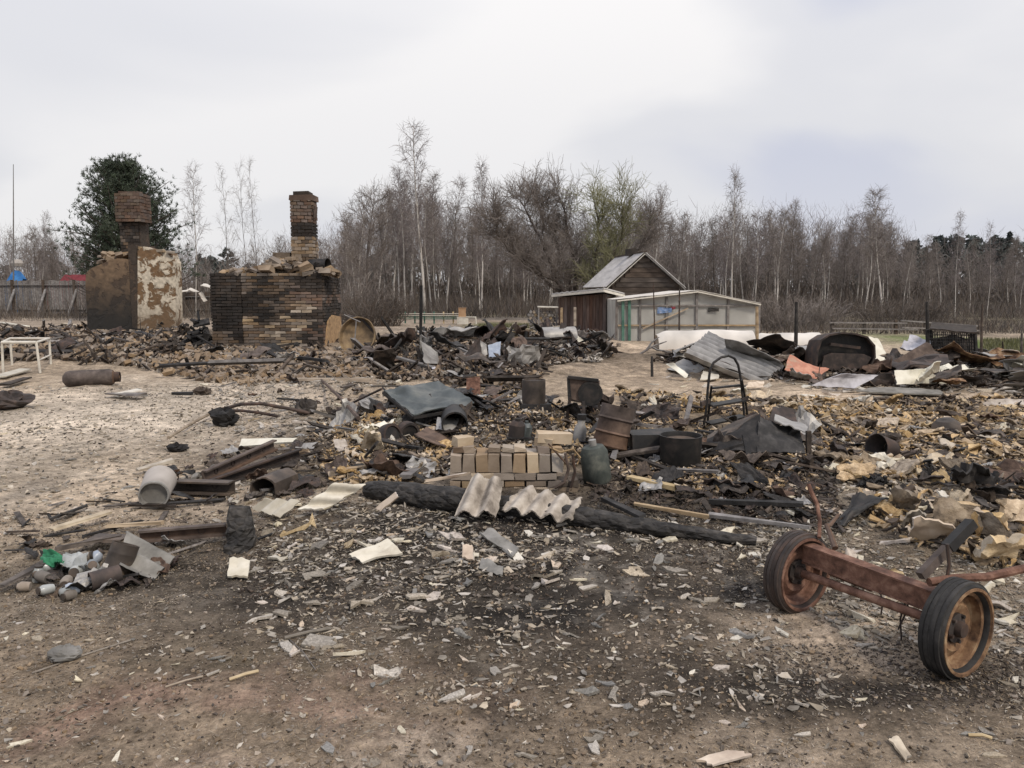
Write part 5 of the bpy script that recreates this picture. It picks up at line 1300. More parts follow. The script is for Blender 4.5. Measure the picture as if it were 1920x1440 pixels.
# arched scrap and grey blue bits in the middle rubble
p = (890, 690)
sheet_thing('metal_sheet', 'rusty folded hood sheet standing in the middle rubble', 'metal sheet', 'rust_dark', [V3(858, 685, p), V3(905, 682, p, .1), V3(902, 642, p, .3), V3(892, 636, p, .25)], 8, 8, .01, .06, None, .04, 61)
sheet_thing('metal_sheet', 'pale curved rim sheet beside the rusty hood in the rubble', 'metal sheet', 'steel_pale', [V3(902, 672, p, .2), V3(914, 665, p, .25), V3(912, 645, p, .35), V3(900, 638, p, .3)], 6, 8, .01, .03, None, .04, 62)
sheet_thing('metal_sheet', 'bluish grey bent sheet standing in the middle rubble', 'metal sheet', 'glass_blue', [V3(916, 672, p, .3), V3(938, 668, p, .3), V3(940, 640, p, .6), V3(914, 646, p, .55)], 7, 7, .01, .05, None, .1, 63)
sheet_thing('metal_sheet', 'burnt brown plate lying low in the middle rubble', 'metal sheet', 'rust_dark', [V3(848, 700, (880, 705)), V3(925, 702, (880, 705)), V3(915, 680, (880, 705), .4), V3(862, 684, (880, 705), .4)], 9, 7, .01, .07, None, .08, 64)
sheet_thing('white_sheet', 'white flat plate left of the yellow planks', 'sheet', 'white_tin', [V3(895, 640, (930, 648)), V3(945, 646, (930, 648)), V3(950, 630, (930, 648), .6), V3(905, 630, (930, 648), .6)], 7, 6, .01, .03, None, .1, 65)
mb = MB(); A, B = V3(934, 666, (940, 670)), V3(962, 624, (940, 670), .2); mb.bar(A, B, .08, .06, (0, 1, 0), .01); o = mb.build('charred_beam', 'char', org=A); tag(o, 'charred stick leaning up left of the yellow planks', 'beam')

# ------------------------------------------------------------------ left middle distance
def gas_cylinder():
    p = G(168, 724); Y = p[1] + .12; r = .135
    a, b = D(130, 708, Y - .05), D(206, 703, Y + .12); a[2] = H(a[0], a[1]) + r * .95; b[2] = H(b[0], b[1]) + r * .95
    t = thing('gas_cylinder', 'rusty brown gas cylinder lying on its side left of the path', 'cylinder', (p[0], Y, p[2])); ax = nrm(b - a); L = np.linalg.norm(b - a)
    MB().lathe([(0, -.10), (r * .45, -.09), (r * .85, -.05), (r, .01), (r * 1.0, L * .45), (r * 1.03, L * .47), (r * 1.03, L * .5), (r, L * .52), (r, L - .01), (r * .85, L + .05), (r * .5, L + .08)], 26, a, align(ax), dent=.03).build('body', 'rust', t, True)
    MB().lathe([(r * .62, 0), (r * .62, .12), (r * .56, .12), (r * .56, 0)], 22, b + ax * .03, align(ax)).build('collar', 'rust_dark', t)
    MB().lathe([(0, 0), (.02, 0), (.022, .08), (0, .08)], 10, b + ax * .06, align(ax)).build('valve', 'rust_orange', t)
gas_cylinder()
def stool():
    pf = G(68, 700); Y = pf[1]
    t = thing('table_frame', 'pale metal table frame without top at the left edge', 'table', (pf[0] - .3, Y, pf[2]))
    tub = lambda nm, pts, r=.022: MB().tube(pts, r, 7).build(nm, 'paint_pale', t)
    zt = D(66, 642, Y)[2]; g = pf[2]
    x0, x1 = D(2, 650, Y)[0], D(68, 642, Y)[0]; xb0, xb1 = D(20, 650, Y + 1.2)[0], D(93, 648, Y + 1.2)[0]
    Yb = Y + 1.2
    tub('leg', [(x0, Y, g), (x0 + .02, Y, zt)]); tub('leg', [(x1 + .03, Y, g), (x1, Y, zt)]); tub('leg', [(xb1, Yb, g), (xb1, Yb, zt)]); tub('leg', [(xb0, Yb, g), (xb0, Yb, zt)])
    tub('top_rail', [(x0 + .02, Y, zt), (x1, Y, zt)], .03); tub('top_rail', [(xb0, Yb, zt), (xb1, Yb, zt)]); tub('top_rail', [(x1, Y, zt), (xb1, Yb, zt)]); tub('top_rail', [(x0 + .02, Y, zt), (xb0, Yb, zt)])
    zm = g + (zt - g) * .42; tub('stretcher', [(x1 + .02, Y, zm), (xb1, Yb, zm)], .016)
stool()
for k, (pts, w, h, m, nm, lab) in enumerate((
    ([(205, 738), (268, 740)], .14, .03, 'wood_grey', 'plank', 'grey split plank lying right of the gas cylinder'), ([(218, 741), (262, 731)], .10, .03, 'slate_cream', 'plank', 'pale sliver leaning on the grey split plank'), ([(322, 738), (360, 737)], .08, .04, 'char', 'charred_plank', 'thin black charred plank in the sand left of the brick stove'),
    ([(8, 722), (52, 708)], .16, .03, 'char_brown', 'plank', 'dark board stuck in the sand below the table frame'), ([(0, 706), (48, 692)], .2, .03, 'slate_cream', 'plank', 'cream board leaning below the table frame'), ([(0, 604), (52, 612)], .22, .04, 'white_tin', 'plank', 'long cream board on the rubble at the left edge'),
    ([(120, 606), (163, 614)], .25, .05, 'wood_yellow', 'plank', 'yellowish board against the foot of the plastered stove'), ([(60, 618), (115, 617)], .16, .1, 'char_brown', 'charred_beam', 'charred beam lying before the far left fence'), ([(198, 672), (270, 655)], .07, .07, 'char', 'charred_beam', 'thin charred beam sloping in rubble under the plastered stove'),
    ([(545, 712), (695, 712)], .10, .05, 'wood_tan', 'plank', 'long pale plank lying flat in front of the brick stove'))):
    A, B = GH(pts[0][0], pts[0][1], .06), GH(pts[1][0], pts[1][1], .07)
    mb = MB(); mb.bar(A, B, w, h, (0, 0, 1), .012); o = mb.build(nm, m, org=A); tag(o, lab, 'board')
def lump(name, lab, cat, m, px, py, w, h, seed=1, group=None, flat_=.8):
    p = G(px, py); rg = np.random.default_rng(seed); s = w * np.linalg.norm(p) / F / 2; hh = h * np.linalg.norm(p) / F
    if name == 'charred_heap':
        mb = MB()
        for i in range(90):
            a = rg.uniform(0, 2 * pi); q = rg.random() ** .6; z = hh * (1 - q) * rg.uniform(.1, 1.0)
            L = s * rg.uniform(.25, .95); mb.box(p + np.array([math.cos(a) * q * s, math.sin(a) * q * s * flat_, z + .02]), (L, L * rg.uniform(.15, .5), L * rg.uniform(.06, .25)), rot(*rg.normal(0, .6, 2), rg.uniform(0, 6)), L * .05)
        o = mb.build(name, m, org=p); o['kind'] = 'stuff'; o['label'] = lab; return o
    n, k = 22, 13; V = []
    for i in range(k):
        th = (i / (k - 1)) * pi
        for j in range(n):
            a = 2 * pi * j / n; rr = 1 + (.22 if name == 'stone' else .36) * (vnoise(math.cos(a) * 1.5 + seed * 3, math.sin(a) * 1.5 + i * .5, seed) - .5) * 2 + (.10 if name == 'stone' else .24) * (vnoise(math.cos(a) * 5 + seed * 3, math.sin(a) * 5 + i * 1.1, seed + 1) - .5) * 2
            V.append((s * math.sin(th) * math.cos(a) * rr, s * flat_ * math.sin(th) * math.sin(a) * rr, hh * (.5 - .5 * math.cos(pi - th)) * (1 + .6 * (rr - 1))))
    V = np.array(V) + p - np.array([0, 0, hh * .08])
    i, j = np.meshgrid(np.arange(k - 1), np.arange(n), indexing='ij'); j2 = (j + 1) % n
    mb = MB(); mb.add(V, np.stack([i * n + j, i * n + j2, (i + 1) * n + j2, (i + 1) * n + j], -1).reshape(-1, 4))
    o = mb.build(name, m, org=p); return tag(o, lab, cat, group)
lump('charred_lump', 'small dark charred lump in the sand right of the black plank', 'lump', 'char_brown', 380, 740, 26, 13, 2)
lump('charred_lump', 'round black charred lump beneath the bent pipes', 'lump', 'char', 422, 798, 48, 30, 3)
lump('charred_lump', 'grey pointed lump at the right end of the bent pipes', 'lump', 'char_brown', 573, 778, 34, 30, 4)
lump('charred_lump', 'black flat lump on the pale path', 'lump', 'char', 330, 846, 34, 16, 5)
lump('charred_lump', 'reddish brown crumpled lump at the left edge of the path', 'lump', 'rust_dark', 18, 766, 60, 28, 6)
lump('stone', 'dark stone lying alone in the trodden turf in front', 'stone', 'slate_grey', 123, 1236, 52, 24, 7)
lump('charred_heap', 'black jagged heap between the two stove ruins', 'heap', 'char', 372, 655, 58, 72, 8)
lump('charred_heap', 'dark brown heap at the foot of the plastered stove', 'heap', 'char_brown', 320, 668, 60, 40, 9)
lump('charred_heap', 'charred bulky heap left against the brick stove', 'heap', 'char_brown', 345, 640, 40, 40, 19)
# bent thin pipes and stick on the path
mb = MB(); mb.tube([GH(412, 768, .10), GH(452, 758, .22), GH(490, 757, .24), GH(540, 766, .12), GH(580, 775, .05)], .022, 7); o = mb.build('bent_pipe', 'rust_dark', org=G(412, 768)); tag(o, 'thin dark pipe bowed over the sand left of the green sheet', 'pipe')
mb = MB(); mb.tube([GH(412, 770, .06), GH(450, 770, .10), GH(488, 774, .08), GH(522, 781, .03)], .02, 7); o = mb.build('bent_pipe', 'rust_dark', org=G(412, 770)); tag(o, 'shorter dark pipe under the bowed one', 'pipe')
mb = MB(); mb.tube([GH(316, 820, .02), GH(360, 793, .05), GH(408, 768, .09)], .018, 6); o = mb.build('stick', 'wood_tan', org=G(316, 820)); tag(o, 'straight yellowish stick leading to the bent pipes', 'stick')
mb = MB(); mb.tube([GH(598, 708, .02), GH(640, 748, .25), GH(672, 784, .3)], .02, 6); o = mb.build('rod', 'rust', org=G(640, 760)); tag(o, 'thin rusty rod sloping down toward the green sheet', 'rod')
mb = MB(); mb.tube([GH(622, 774, .05), GH(690, 742, .3), GH(716, 734, .35)], .014, 6); o = mb.build('rod', 'rust_dark', org=G(622, 774)); tag(o, 'thin dark rod crossing under the left corner of the green sheet', 'rod')
# cream plate and brown beams left of centre
sheet_thing('cream_plate', 'long cream plate lying above the rusty beams left of centre', 'plate', 'white_tin', [GH(448, 838, .06), GH(552, 830, .07), GH(560, 822, .10), GH(452, 823, .10)], 10, 4, .018, .01, None, .06, 71)
def c_beam(lab, A, B, w, h, m, holes=0):
    A, B = np.asarray(A), np.asarray(B); t = thing('steel_beam', lab, 'beam', np.array([*(A[:2]), A[2] - h / 2]))
    d = nrm(B - A); sx = nrm(np.cross(d, (0, 0, 1))); up = np.cross(sx, d)
    MB().bar(A, B, .02, h, (0, 0, 1)).build('web', m, t)
    for s in (-1, 1): MB().bar(A + up * s * (h / 2 - .0) + sx * w / 2, B + up * s * (h / 2) + sx * w / 2, w, .014, up).build('flange', m, t)
    L = np.linalg.norm(B - A)
    for k in range(holes):
        f = (k + .7) / (holes + .4); p = A + (B - A) * f; MB().lathe([(.018, -.016), (.024, -.016), (.024, .016), (.018, .016)], 10, p, align(sx), True).build('rivet', 'rust_dark', t)
    return t
c_beam('upper rusty channel beam with holes left of centre', GH(380, 893, .10), GH(512, 834, .12), .05, .085, 'rust', 4)
c_beam('lower brown channel beam parallel to the holed one', GH(392, 908, .05), GH(560, 850, .06), .05, .08, 'rust_dark', 0)
c_beam('horizontal rusty beam behind the pale pail', GH(318, 908, .06), GH(440, 912, .06), .10, .09, 'steel_burnt', 2)
c_beam('rusty channel running to the black stump at the left', GH(262, 1003, .08), GH(425, 990, .09), .05, .065, 'rust', 2)
def pail():
    p = G(292, 955); Y = p[1]; 
    t = thing('pail', 'pale grey pail lying on its side with its bottom toward the viewer', 'pail', p)
    a = D(289, 938, Y); b = D(298, 912, Y + .27); ax = nrm(np.array([b[0] - a[0], .3, .04])); r = .112; a[2] = p[2] + r
    MB().lathe([(r * .92, 0), (r * .98, .03), (r * 1.06, .30), (r * 1.09, .31), (r * 1.06, .32)], 28, a, align(ax)).build('body', 'pail_white', t, True)
    MB().lathe([(r * .92, .0), (r * .84, .012), (r * .80, .03), (0, .03)], 28, a, align(ax)).build('bottom', 'slate_grey', t, True)
    MB().lathe([(r * .95, -.012), (r * .95, .02), (r * .86, .02), (r * .86, -.012)], 28, a, align(ax), True).build('bottom_rim', 'slate_grey', t, True)
    mb = MB(); u = align(ax); pts = [a + u @ np.array([r * 1.09 * math.cos(q), r * 1.09 * math.sin(q), .30 + .12 * math.sin((q + .4) * 1)]) for q in np.linspace(-.3, 2.6, 9)]; mb.tube(pts, .005, 5); mb.build('handle', 'rust_dark', t)
pail()
def open_tube(name, lab, m, ctr, ax, r, L, wall=.012, min_='black_paint', dent=.05, cat='pipe'):
    ax = nrm(ax); ctr = np.asarray(ctr, float); t = thing(name, lab, cat, ctr - np.array([0, 0, r]))
    MB().lathe([(r, 0), (r * 1.01, L * .5), (r, L), (r - wall, L), (r - wall, 0)], 26, ctr, align(ax), True, dent=dent).build('wall', m, t, True)
    MB().lathe([(r - wall - .002, L * .9), (0, L * .9)], 26, ctr, align(ax)).build('inside', min_, t)
    return t
p = G(495, 935); open_tube('burnt_drum', 'dark half buried tube mouth beside the rusty beams', 'steel_burnt', D(494, 920, p[1]) * np.array([1, 1, 0]) + np.array([0, 0, p[2] + .05]), (.30, .9, .02), .125, .30, dent=.22, cat='drum')
def stump():
    p = G(443, 1030); a = p - np.array([0, 0, .05]); b = D(455, 948, p[1] + .10)
    P = [a + (b - a) * f + np.array([.02 * math.sin(f * 5), 0, 0]) for f in np.linspace(0, 1, 9)]
    mb = MB(); mb.tube(P, np.array([.10, .105, .10, .098, .10, .095, .09, .085, .07]) * .9, 12, True, .12); o = mb.build('log', 'char_log', org=p); tag(o, 'short black charred log standing at the end of the rusty channel', 'log')
    sheet_thing('slate_plate', 'pale scorched plate below the black charred log', 'plate', 'slate_cream', [GH(425, 1085, .02), GH(466, 1086, .02), GH(470, 1048, .05), GH(430, 1044, .04)], 6, 6, .012, .02, None, .12, 81)
stump()
# jars, tins, green cloth and slate at the left
sheet_thing('corrugated_slate', 'grey piece of corrugated slate leaning over the tins at the left', 'slate', 'slate_grey', [GH(222, 1062, .10), GH(284, 1090, .02), GH(334, 1044, .05), GH(236, 990, .17)], 10, 28, .012, .006, None, .05, 91, curl=lambda U, W: .018 * np.cos(W * 2.4 * 2 * pi + .4))
def tin(lab, px, py, r, L, m, ax, cap='black_paint', name='tin_can'):
    p = G(px, py); ax = nrm(ax); c = p + np.array([0, 0, r * .97 if abs(ax[2]) < .6 else 0.0]); t = thing(name, lab, 'tin' if name == 'tin_can' else 'jar', p)
    if name == 'tin_can':
        MB().lathe([(r, 0), (r * .985, .01), (r * .985, L * .3), (r, L * .32), (r * .985, L * .34), (r * .985, L * .7), (r, L * .72), (r * .985, L * .74), (r * .985, L - .01), (r, L), (r - .006, L), (r - .006, 0)], 22, c, align(ax), True, dent=.04).build('body', m, t, True)
        MB().lathe([(r * .97, L * .95), (0, L * .95)], 22, c, align(ax)).build('lid', cap, t); MB().lathe([(0, .012), (r * .97, .012)], 22, c, align(ax)).build('bottom', cap, t)
    else:
        MB().lathe([(0, 0), (r * .9, 0), (r, .02), (r, L * .68), (r * .72, L * .82), (r * .66, L * .86), (r * .66, L * .97)], 20, c, align(ax)).build('body', m, t, True)
        MB().lathe([(r * .72, L * .9), (r * .72, L), (0, L)], 20, c, align(ax)).build('lid', cap, t)
tin('large rusty tin lying before the grey corrugated slate', 170, 1108, .052, .15, 'rust_dark', (.75, .65, .06), 'black_paint')
tin('tall dark burnt canister standing under the corrugated slate', 212, 1085, .075, .20, 'steel_burnt', (.25, .35, .9), 'steel_burnt')
for k, (x, y, r, L, ax, m, lab) in enumerate(((100, 1112, .027, .08, (-.5, -.8, .15), 'glass_dull', 'dull jar facing the viewer between the small front jar and the grey one'), (88, 1072, .03, .09, (.6, -.4, .4), 'clay', 'clay grey jar left under the green rag'), (128, 1096, .03, .09, (.3, -.9, .0), 'clay', 'earth coloured jar in the middle of the jar heap'), (150, 1112, .028, .08, (-.7, -.5, .2), 'glass_blue', 'bluish jar leaning against the rusty tin'), (58, 1108, .026, .07, (-.9, -.2, .1), 'clay', 'small jar apart at the left of the heap'), (176, 1072, .034, .10, (.3, -.6, .6), 'glass_dull', 'dull jar between the canister and the rusty tin'), (120, 1118, .028, .08, (.6, -.6, .1), 'glass_dull', 'small dull jar at the front of the jar heap'), (92, 1095, .032, .10, (-.8, .3, .1), 'clay', 'grey jar lying at the left of the jar heap'), (150, 1080, .036, .10, (.2, -.9, .2), 'glass_dull', 'dull glass jar facing front, behind the rusty tin'),
                                               (135, 1062, .035, .12, (.8, .2, .2), 'clay', 'clay coloured jar on top of the jar heap'), (70, 1090, .03, .09, (.1, .1, 1), 'glass_dull', 'upright small jar at the left end of the jar heap'), (108, 1075, .033, .1, (-.5, -.6, .3), 'glass_dull', 'tilted glass jar below the green cloth'), (140, 1122, .026, .07, (-.3, -.8, .1), 'clay', 'tiny pale jar lowest in the jar heap'),
                                               (165, 1060, .034, .11, (.5, .4, .6), 'glass_blue', 'whitish jar leaning beside the dark canister'))):
    tin(lab, x, y, r, L, m, ax, 'steel_burnt', 'glass_jar')
sheet_thing('green_cloth', 'green rag crumpled over the jars at the left', 'cloth', 'cloth_green', [GH(78, 1062, .06), GH(116, 1060, .08), GH(128, 1040, .11), GH(84, 1034, .09)], 24, 20, .006, .05, None, .03, 95)
sheet_thing('green_cloth', 'pale greenish rag strip reaching to the dark canister', 'cloth', 'glass_dull', [GH(112, 1058, .09), GH(160, 1060, .09), GH(166, 1034, .12), GH(122, 1036, .12)], 20, 16, .006, .04, None, .04, 96)
for k, (a, b, w, m, lab) in enumerate((((95, 992), (205, 960), .07, 'wood_yellow', 'bright yellowish split plank lying left of the corrugated slate'), ((105, 1028), (228, 1004), .06, 'char_brown', 'dark burnt stick behind the green rag'), ((200, 986), (305, 980), .022, 'wood_tan', 'thin pale batten along the rusty channel'),
                                       ((258, 880), (325, 862), .08, 'wood_yellow', 'small yellow split plank above the pale pail'), ((0, 1098), (90, 1052), .05, 'char_brown', 'dark twisted stick at the left edge before the jars'), ((170, 1010), (240, 1008), .12, 'steel_burnt', 'crushed dark metal strip above the canister'))):
    A, B = GH(*a, .05), GH(*b, .08); mb = MB(); mb.bar(A, B, w, .022, (0, 0, 1), .008); o = mb.build('plank' if 'wood' in m else 'burnt_stick', m, org=A); tag(o, lab, 'plank')

# ------------------------------------------------------------------ centre: log, slates, brick stack, burnt vessels
def big_log():
    pts = [(690, 918), (760, 925), (850, 938), (960, 950), (1080, 968), (1180, 983), (1300, 1000), (1418, 1016)]
    rad = np.array([.085, .115, .12, .105, .095, .075, .06, .043]) * .76
    P = np.array([GH(a, b, r * .85) for (a, b), r in zip(pts, rad)])
    ts = np.linspace(0, 7, 43); Q = np.stack([np.interp(ts, range(8), P[:, c]) for c in range(3)], 1); rr = np.interp(ts, range(8), rad)
    rg = np.random.default_rng(4); Q[1:-1, 2] += rg.normal(0, .004, 41)
    mb = MB(); mb.tube(Q, rr, 14, True, .10)
    t = thing('charred_log', 'long black charred pole lying across the middle of the yard', 'log', P[0] - np.array([0, 0, rad[0]]))
    mb.build('pole', 'char_log', t)
    for f in (12, 22, 30):
        d = nrm(rg.normal(0, 1, 3) + np.array([0, -.6, .6])); MB().tube([Q[f], Q[f] + d * rr[f] * 1.5], [rr[f] * .4, rr[f] * .25], 7).build('knot', 'char_log', t)
big_log()
b1 = (892, 985)
sheet_thing('corrugated_slate', 'upright broken slate with two waves leaning on the black pole', 'slate', 'slate_weathered', [V3(846, 966, b1), V3(932, 968, b1, -.02), V3(946, 896, b1, .24), V3(884, 886, b1, .28)], 40, 18, .011, .006, None, .10, 101, curl=lambda U, W: .034 * np.cos(U * 2.1 * 2 * pi + 2.6), smooth=True)
b2 = (1015, 990)
sheet_thing('corrugated_slate', 'broad broken slate with four waves leaning on the black pole', 'slate', 'slate_weathered', [V3(936, 953, b2, .02), V3(1070, 982, b2, -.03), V3(1097, 938, b2, .2), V3(975, 908, b2, .28)], 60, 18, .011, .006, None, .12, 102, curl=lambda U, W: .026 * np.cos(U * 4.0 * 2 * pi + 1.5), smooth=True)
sheet_thing('corrugated_slate', 'cream wavy slate piece left of the black pole, nearer its end', 'slate', 'slate_cream', [GH(556, 958, .05), GH(606, 958, .05), GH(692, 908, .20), GH(628, 905, .22)], 14, 24, .011, .004, None, .08, 103, curl=lambda U, W: .02 * np.cos(W * 2.2 * 2 * pi))
sheet_thing('corrugated_slate', 'cream wavy slate piece leftmost of the two by the pole end', 'slate', 'slate_cream', [GH(474, 955, .04), GH(524, 972, .04), GH(562, 938, .12), GH(500, 935, .12)], 26, 10, .011, .005, None, .08, 104, curl=lambda U, W: .02 * np.cos(U * 2.4 * 2 * pi))
sheet_thing('slate_plate', 'flat cream plate with a burnt hole lying alone in the black soil', 'plate', 'slate_cream', [GH(652, 1040, .04), GH(678, 1054, .02), GH(758, 1038, .03), GH(728, 1012, .05)], 9, 7, .014, .02, None, .04, 105)
lump('charred_lump', 'small black cinder resting on the flat cream plate', 'cinder', 'char', 728, 1034, 13, 9, 12)
sheet_thing('slate_plate', 'grey broken plate below the broad wavy slate', 'plate', 'slate_grey', [GH(896, 998, .05), GH(962, 1046, .02), GH(976, 1032, .03), GH(926, 990, .06)], 8, 7, .012, .03, None, .12, 106)
sheet_thing('slate_plate', 'pale upright chip left of the grey broken plate', 'plate', 'slate_pink', [GH(866, 1048, .02), GH(890, 1052, .02), GH(886, 1020, .07), GH(868, 1020, .07)], 6, 6, .012, .01, None, .14, 107)
sheet_thing('slate_plate', 'dark bent plate lying on the black soil below the grey plate', 'plate', 'slate_grey', [GH(896, 1062, .02), GH(940, 1080, .02), GH(948, 1066, .03), GH(902, 1044, .04)], 8, 6, .012, .03, None, .14, 108)
sheet_thing('slate_plate', 'broken slate with light edge leaning on the thick end of the pole', 'plate', 'slate_pink', [GH(702, 955, .04), GH(712, 960, .03), GH(750, 930, .15), GH(742, 922, .16)], 5, 8, .012, .01, None, .08, 109)
sheet_thing('slate_plate', 'thin pale strip along the top of the black pole', 'plate', 'slate_pink', [GH(792, 906, .16), GH(796, 900, .18), GH(884, 884, .25), GH(882, 890, .22)], 5, 8, .012, .01, None, .06, 110)
sheet_thing('slate_plate', 'large pale chip close to the lower edge of the yard', 'plate', 'slate_pink', [GH(1296, 1428, .01), GH(1330, 1440, .01), GH(1424, 1412, .02), GH(1370, 1404, .02)], 8, 6, .008, .008, None, .2, 111)
sheet_thing('slate_plate', 'tall jagged pale chip in the turf before the wheel', 'plate', 'slate', [GH(1662, 1384, .01), GH(1700, 1432, .01), GH(1712, 1420, .015), GH(1684, 1376, .02)], 6, 8, .008, .008, None, .25, 112)

def brick_stack():
    L, Rr = G(845, 918), G(1085, 918); Y = (L[1] + Rr[1]) / 2
    org = np.array([(L[0] + Rr[0]) / 2, Y, L[2]])
    g = min(L[2], Rr[2]) - .02; x0, x1 = D(845, 900, Y)[0], D(1085, 900, Y)[0]; zt = D(960, 838, Y)[2]
    t = thing('brick_pile', 'neat stack of pale burnt bricks behind the black pole', 'bricks', (org[0], Y, g)); O = np.array([org[0], Y, g])
    h = zt - g; hl = h * .42 / 2
    # two courses of stretchers, then a course of bricks on end, then loose halves
    w = x1 - x0; n = 6
    for r in range(3):
        for k in range(n + 1):
            bl = w / n; a = x0 + k * bl - (bl / 2 if r % 2 else 0); b = a + bl; a, b = max(a, x0), min(b, x1)
            if b - a < .05 or (b > x1 - .12 and r == 2): continue
            m = rnd.choice(['brick_tan', 'brick_tan', 'brick_pale', 'brick_brown'])
            for row in range(2):
                if row and r < 2: continue
                place(brick_mesh(m, round(b - a - .008, 3), .13, round(h * .155 - .006, 3), rnd.randrange(3)), 'brick', np.array([(a + b) / 2, Y + row * .14 + rnd.uniform(-.008, .008), g + h * .155 * (r + .5)]) - O, rnd.uniform(-.02, .02), (0, rnd.uniform(-.01, .01)), 1, t)
    n2 = 9; bw = w * .88 / n2
    for k in range(n2):
        x = x0 + (k + .5) * bw; hh = h * .40
        m = rnd.choice(['brick_tan', 'brick_tan', 'brick_pale'])
        for row in range(2):
            place(brick_mesh(m, round(bw - .012, 3), .12, round(hh - .01, 3), rnd.randrange(3)), 'brick', np.array([x + rnd.uniform(-.003, .003), Y + row * .13 + rnd.uniform(-.012, .012), g + h * .465 + hh / 2]) - O, rnd.uniform(-.04, .04), (0, rnd.uniform(-.015, .015)), 1, t)
    for k in range(9):
        x = x0 + (k + .5) * bw + rnd.uniform(-.02, .02)
        if k in (2, 6): continue
        place(brick_mesh(rnd.choice(['brick_tan', 'brick_pale', 'brick_brown']), round(bw - .012, 3), .13, round(h * .12, 3), k % 3), 'brick', np.array([x, Y + .06, g + h * .87 + h * .06]) - O, rnd.uniform(-.1, .1), (rnd.uniform(-.05, .05), rnd.uniform(-.05, .05)), 1, t)
    for k, (px, py, rz, lab) in enumerate(((1038, 822, .1, 'single pale brick lying across the right end of the brick stack'), (868, 830, .5, 'broken pale brick on the left end of the brick stack'), (1022, 850, -.3, 'half brick tilted on the right end of the brick stack'))):
        p = D(px, py, Y + .1); p[2] = zt + .03 + (.03 if k == 0 else 0); o = place(brick_mesh('brick_pale', .27 if k == 0 else .14, .12, .075, k), 'brick', p, rz, (.05, .06)); tag(o, lab, 'brick')
    # wires and straps trailing over the right end
    for k, (pts, r, m) in enumerate((([(1030, 838), (1050, 848), (1075, 842), (1088, 858), (1082, 870)], .008, 'wood_tan'), ([(1060, 850), (1066, 880), (1058, 905), (1040, 915)], .013, 'rust'), ([(1074, 852), (1078, 885), (1070, 915)], .012, 'rust_dark'), ([(1028, 832), (1046, 852), (1064, 872)], .008, 'rust'))):
        mb = MB(); Pk = [D(a, b, Y - .09) for a, b in pts]; mb.tube(Pk, r, 6); o = mb.build('wire', m, org=Pk[-1]); tag(o, ('pale looped wire over the right end of the brick stack', 'thick rusty strap hanging down the right end of the brick stack', 'dark strap hanging outermost on the brick stack', 'short rusty wire on top of the brick stack')[k], 'wire')
brick_stack()

def green_sheet():
    b = (810, 800)
    t = thing('steel_plate', 'dull green grey metal plate tilted on burnt rubble in the middle', 'metal plate', V3(800, 785, b))
    c = [V3(718, 734, b, .15), V3(775, 781, b, -.28), V3(890, 762, b, 0), V3(822, 722, b, .42)]
    P = quad(c, 26, 18, .07, None, 5, .02, curl=lambda U, W: .03 * (1 - np.minimum(1, 5 * np.minimum(np.minimum(U, 1 - U), np.minimum(W, 1 - W)))))
    MB().sheet(P, .012).build('panel', 'steel_green', t, True)
    mb = MB(); mb.bar(c[1] + np.array([0, 0, -.012]), c[2] + np.array([0, 0, -.012]), .02, .03); mb.build('front_lip', 'black_paint', t)
    mb = MB(); mb.bar(c[0] + np.array([0, 0, -.012]), c[1] + np.array([0, 0, -.012]), .02, .03); mb.build('side_lip', 'black_paint', t)
    for px, py, r in ((745, 808, .12), (720, 812, .14)):
        pass
green_sheet()
def ring_thing(lab, m, px, py, r, w, ax, name='iron_hoop', cat='hoop', mi='black_paint'):
    p = G(px, py); ax = nrm(ax); c = p + np.array([0, 0, r * .60]); t = thing(name, lab, cat, p); Rm = align(ax)
    MB().lathe([(r * .80, -w / 2), (r, -w / 2), (r * 1.03, -w * .2), (r * 1.03, w * .2), (r, w / 2), (r * .80, w / 2), (r * .72, 0)], 28, c, Rm, True, dent=.03).build('rim', m, t, True)
    MB().lathe([(0, -.03), (r * .25, -.03), (r * .3, 0), (r * .75, .01), (r * .75, .03), (0, .03)], 28, c, Rm).build('disc', mi, t, True)
ring_thing('dark burnt rim standing left below the green plate', 'rust_dark', 732, 834, .125, .09, (.75, -.55, .25))
ring_thing('second dark rim tucked behind the first, under the green plate', 'rust_dark', 764, 826, .115, .09, (.6, -.75, -.1))
p = G(855, 815); open_tube('pipe_elbow', 'black round pipe mouth under the right corner of the green plate', 'black_paint', D(853, 797, p[1]), (-.1, 1, .05), .13, .5, .015, dent=.02)
sheet_thing('metal_sheet', 'grey sheet wrapped behind the black pipe mouth', 'metal sheet', 'steel_pale', [V3(815, 808, (850, 818)), V3(886, 806, (850, 818), .1), V3(880, 784, (850, 818), .3), V3(818, 782, (850, 818), .3)], 10, 7, .008, .05, None, .08, 121)
sheet_thing('metal_sheet', 'rusty curled sheet like a chute below the green plate', 'metal sheet', 'rust', [V3(775, 815, (810, 850)), V3(835, 842, (810, 850), -.05), V3(850, 820, (810, 850), .3), V3(800, 800, (810, 850), .4)], 14, 8, .008, .03, None, .06, 122)
mb = MB(); A, B = V3(780, 792, (800, 810)), V3(826, 806, (800, 810), -.1); mb.tube([A, B], .012, 6); o = mb.build('rod', 'steel_pale', org=A); tag(o, 'pale rod sticking out below the green plate', 'rod')
sheet_thing('metal_sheet', 'crumpled brown sheet at the left of the green plate', 'metal sheet', 'rust_dark', [V3(628, 800, (655, 806)), V3(672, 804, (655, 806)), V3(676, 768, (655, 806), .2), V3(630, 764, (655, 806), .2)], 10, 9, .008, .06, None, .1, 123)
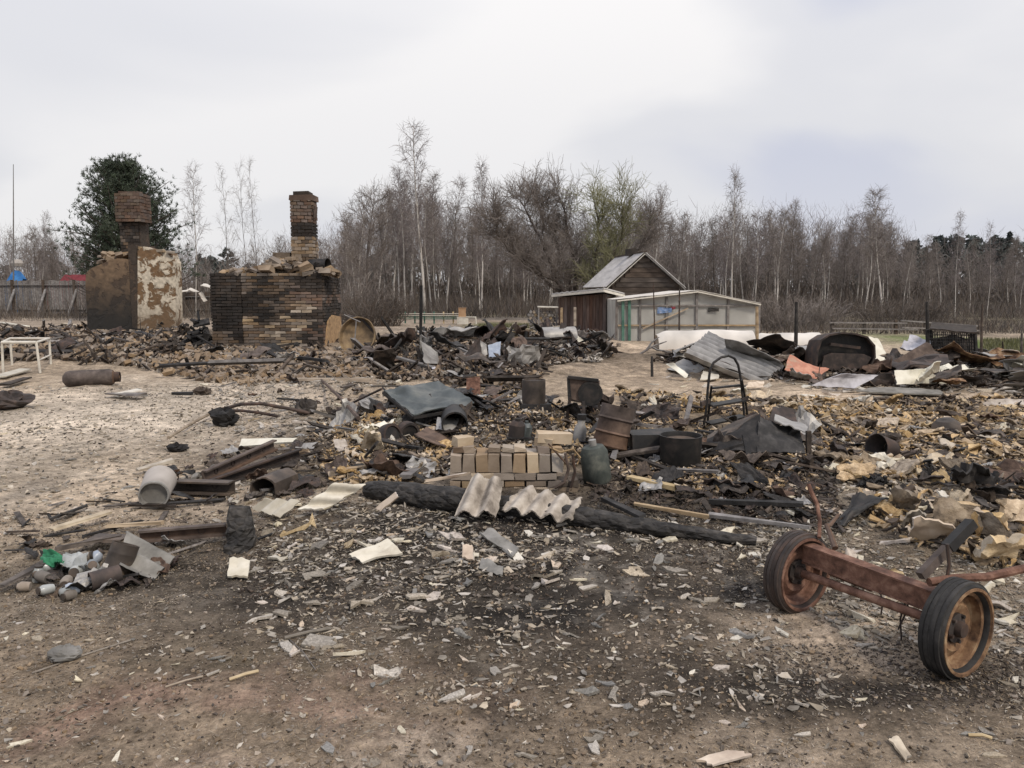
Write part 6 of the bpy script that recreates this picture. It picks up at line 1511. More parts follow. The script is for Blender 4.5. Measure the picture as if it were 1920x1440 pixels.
sheet_thing('metal_sheet', 'small rusty brown panel behind the green plate right side', 'metal sheet', 'rust_red', [V3(874, 742, (890, 750)), V3(902, 744, (890, 750)), V3(900, 706, (890, 750), .1), V3(874, 708, (890, 750), .1)], 6, 6, .01, .02, None, .05, 124)
sheet_thing('wool_slab', 'pale fluffy slab peaking above the tan rubble left of the brick stack', 'slab', 'wool_pale', [GH(676, 838, .08), GH(722, 846, .06), GH(712, 812, .26), GH(690, 806, .30)], 8, 8, .03, .04, None, .12, 125)
def burnt_column():
    p = G(1002, 785); Y = p[1]
    t = thing('burnt_box', 'tall dark burnt metal box standing behind the brick stack', 'box', p)
    x0, x1, zt = D(979, 760, Y)[0], D(1024, 760, Y)[0], D(1000, 714, Y)[2]
    c = (x0 + x1) / 2; w = x1 - x0
    MB().lathe([(w / 2 * .98, 0), (w / 2, .03), (w / 2, zt - p[2] - .03), (w / 2 * .97, zt - p[2]), (w / 2 * .9, zt - p[2]), (w / 2 * .9, 0)], 20, (c, Y + w / 2, p[2]), None, True, dent=.05).build('casing', 'steel_burnt', t, True)
    MB().lathe([(w / 2 * .9, 0), (0, .02)], 20, (c, Y + w / 2, zt - .02)).build('lid', 'rust_dark', t)
    mb = MB(); mb.box((c + .02, Y + .05, p[2] + .05), (w * 1.25, .3, .18), None, .02); mb.build('plinth', 'black_paint', t)
burnt_column()
p = G(985, 822)
for k, (x, y0, y1, w, m, lab) in enumerate(((968, 828, 785, .16, 'rust_dark', 'dark rusty canister at the left foot of the tall burnt box'), (985, 826, 790, .11, 'steel_green', 'greenish burnt bottle beside the rusty canister'))):
    pp = G(x, y0); zt = D(x, y1, pp[1])[2]; t = thing('canister', lab, 'canister', pp); hgt_ = zt - pp[2]
    MB().lathe([(0, 0), (w / 2, 0), (w / 2, hgt_ * .75), (w * .3, hgt_ * .9), (w * .16, hgt_ * .92)], 18, pp, rot(.05, .08, 0), dent=.08).build('body', m, t, True)
    MB().lathe([(w * .16, 0), (w * .16, hgt_ * .12), (0, hgt_ * .12)], 12, pp + np.array([hgt_ * .07, 0, hgt_ * .9])).build('neck', m, t, True)
def brazier():
    p = G(1095, 800); Y = p[1]
    t = thing('brazier', 'rusty brown iron brazier on legs with an open side', 'brazier', p)
    q = lambda a, b, dy=0: D(a, b, Y + dy)
    MB().prism([q(1068, 708), q(1119, 714), q(1119, 752), q(1096, 756), q(1072, 748)], (0, .02, 0)).build('front_plate', 'rust', t)
    MB().prism([q(1066, 707, .45), q(1119, 713, .45), q(1119, 760, .45), q(1070, 752, .45)], (0, .02, 0)).build('back_plate', 'rust_dark', t)
    MB().prism([q(1119, 714), q(1121, 713, .45), q(1121, 760, .45), q(1119, 752)], (.02, 0, 0)).build('side_plate', 'rust_dark', t)
    MB().prism([q(1068, 708), q(1066, 707, .45), q(1068, 750, .45), q(1072, 748)], (-.02, 0, 0)).build('side_plate', 'black_paint', t)
    mb = MB(); mb.bar(q(1065, 707, -.02), q(1122, 713, -.02), .03, .03); mb.build('rim', 'black_paint', t)
    for a, b, c, d, dy in ((1069, 745, 1060, 800, 0), (1094, 752, 1095, 806, -.02), (1118, 750, 1132, 778, .1), (1100, 748, 1112, 772, .45)):
        mb = MB(); mb.bar(q(a, b, dy), q(c, d, dy), .03, .03, (0, 1, 0)); mb.build('leg', 'rust_dark', t)
    ring = MB(); ring.lathe([(.10, -.01), (.13, -.01), (.13, .015), (.10, .015)], 22, q(1107, 738, -.015), align((0, 1, 0)), True); ring.build('vent_ring', 'black_paint', t)
    MB().lathe([(.10, 0), (0, 0.002)], 22, q(1107, 738, -.022), align((0, -1, 0))).build('vent', 'black_paint', t)
brazier()
def bucket_drum():
    p = G(1150, 860); Y = p[1]; base = D(1146, 848, Y); top = D(1158, 768, Y + .03)
    ax = nrm(np.array([-(1146 - 1158) * .004 + .0, .12, 1.0]) + np.array([.18, 0, 0])); L = .37; r = .155
    c = D(1143, 838, Y + .05)
    t = thing('rusty_drum', 'rusty brown drum tilted over the dark canister right of the brick stack', 'drum', c); Rm = align(ax)
    MB().lathe([(r, 0), (r * 1.05, .012), (r, .024), (r * .97, L * .30), (r * 1.05, L * .34), (r * .96, L * .38), (r * .96, L * .64), (r * 1.05, L * .68), (r * .96, L * .72), (r * .97, L * .9), (r * .98, L), (r * .93, L - .005), (r * .93, .01)], 28, c, Rm, True, dent=.05).build('body', 'rust', t, True)
    MB().lathe([(r * .95, 0), (0, .015)], 28, c + ax * (L - .03), Rm).build('lid', 'rust', t)
    MB().lathe([(r * .95, 0), (0, -.01)], 28, c + ax * .04, Rm).build('bottom', 'rust_dark', t)
    p = G(1122, 905); c = p; zt = D(1110, 832, p[1])[2]; h = zt - p[2]
    t = thing('canister', 'dented greenish black canister in front of the rusty drum', 'canister', p); Rm = rot(.05, -.16, 0)
    MB().lathe([(0, 0), (.10, 0), (.115, .03), (.112, h * .8), (.085, h * .95), (0, h)], 22, p, Rm, dent=.16).build('body', 'canister_green', t, True)
    MB().lathe([(.03, 0), (.03, .05), (0, .05)], 12, p + Rm @ np.array([0, 0, h * .97]), Rm).build('cap', 'steel_pale', t, True)
    p2 = G(1085, 832); t2 = thing('bottle', 'dark bottle shaped can leaning behind the right end of the bricks', 'bottle', p2); h = D(1085, 785, p2[1])[2] - p2[2]
    MB().lathe([(0, 0), (.06, 0), (.06, h * .6), (.035, h * .8), (.035, h)], 18, p2, rot(0, .12, 0), dent=.1).build('body', 'steel_pale', t2, True)
    MB().lathe([(.042, 0), (.042, .05), (0, .05)], 12, p2 + rot(0, .12, 0) @ np.array([0, 0, h * .97])).build('cap', 'black_paint', t2)
bucket_drum()
def black_pot():
    p = G(1283, 885); Y = p[1]; x0, x1 = D(1244, 850, Y)[0], D(1324, 850, Y)[0]; r = (x1 - x0) / 2; zt = D(1283, 822, Y)[2]; h = zt - p[2]
    c = np.array([(x0 + x1) / 2, Y + r * .9, p[2]])
    t = thing('black_pot', 'wide black sooty pot filled with yellow debris right of the drum', 'pot', c)
    MB().lathe([(0, .01), (r * .9, 0), (r * .96, .02), (r, h * .9), (r * 1.03, h), (r * .97, h), (r * .93, h * .9), (r * .9, .05)], 30, c, None, dent=.03).build('body', 'black_paint', t, True)
    MB().lathe([(r * .95, h * .84), (r * .6, h * .90), (0, h * .93)], 30, c, None, dent=.06).build('filling', 'char_brown', t)
    p = G(1235, 880)
    mb = MB(); mb.box(D(1225, 835, G(1225, 865)[1] + .1) * np.array([1, 1, 0]) + np.array([0, 0, G(1225, 865)[2] + .12]), (.42, .3, .26), rot(0, 0, .1), .02); o = mb.build('burnt_box', 'black_paint', org=G(1225, 862)); tag(o, 'black burnt box left behind the wide pot', 'box')
black_pot()
mb = MB(); A, B = V3(1180, 778, (1200, 790)), V3(1254, 756, (1240, 790), .5)
n = 9; th = .012
c = [V3(1180, 782, (1200, 790)), V3(1232, 775, (1215, 792), 0), V3(1257, 755, (1230, 785), .25), V3(1218, 760, (1200, 788), .2)]
sheet_thing('metal_sheet', 'dark oval blade like plate sticking up right of the drum', 'metal plate', 'rust_dark', c, 12, 8, .012, .01, None, .05, 131)
def ladder():
    pL, pR = G(1318, 808), G(1405, 785); Y = pL[1]
    t = thing('step_ladder', 'black metal step ladder with arched handrail standing in the debris', 'ladder', (pL[0] + .2, Y, pL[2]))
    q = lambda a, b, dy=0.0: D(a, b, Y + dy)
    arch = [(1318, 808), (1324, 770), (1327, 730), (1331, 695), (1338, 680), (1352, 670), (1366, 667), (1377, 672), (1384, 684), (1389, 710), (1393, 750), (1396, 785)]
    P = np.array([q(a, b, .05 + .10 * (a - 1318) / 80) for a, b in arch]); ts = np.linspace(0, 11, 45); P = np.stack([np.interp(ts, range(12), P[:, k]) for k in range(3)], 1)
    MB().tube(P, .0135, 8).build('front_frame', 'black_paint', t, True)
    for pts in (((1325, 808), (1330, 760), (1334, 724)), ((1402, 784), (1397, 745), (1391, 712))):
        MB().tube([q(a, b, .30 - .12 * i) for i, (a, b) in enumerate(pts)], .012, 8).build('rear_leg', 'black_paint', t, True)
    for k, (x0, y0, x1, y1, w) in enumerate(((1334, 728, 1388, 722, .05), (1331, 760, 1392, 750, .12), (1328, 794, 1394, 780, .12))):
        a, b = q(x0, y0, .06), q(x1, y1, .12); MB().bar(a, b, .16 if k else .05, .018).build('step', 'black_paint', t)
    MB().bar(q(1314, 758, .0), q(1330, 752, .1), .02, .05).build('hinge', 'rust_dark', t); MB().bar(q(1392, 750, .1), q(1404, 744, .1), .02, .03).build('hinge', 'rust_dark', t)
ladder()
def burnt_roofing():
    b = (1410, 850)
    sheet_thing('roofing_sheet', 'black burnt roofing sheet bent into a peak right of the wide pot', 'roofing', 'char', [V3(1325, 846, b, -.1), V3(1424, 852, b, -.25), V3(1427, 778, b, .1), V3(1322, 826, b, .15)], 14, 10, .012, .04, None, .04, 141)
    sheet_thing('roofing_sheet', 'black burnt roofing sheet sloping right from the peak', 'roofing', 'char', [V3(1416, 852, b, -.24), V3(1512, 850, b, -.15), V3(1500, 806, b, .25), V3(1420, 779, b, .11)], 14, 10, .012, .05, None, .04, 142)
    sheet_thing('roofing_sheet', 'grey brown sheet edge lying along the left slope of the black peak', 'roofing', 'steel_burnt', [V3(1322, 830, b, .1), V3(1380, 806, b, .05), V3(1424, 774, b, .2), V3(1330, 812, b, .5)], 12, 6, .01, .03, None, .06, 143)
    sheet_thing('roofing_sheet', 'pale edged curved sheet on the right of the black peak', 'roofing', 'steel_pale', [V3(1450, 790, b, .1), V3(1512, 814, b, .0), V3(1515, 800, b, .3), V3(1452, 774, b, .4)], 12, 5, .01, .03, None, .06, 144)
    sheet_thing('roofing_sheet', 'dark rounded sheet behind the black peak', 'roofing', 'rust_dark', [V3(1440, 790, b, .4), V3(1500, 798, b, .4), V3(1490, 770, b, .8), V3(1448, 762, b, .8)], 10, 8, .01, .05, None, .08, 145)
    mb = MB(); A, B = V3(1516, 850, b), V3(1516, 808, b); mb.bar(A, B, .04, .04, (0, 1, 0)); o = mb.build('post', 'char_brown', org=A); tag(o, 'short burnt stake at the right end of the black roofing', 'post')
burnt_roofing()
# insulation field: curled sheets, rounded vessels
p = G(1775, 812); t = thing('burnt_pot', 'grey brown upturned pot lying in the yellow debris field', 'pot', p)
MB().lathe([(.15, 0), (.155, .02), (.14, .10), (.09, .15), (0, .16)], 22, p, rot(.1, -.2, 0), dent=.06).build('body', 'steel_burnt', t, True)
MB().tube([p + np.array([.12, -.02, .03]), p + np.array([.30, -.05, .0]), p + np.array([.42, -.08, .02])], .014, 6).build('handle', 'steel_burnt', t)
p = G(1655, 868); t = thing('burnt_bucket', 'rusty bucket lying on its side in the yellow debris field', 'bucket', p); ax = nrm((-.7, -.3, .15))
MB().lathe([(.085, 0), (.12, .20), (.115, .20), (.08, .01)], 22, p + np.array([.10, .05, .10]), align(ax), dent=.06).build('body', 'rust_dark', t, True)
MB().lathe([(.085, 0), (0, .005)], 22, p + np.array([.10, .05, .10]), align(ax)).build('bottom', 'black_paint', t)
sheet_thing('tar_sheet', 'black curled tar sheet standing up behind the far wheel', 'sheet', 'black_paint', [V3(1560, 990, (1580, 992)), V3(1584, 982, (1580, 992)), V3(1672, 942, (1610, 990), .25), V3(1598, 925, (1600, 990), .3)], 14, 12, .012, .05, None, .04, 151, curl=lambda U, W: .08 * np.sin(W * pi) * (U - .3))
sheet_thing('tar_sheet', 'black crumpled tar heap in the yellow debris, right side', 'sheet', 'char', [GH(1775, 905, .05), GH(1868, 912, .05), GH(1858, 880, .22), GH(1790, 878, .2)], 12, 10, .014, .12, None, .15, 152)
lump('charred_heap', 'round black cinder heap left of the crumpled tar', 'heap', 'char', 1738, 905, 34, 34, 21)
lump('charred_heap', 'black jagged cinder heap under the tar, right side', 'heap', 'char', 1830, 910, 80, 30, 22)
lump('charred_heap', 'low black cinder patch near the grey bucket in the debris', 'heap', 'char', 1640, 912, 46, 22, 23)
for k, (c, m, lab) in enumerate((([(1660, 945), (1720, 960), (1730, 925), (1680, 912)], 'wool', 'tan slab of insulation behind the curled tar sheet'), ([(1745, 990), (1830, 985), (1840, 945), (1752, 930)], 'wool', 'large tan slab of insulation in the right foreground debris'), ([(1830, 1000), (1905, 1012), (1880, 965), (1822, 950)], 'wool', 'long tan slab sloping to the right edge'),
                                 ([(1870, 975), (1950, 985), (1945, 930), (1880, 935)], 'wool', 'thick tan slab at the right edge'), ([(1700, 1005), (1795, 1008), (1790, 982), (1712, 972)], 'slate_pink', 'pale flat board before the tan slabs'), ([(1820, 1040), (1900, 1045), (1935, 1005), (1860, 1005)], 'wool_pale', 'rolled pale slab at the right edge above the drawbar'),
                                 ([(1690, 985), (1722, 992), (1740, 965), (1700, 962)], 'slate', 'grey white plate beside the pale flat board'))):
    sheet_thing('insulation_slab' if 'wool' in m else 'flat_board', lab, 'slab', m, [GH(*c[0], .06), GH(*c[1], .05), GH(*c[2], .20), GH(*c[3], .22)], 10, 9, .045 if 'wool' in m else .014, .05, None, .12, 160 + k)
for k, (a, b, w, m, lab) in enumerate((((1132, 935), (1205, 968), .06, 'char', 'charred slat ending at the pale stick right of the slates'), ((1190, 945), (1330, 970), .035, 'wood_tan', 'pale stripped stick lying beyond the black pole'), ((1330, 940), (1505, 945), .05, 'char', 'thin charred lath behind the black pole'), ((1180, 895), (1270, 915), .07, 'wood_yellow', 'broken yellow lath right of the dark canister'),
                                       ((1330, 966), (1520, 990), .03, 'wood_grey', 'grey lath lying between the black pole and the far wheel'), ((760, 895), (800, 862), .09, 'wood_grey', 'grey board leaning left of the brick stack'), ((640, 880), (735, 872), .06, 'wood_tan', 'tan lath lying in the tan rubble'), ((1170, 850), (1250, 880), .05, 'char_brown', 'dark lath below the rusty drum'))):
    A, B = GH(*a, .06), GH(*b, .07); mb = MB(); mb.bar(A, B, w, .025, (0, 0, 1), .008); o = mb.build('charred_lath' if 'char' in m else 'lath', m, org=A); tag(o, lab, 'lath')

# ------------------------------------------------------------------ cart axle with two wheels
def cart():
    pn, pf = G(1787, 1258), G(1492, 1139)
    r = .205
    cn = pn + np.array([0, .0, r * .93]); cf = pf + np.array([0, .0, r * .93])
    ax = nrm(cf - cn); out = -ax                      # outward normal of the near wheel
    Lx = np.linalg.norm(cf - cn)
    t = thing('cart_axle', 'rusty two wheeled cart axle with bent drawbar standing on the burnt ground', 'cart', (pn + pf) / 2)
    ORGt = ORG[t.name]
    def wheel(c, o, mt, mr, lab, nm='wheel'):
        Rm = align(o); w = .108
        wb = MB(); # empty-like carrier: the hub
        wb.lathe([(0, .035), (.030, .035), (.034, .02), (.036, -.02), (.05, -.03), (.05, -.05), (0, -.05)], 18, c + o * .0, Rm)
        h = wb.build('wheel', 'rust_dark', t, True); tag(h, lab)
        # tyre
        k = []
        for a in np.linspace(0, 2 * pi, 15)[:-1]:
            k.append((r - .022 + .022 * math.copysign(abs(math.cos(a)) ** .7, math.cos(a)), w / 2 * math.copysign(abs(math.sin(a)) ** .7, math.sin(a))))
        MB().lathe(k, 48, c, Rm, True).build('tyre', mt, h, True)
        for s in (-.034, -.012, .012, .034):
            MB().lathe([(r - .006, s - .009), (r + .002, s - .008), (r + .002, s + .008), (r - .006, s + .009)], 60, c, Rm, True, dent=.01).build('tread_rib', mt, h, True)
        MB().lathe([(.062, -.014), (.062, .004), (.045, .008), (0, .008)], 22, c, Rm).build('hub_plate', 'rust_dark', h, True)
        # rim: flange, well, dished centre
        MB().lathe([(r - .030, w * .38), (r - .018, w * .46), (r - .018, w * .53), (r - .030, w * .54), (r - .036, w * .40), (r - .040, w * .26), (r - .056, w * .22), (r - .060, -.012), (r - .075, -.018), (.112, -.006), (.098, .004), (.065, -.006), (.058, -.02), (.0, -.02),
                    (0, -.03), (.06, -.028), (.10, -.014), (r - .07, -.032), (r - .05, -.028), (r - .046, -w * .3), (r - .036, -w * .44), (r - .02, -w * .5), (r - .018, -w * .46), (r - .03, -w * .38)], 48, c, Rm).build('rim', mr, h, True)
        for i in range(5):
            a = 2 * pi * i / 5 + .3; MB().lathe([(0, .014), (.008, .014), (.009, .0), (.009, -.02)], 8, c + Rm @ np.array([.055 * math.cos(a), .055 * math.sin(a), .004]), Rm).build('bolt', 'rust_dark', h)
    wheel(cn, out, 'rubber', 'rust_orange', 'near wheel with worn black tyre and ochre rim')
    wheel(cf, out, 'rust_dark', 'rust_red', 'far wheel with rusty red rim')
    up = np.array([0, 0, 1.0]); side = nrm(np.cross(ax, up))
    # main channel above the axle, tube axle below
    a0, a1 = cn + ax * .06 + up * .075, cf - ax * .03 + up * .105
    FS = 1 if side[1] > 0 else -1
    MB().bar(a0, a1, .010, .088, up).build('channel_web', 'rust_red', t)
    for s in (1, -1):
        MB().bar(a0 + up * s * .044 + side * FS * .026, a1 + up * s * .044 + side * FS * .026, .07, .009, up).build('channel_flange', 'rust_red', t)
    MB().tube([cn + ax * .02, cf - ax * .02], .021, 10).build('axle_tube', 'rust_red', t, True)
    MB().tube([cn + ax * .42 + up * .03 + side * .05, cn + ax * .64 + up * .04 + side * .05], .022, 10).build('sleeve', 'rust_red', t, True)
    MB().bar(cn + ax * .4 + up * .04 + side * .02, cn + ax * .46 + up * .125 + side * .02, .012, .02, ax).build('lug', 'rust_dark', t)
    # two bent rods at the far end
    Yf = cf[1]
    rod = lambda nm, pts, rr, m: MB().tube(pts, rr, 8).build(nm, m, t, True)
    rod('bent_rod', [D(1536, 1008, Yf - .02), D(1537, 978, Yf + .05), D(1532, 945, Yf + .1), D(1522, 925, Yf + .12), D(1516, 908, Yf + .14)], [.010, .010, .011, .012, .010], 'rust_red')
    rod('bent_rod', [D(1566, 1028, Yf - .1), D(1556, 1000, Yf - .02), D(1550, 985, Yf + .02), D(1556, 985, Yf + .05), D(1572, 965, Yf + .1)], [.016, .014, .012, .010, .009], 'rust')
    # lever at the near end
    Yn = cn[1] + .08
    A, B = D(1726, 1080, Yn), D(1822, 980, Yn + .12); MB().bar(A, A + (B - A) * .55, .035, .035, (0, 1, 0)).build('lever', 'rust', t); MB().bar(A + (B - A) * .52, B, .042, .045, (0, 1, 0)).build('lever_grip', 'black_paint', t)
    rod('drawbar', [D(1742, 1092, Yn - .02), D(1790, 1084, Yn), D(1850, 1082, Yn), D(1930, 1064, Yn + .04), D(2030, 1050, Yn + .1)], .019, 'rust_red')
    rod('stub', [D(1776, 1020, Yn), D(1780, 1060, Yn), D(1776, 1082, Yn)], .008, 'rust_dark')
    # hanging wires
    for pts in (((1650, 1108), (1655, 1130), (1652, 1152)), ((1700, 1120), (1688, 1160), (1690, 1200)), ((1706, 1120), (1698, 1150), (1684, 1180))):
        rod('wire', [D(a, b, (cn[1] + cf[1]) / 2 - .05 + .002 * (1650 - a)) for a, b in pts], .004, 'rust_dark')
cart()

# ------------------------------------------------------------------ debris, counted pieces first
def inpoly(x, y, poly):
    c = np.zeros(len(x), bool); n = len(poly)
    for i in range(n):
        x0, y0 = poly[i]; x1, y1 = poly[(i + 1) % n]
        c ^= ((y0 > y) != (y1 > y)) & (x < (x1 - x0) * (y - y0) / (y1 - y0 + 1e-12) + x0)
    return c
def field(poly_px, n, rg, weight=None):
    """n points spread evenly over the ground area outlined in the photograph"""
    P = [flat(a, b) for a, b in poly_px]
    xs, ys = [p[0] for p in P], [p[1] for p in P]
    X = np.empty(0); Yv = np.empty(0)
    while len(X) < n:
        x = rg.uniform(min(xs), max(xs), 4 * n); y = rg.uniform(min(ys), max(ys), 4 * n)
        k = inpoly(x, y, P)
        if weight is not None: k &= rg.random(4 * n) < weight(x, y)
        X = np.concatenate([X, x[k]]); Yv = np.concatenate([Yv, y[k]])
    X, Yv = X[:n], Yv[:n]
    return X, Yv, hgt(X, Yv)
def euler_batch(rx, ry, rz):
    cx, sx, cy, sy, cz, sz = np.cos(rx), np.sin(rx), np.cos(ry), np.sin(ry), np.cos(rz), np.sin(rz)
    return np.stack([np.stack([cz * cy, cz * sy * sx - sz * cx, cz * sy * cx + sz * sx], 1), np.stack([sz * cy, sz * sy * sx + cz * cx, sz * sy * cx - cz * sx], 1), np.stack([-sy, cy * sx, cy * cx], 1)], 1)
def flakes(mb, x, y, z, s, rg, asp=(.35, .9), th=.006, tilt=.18, k=6, lift=.5):
    k = min(k, 5) if len(x) > 1 else k
    n = len(x); a = np.linspace(0, 2 * pi, k, endpoint=False)[None, :] + rg.uniform(-.42, .42, (n, k)) * (6 / k) ** .5
    r = rg.uniform(.35, 1.25, (n, k)); asp_ = rg.uniform(asp[0] * .6, asp[1] * .75, (n, 1))
    X = np.cos(a) * r * s[:, None]; Yl = np.sin(a) * r * s[:, None] * asp_
    t = np.broadcast_to(th, (n,))[:, None] * np.ones((1, k))
    warp = (rg.normal(0, .10, (n, k))) * s[:, None]
    top = np.stack([X, Yl, t / 2 + warp], 2); bot = np.stack([X * .96, Yl * .96, -t / 2 + warp], 2)
    V = np.concatenate([top, bot], 1)
    Rm = euler_batch(rg.normal(0, tilt, n), rg.normal(0, tilt, n), rg.uniform(0, 2 * pi, n))
    V = np.einsum('nij,nkj->nki', Rm, V) + np.stack([x, y, z + lift * np.broadcast_to(th, (n,)) + s * tilt * .35], 1)[:, None, :]
    b = np.arange(n)[:, None] * 2 * k
    i = np.arange(k); j = (i + 1) % k
    topf = b + i[None, :]
    botf = b + k + i[None, ::-1]
    side = (b[:, :, None] + np.stack([i, i + k, j + k, j], 1)[None]).reshape(-1, 4)
    mb.add(V.reshape(-1, 3), topf, side) if n > 1 else mb.add(V.reshape(-1, 3), topf, botf, side); return mb
def chunks(mb, x, y, z, sx, sy, sz, rg, tilt=.4, jit=.22, lift=.35):
    n = len(x); c = np.array([[-1, -1, -1], [1, -1, -1], [1, 1, -1], [-1, 1, -1], [-1, -1, 1], [1, -1, 1], [1, 1, 1], [-1, 1, 1]]) * .5
    V = (c[None] + rg.uniform(-jit, jit, (n, 8, 3))) * np.stack([sx, sy, sz], 1)[:, None, :]
    Rm = euler_batch(rg.normal(0, tilt, n), rg.normal(0, tilt, n), rg.uniform(0, 2 * pi, n))
    V = np.einsum('nij,nkj->nki', Rm, V) + np.stack([x, y, z + sz * lift + np.maximum(sx, sy) * tilt * .22], 1)[:, None, :]
    f = np.array([[0, 3, 2, 1], [4, 5, 6, 7], [0, 1, 5, 4], [1, 2, 6, 5], [2, 3, 7, 6], [3, 0, 4, 7]])
    mb.add(V.reshape(-1, 3), (np.arange(n)[:, None, None] * 8 + f[None]).reshape(-1, 4)); return mb
def variants_flake(name, m, k, asp=(.3, .85), th=.10, seed=0, kk=7):
    out = []
    for i in range(k):
        rg = np.random.default_rng(seed + i); mb = MB()
        flakes(mb, np.zeros(1), np.zeros(1), np.zeros(1), np.ones(1), rg, asp, th, 0.0, kk, 0.0); out.append(mb.mesh(name, M[m] if isinstance(m, str) else M[m[i % len(m)]]))
    return out
def variants_chunk(name, m, k, dims=(1, .6, .4), seed=0):
    out = []
    for i in range(k):
        rg = np.random.default_rng(seed + i); mb = MB()
        chunks(mb, np.zeros(1), np.zeros(1), np.zeros(1), np.array([dims[0]]) * rg.uniform(.8, 1.2), np.array([dims[1]]) * rg.uniform(.7, 1.3), np.array([dims[2]]) * rg.uniform(.7, 1.3), rg, 0, .07, 0); out.append(mb.mesh(name, M[m] if isinstance(m, str) else M[m[i % len(m)]]))
    return out
LMK = [(a, b, flat(a, b), t) for a, b, t in ((820, 940, 'the thick end of the charred pole'), (900, 960, 'the upright two wave slate'), (1020, 970, 'the broad four wave slate'), (1180, 1000, 'the middle of the charred pole'), (1400, 1020, 'the thin end of the charred pole'),
      (705, 1035, 'the flat cream plate'), (935, 1025, 'the grey broken plate'), (445, 1020, 'the black standing log'), (280, 1060, 'the grey corrugated slate'), (130, 1100, 'the jar heap'), (150, 975, 'the yellow split plank'), (292, 950, 'the pale pail'), (123, 1235, 'the dark stone in the turf'),
      (1490, 1140, 'the far wheel'), (1790, 1258, 'the near wheel'), (1640, 1180, 'the axle between the wheels'), (570, 1200, 'the thin wire in the turf'), (850, 1150, 'the left of the black soil'), (1080, 1180, 'the middle of the black soil'), (1320, 1180, 'the right of the black soil'), (700, 1320, 'the middle of the brown turf'), (300, 1350, 'the reddish left turf'),
      (1100, 1400, 'the pale turf in front'), (1350, 1420, 'the large pale chip'), (1690, 1400, 'the jagged pale chip'), (965, 915, 'the brick stack'), (805, 780, 'the green grey plate'), (745, 830, 'the iron hoops'), (690, 845, 'the pale fluffy slab'), (1000, 785, 'the tall burnt box'), (1095, 805, 'the brazier'), (1120, 900, 'the greenish canister'),
      (1283, 885, 'the wide black pot'), (1360, 800, 'the step ladder'), (1420, 850, 'the black peaked roofing'), (1230, 775, 'the oval blade plate'), (1655, 868, 'the rusty bucket in the debris'), (1775, 812, 'the upturned pot'), (1830, 905, 'the crumpled tar heap'), (1600, 985, 'the curled tar sheet'), (1790, 980, 'the large tan slab'), (1900, 980, 'the slabs at the right edge'), (1600, 775, 'the far side of the debris field'), (1880, 775, 'the reddish plate at the right edge'),
      (1560, 725, 'the lilac sheet'), (1730, 725, 'the cream folded sheet'), (1400, 720, 'the corrugated roofing'), (205, 635, 'the plastered stove'), (300, 650, 'the white peeling panel'), (372, 660, 'the black heap between the stoves'), (450, 672, 'the left end of the brick stove'), (560, 672, 'the middle of the brick stove'), (680, 660, 'the boiler shell'), (168, 712, 'the gas cylinder'), (60, 690, 'the table frame'), (545, 715, 'the long pale plank'),
      (788, 655, 'the lone black post'), (880, 690, 'the rusty hood sheet'), (950, 690, 'the dark post stub'), (1050, 655, 'the water tank'), (1080, 690, 'the grey plaster heap'), (430, 800, 'the bowed pipe'), (520, 838, 'the long cream plate'), (440, 890, 'the rusty beams'), (330, 846, 'the black lump on the path'), (60, 850, 'the left of the pale path'))]
def near(x, y): return min(LMK, key=lambda q: (q[2][0] - x) ** 2 + (q[2][1] - y) ** 2)[3]
ADJ = {'slate': 'pale ', 'slate_cream': 'cream ', 'slate_pink': 'pinkish ', 'slate_grey': 'grey ', 'wool': 'tan ', 'wool_pale': 'pale ', 'wood_tan': 'brown ', 'char': 'black ', 'char_brown': 'dark brown ', 'wood_grey': 'grey ', 'brick_tan': 'tan ', 'brick_pale': 'pale ', 'brick_red': 'reddish ', 'brick_soot': 'sooty ',
       'ash': 'ashy ', 'lilac_tin': 'lilac grey ', 'rust_dark': 'dark rusty ', 'rust': 'rusty ', 'steel_burnt': 'burnt grey ', 'black_paint': 'black ', 'steel_pale': 'pale grey ', 'zinc': 'zinc grey ', 'white_tin': 'whitish ', 'rust_orange': 'orange rusty '}
def strew(name, lab, cat, group, meshes, poly, n, smin, smax, seed, tilt=.15, lift=.3, weight=None, power=1.6):
    rg = np.random.default_rng(seed); x, y, z = field(poly, n, rg, weight)
    for i in range(n):
        s = smin + (smax - smin) * rg.random() ** power
        o = place(meshes[i % len(meshes)], name, (x[i], y[i], z[i] + s * lift * .12 + .004), rg.uniform(0, 6.28), (rg.normal(0, tilt), rg.normal(0, tilt)), (s, s * rg.uniform(.7, 1.2), s))
        w = near(x[i], y[i]); lb = ('large ' if s > smin + .55 * (smax - smin) else 'small ' if s < smin + .12 * (smax - smin) else '') + ADJ.get(meshes[i % len(meshes)].materials[0].name, '') + lab; tag(o, lb + ' near ' + w, cat, lb + 's near ' + w)
dens = lambda s, lo, hi, seed=0, p=1.0: (lambda x, y: np.clip(lo + (hi - lo) * np.clip((fbm(x * s, y * s, seed, 3) - .3) * 2.5, 0, 1) ** p, 0, 1))
SL = variants_flake('slate_shard', ('slate', 'slate', 'slate_cream', 'slate_pink', 'slate', 'slate_grey'), 18, (.25, .8), .16, 1000)
front = [(-80, 960), (1500, 960), (1960, 1080), (2000, 1440), (-60, 1440), (-60, 1100)]
blackz = [(480, 990), (1420, 1010), (1480, 1180), (1650, 1330), (900, 1330), (480, 1200)]
strew('slate_shard', 'slate shard lying flat', 'slate shard', 'slate shards on the black soil', SL, blackz, 200, .022, .10, 1, .14, .3, power=2.0)
strew('slate_shard', 'slate shard in trodden turf', 'slate shard', 'slate shards in the turf', SL, [(-60, 1150), (900, 1280), (1960, 1280), (2000, 1440), (-60, 1440)], 100, .014, .05, 2, .10, .3)
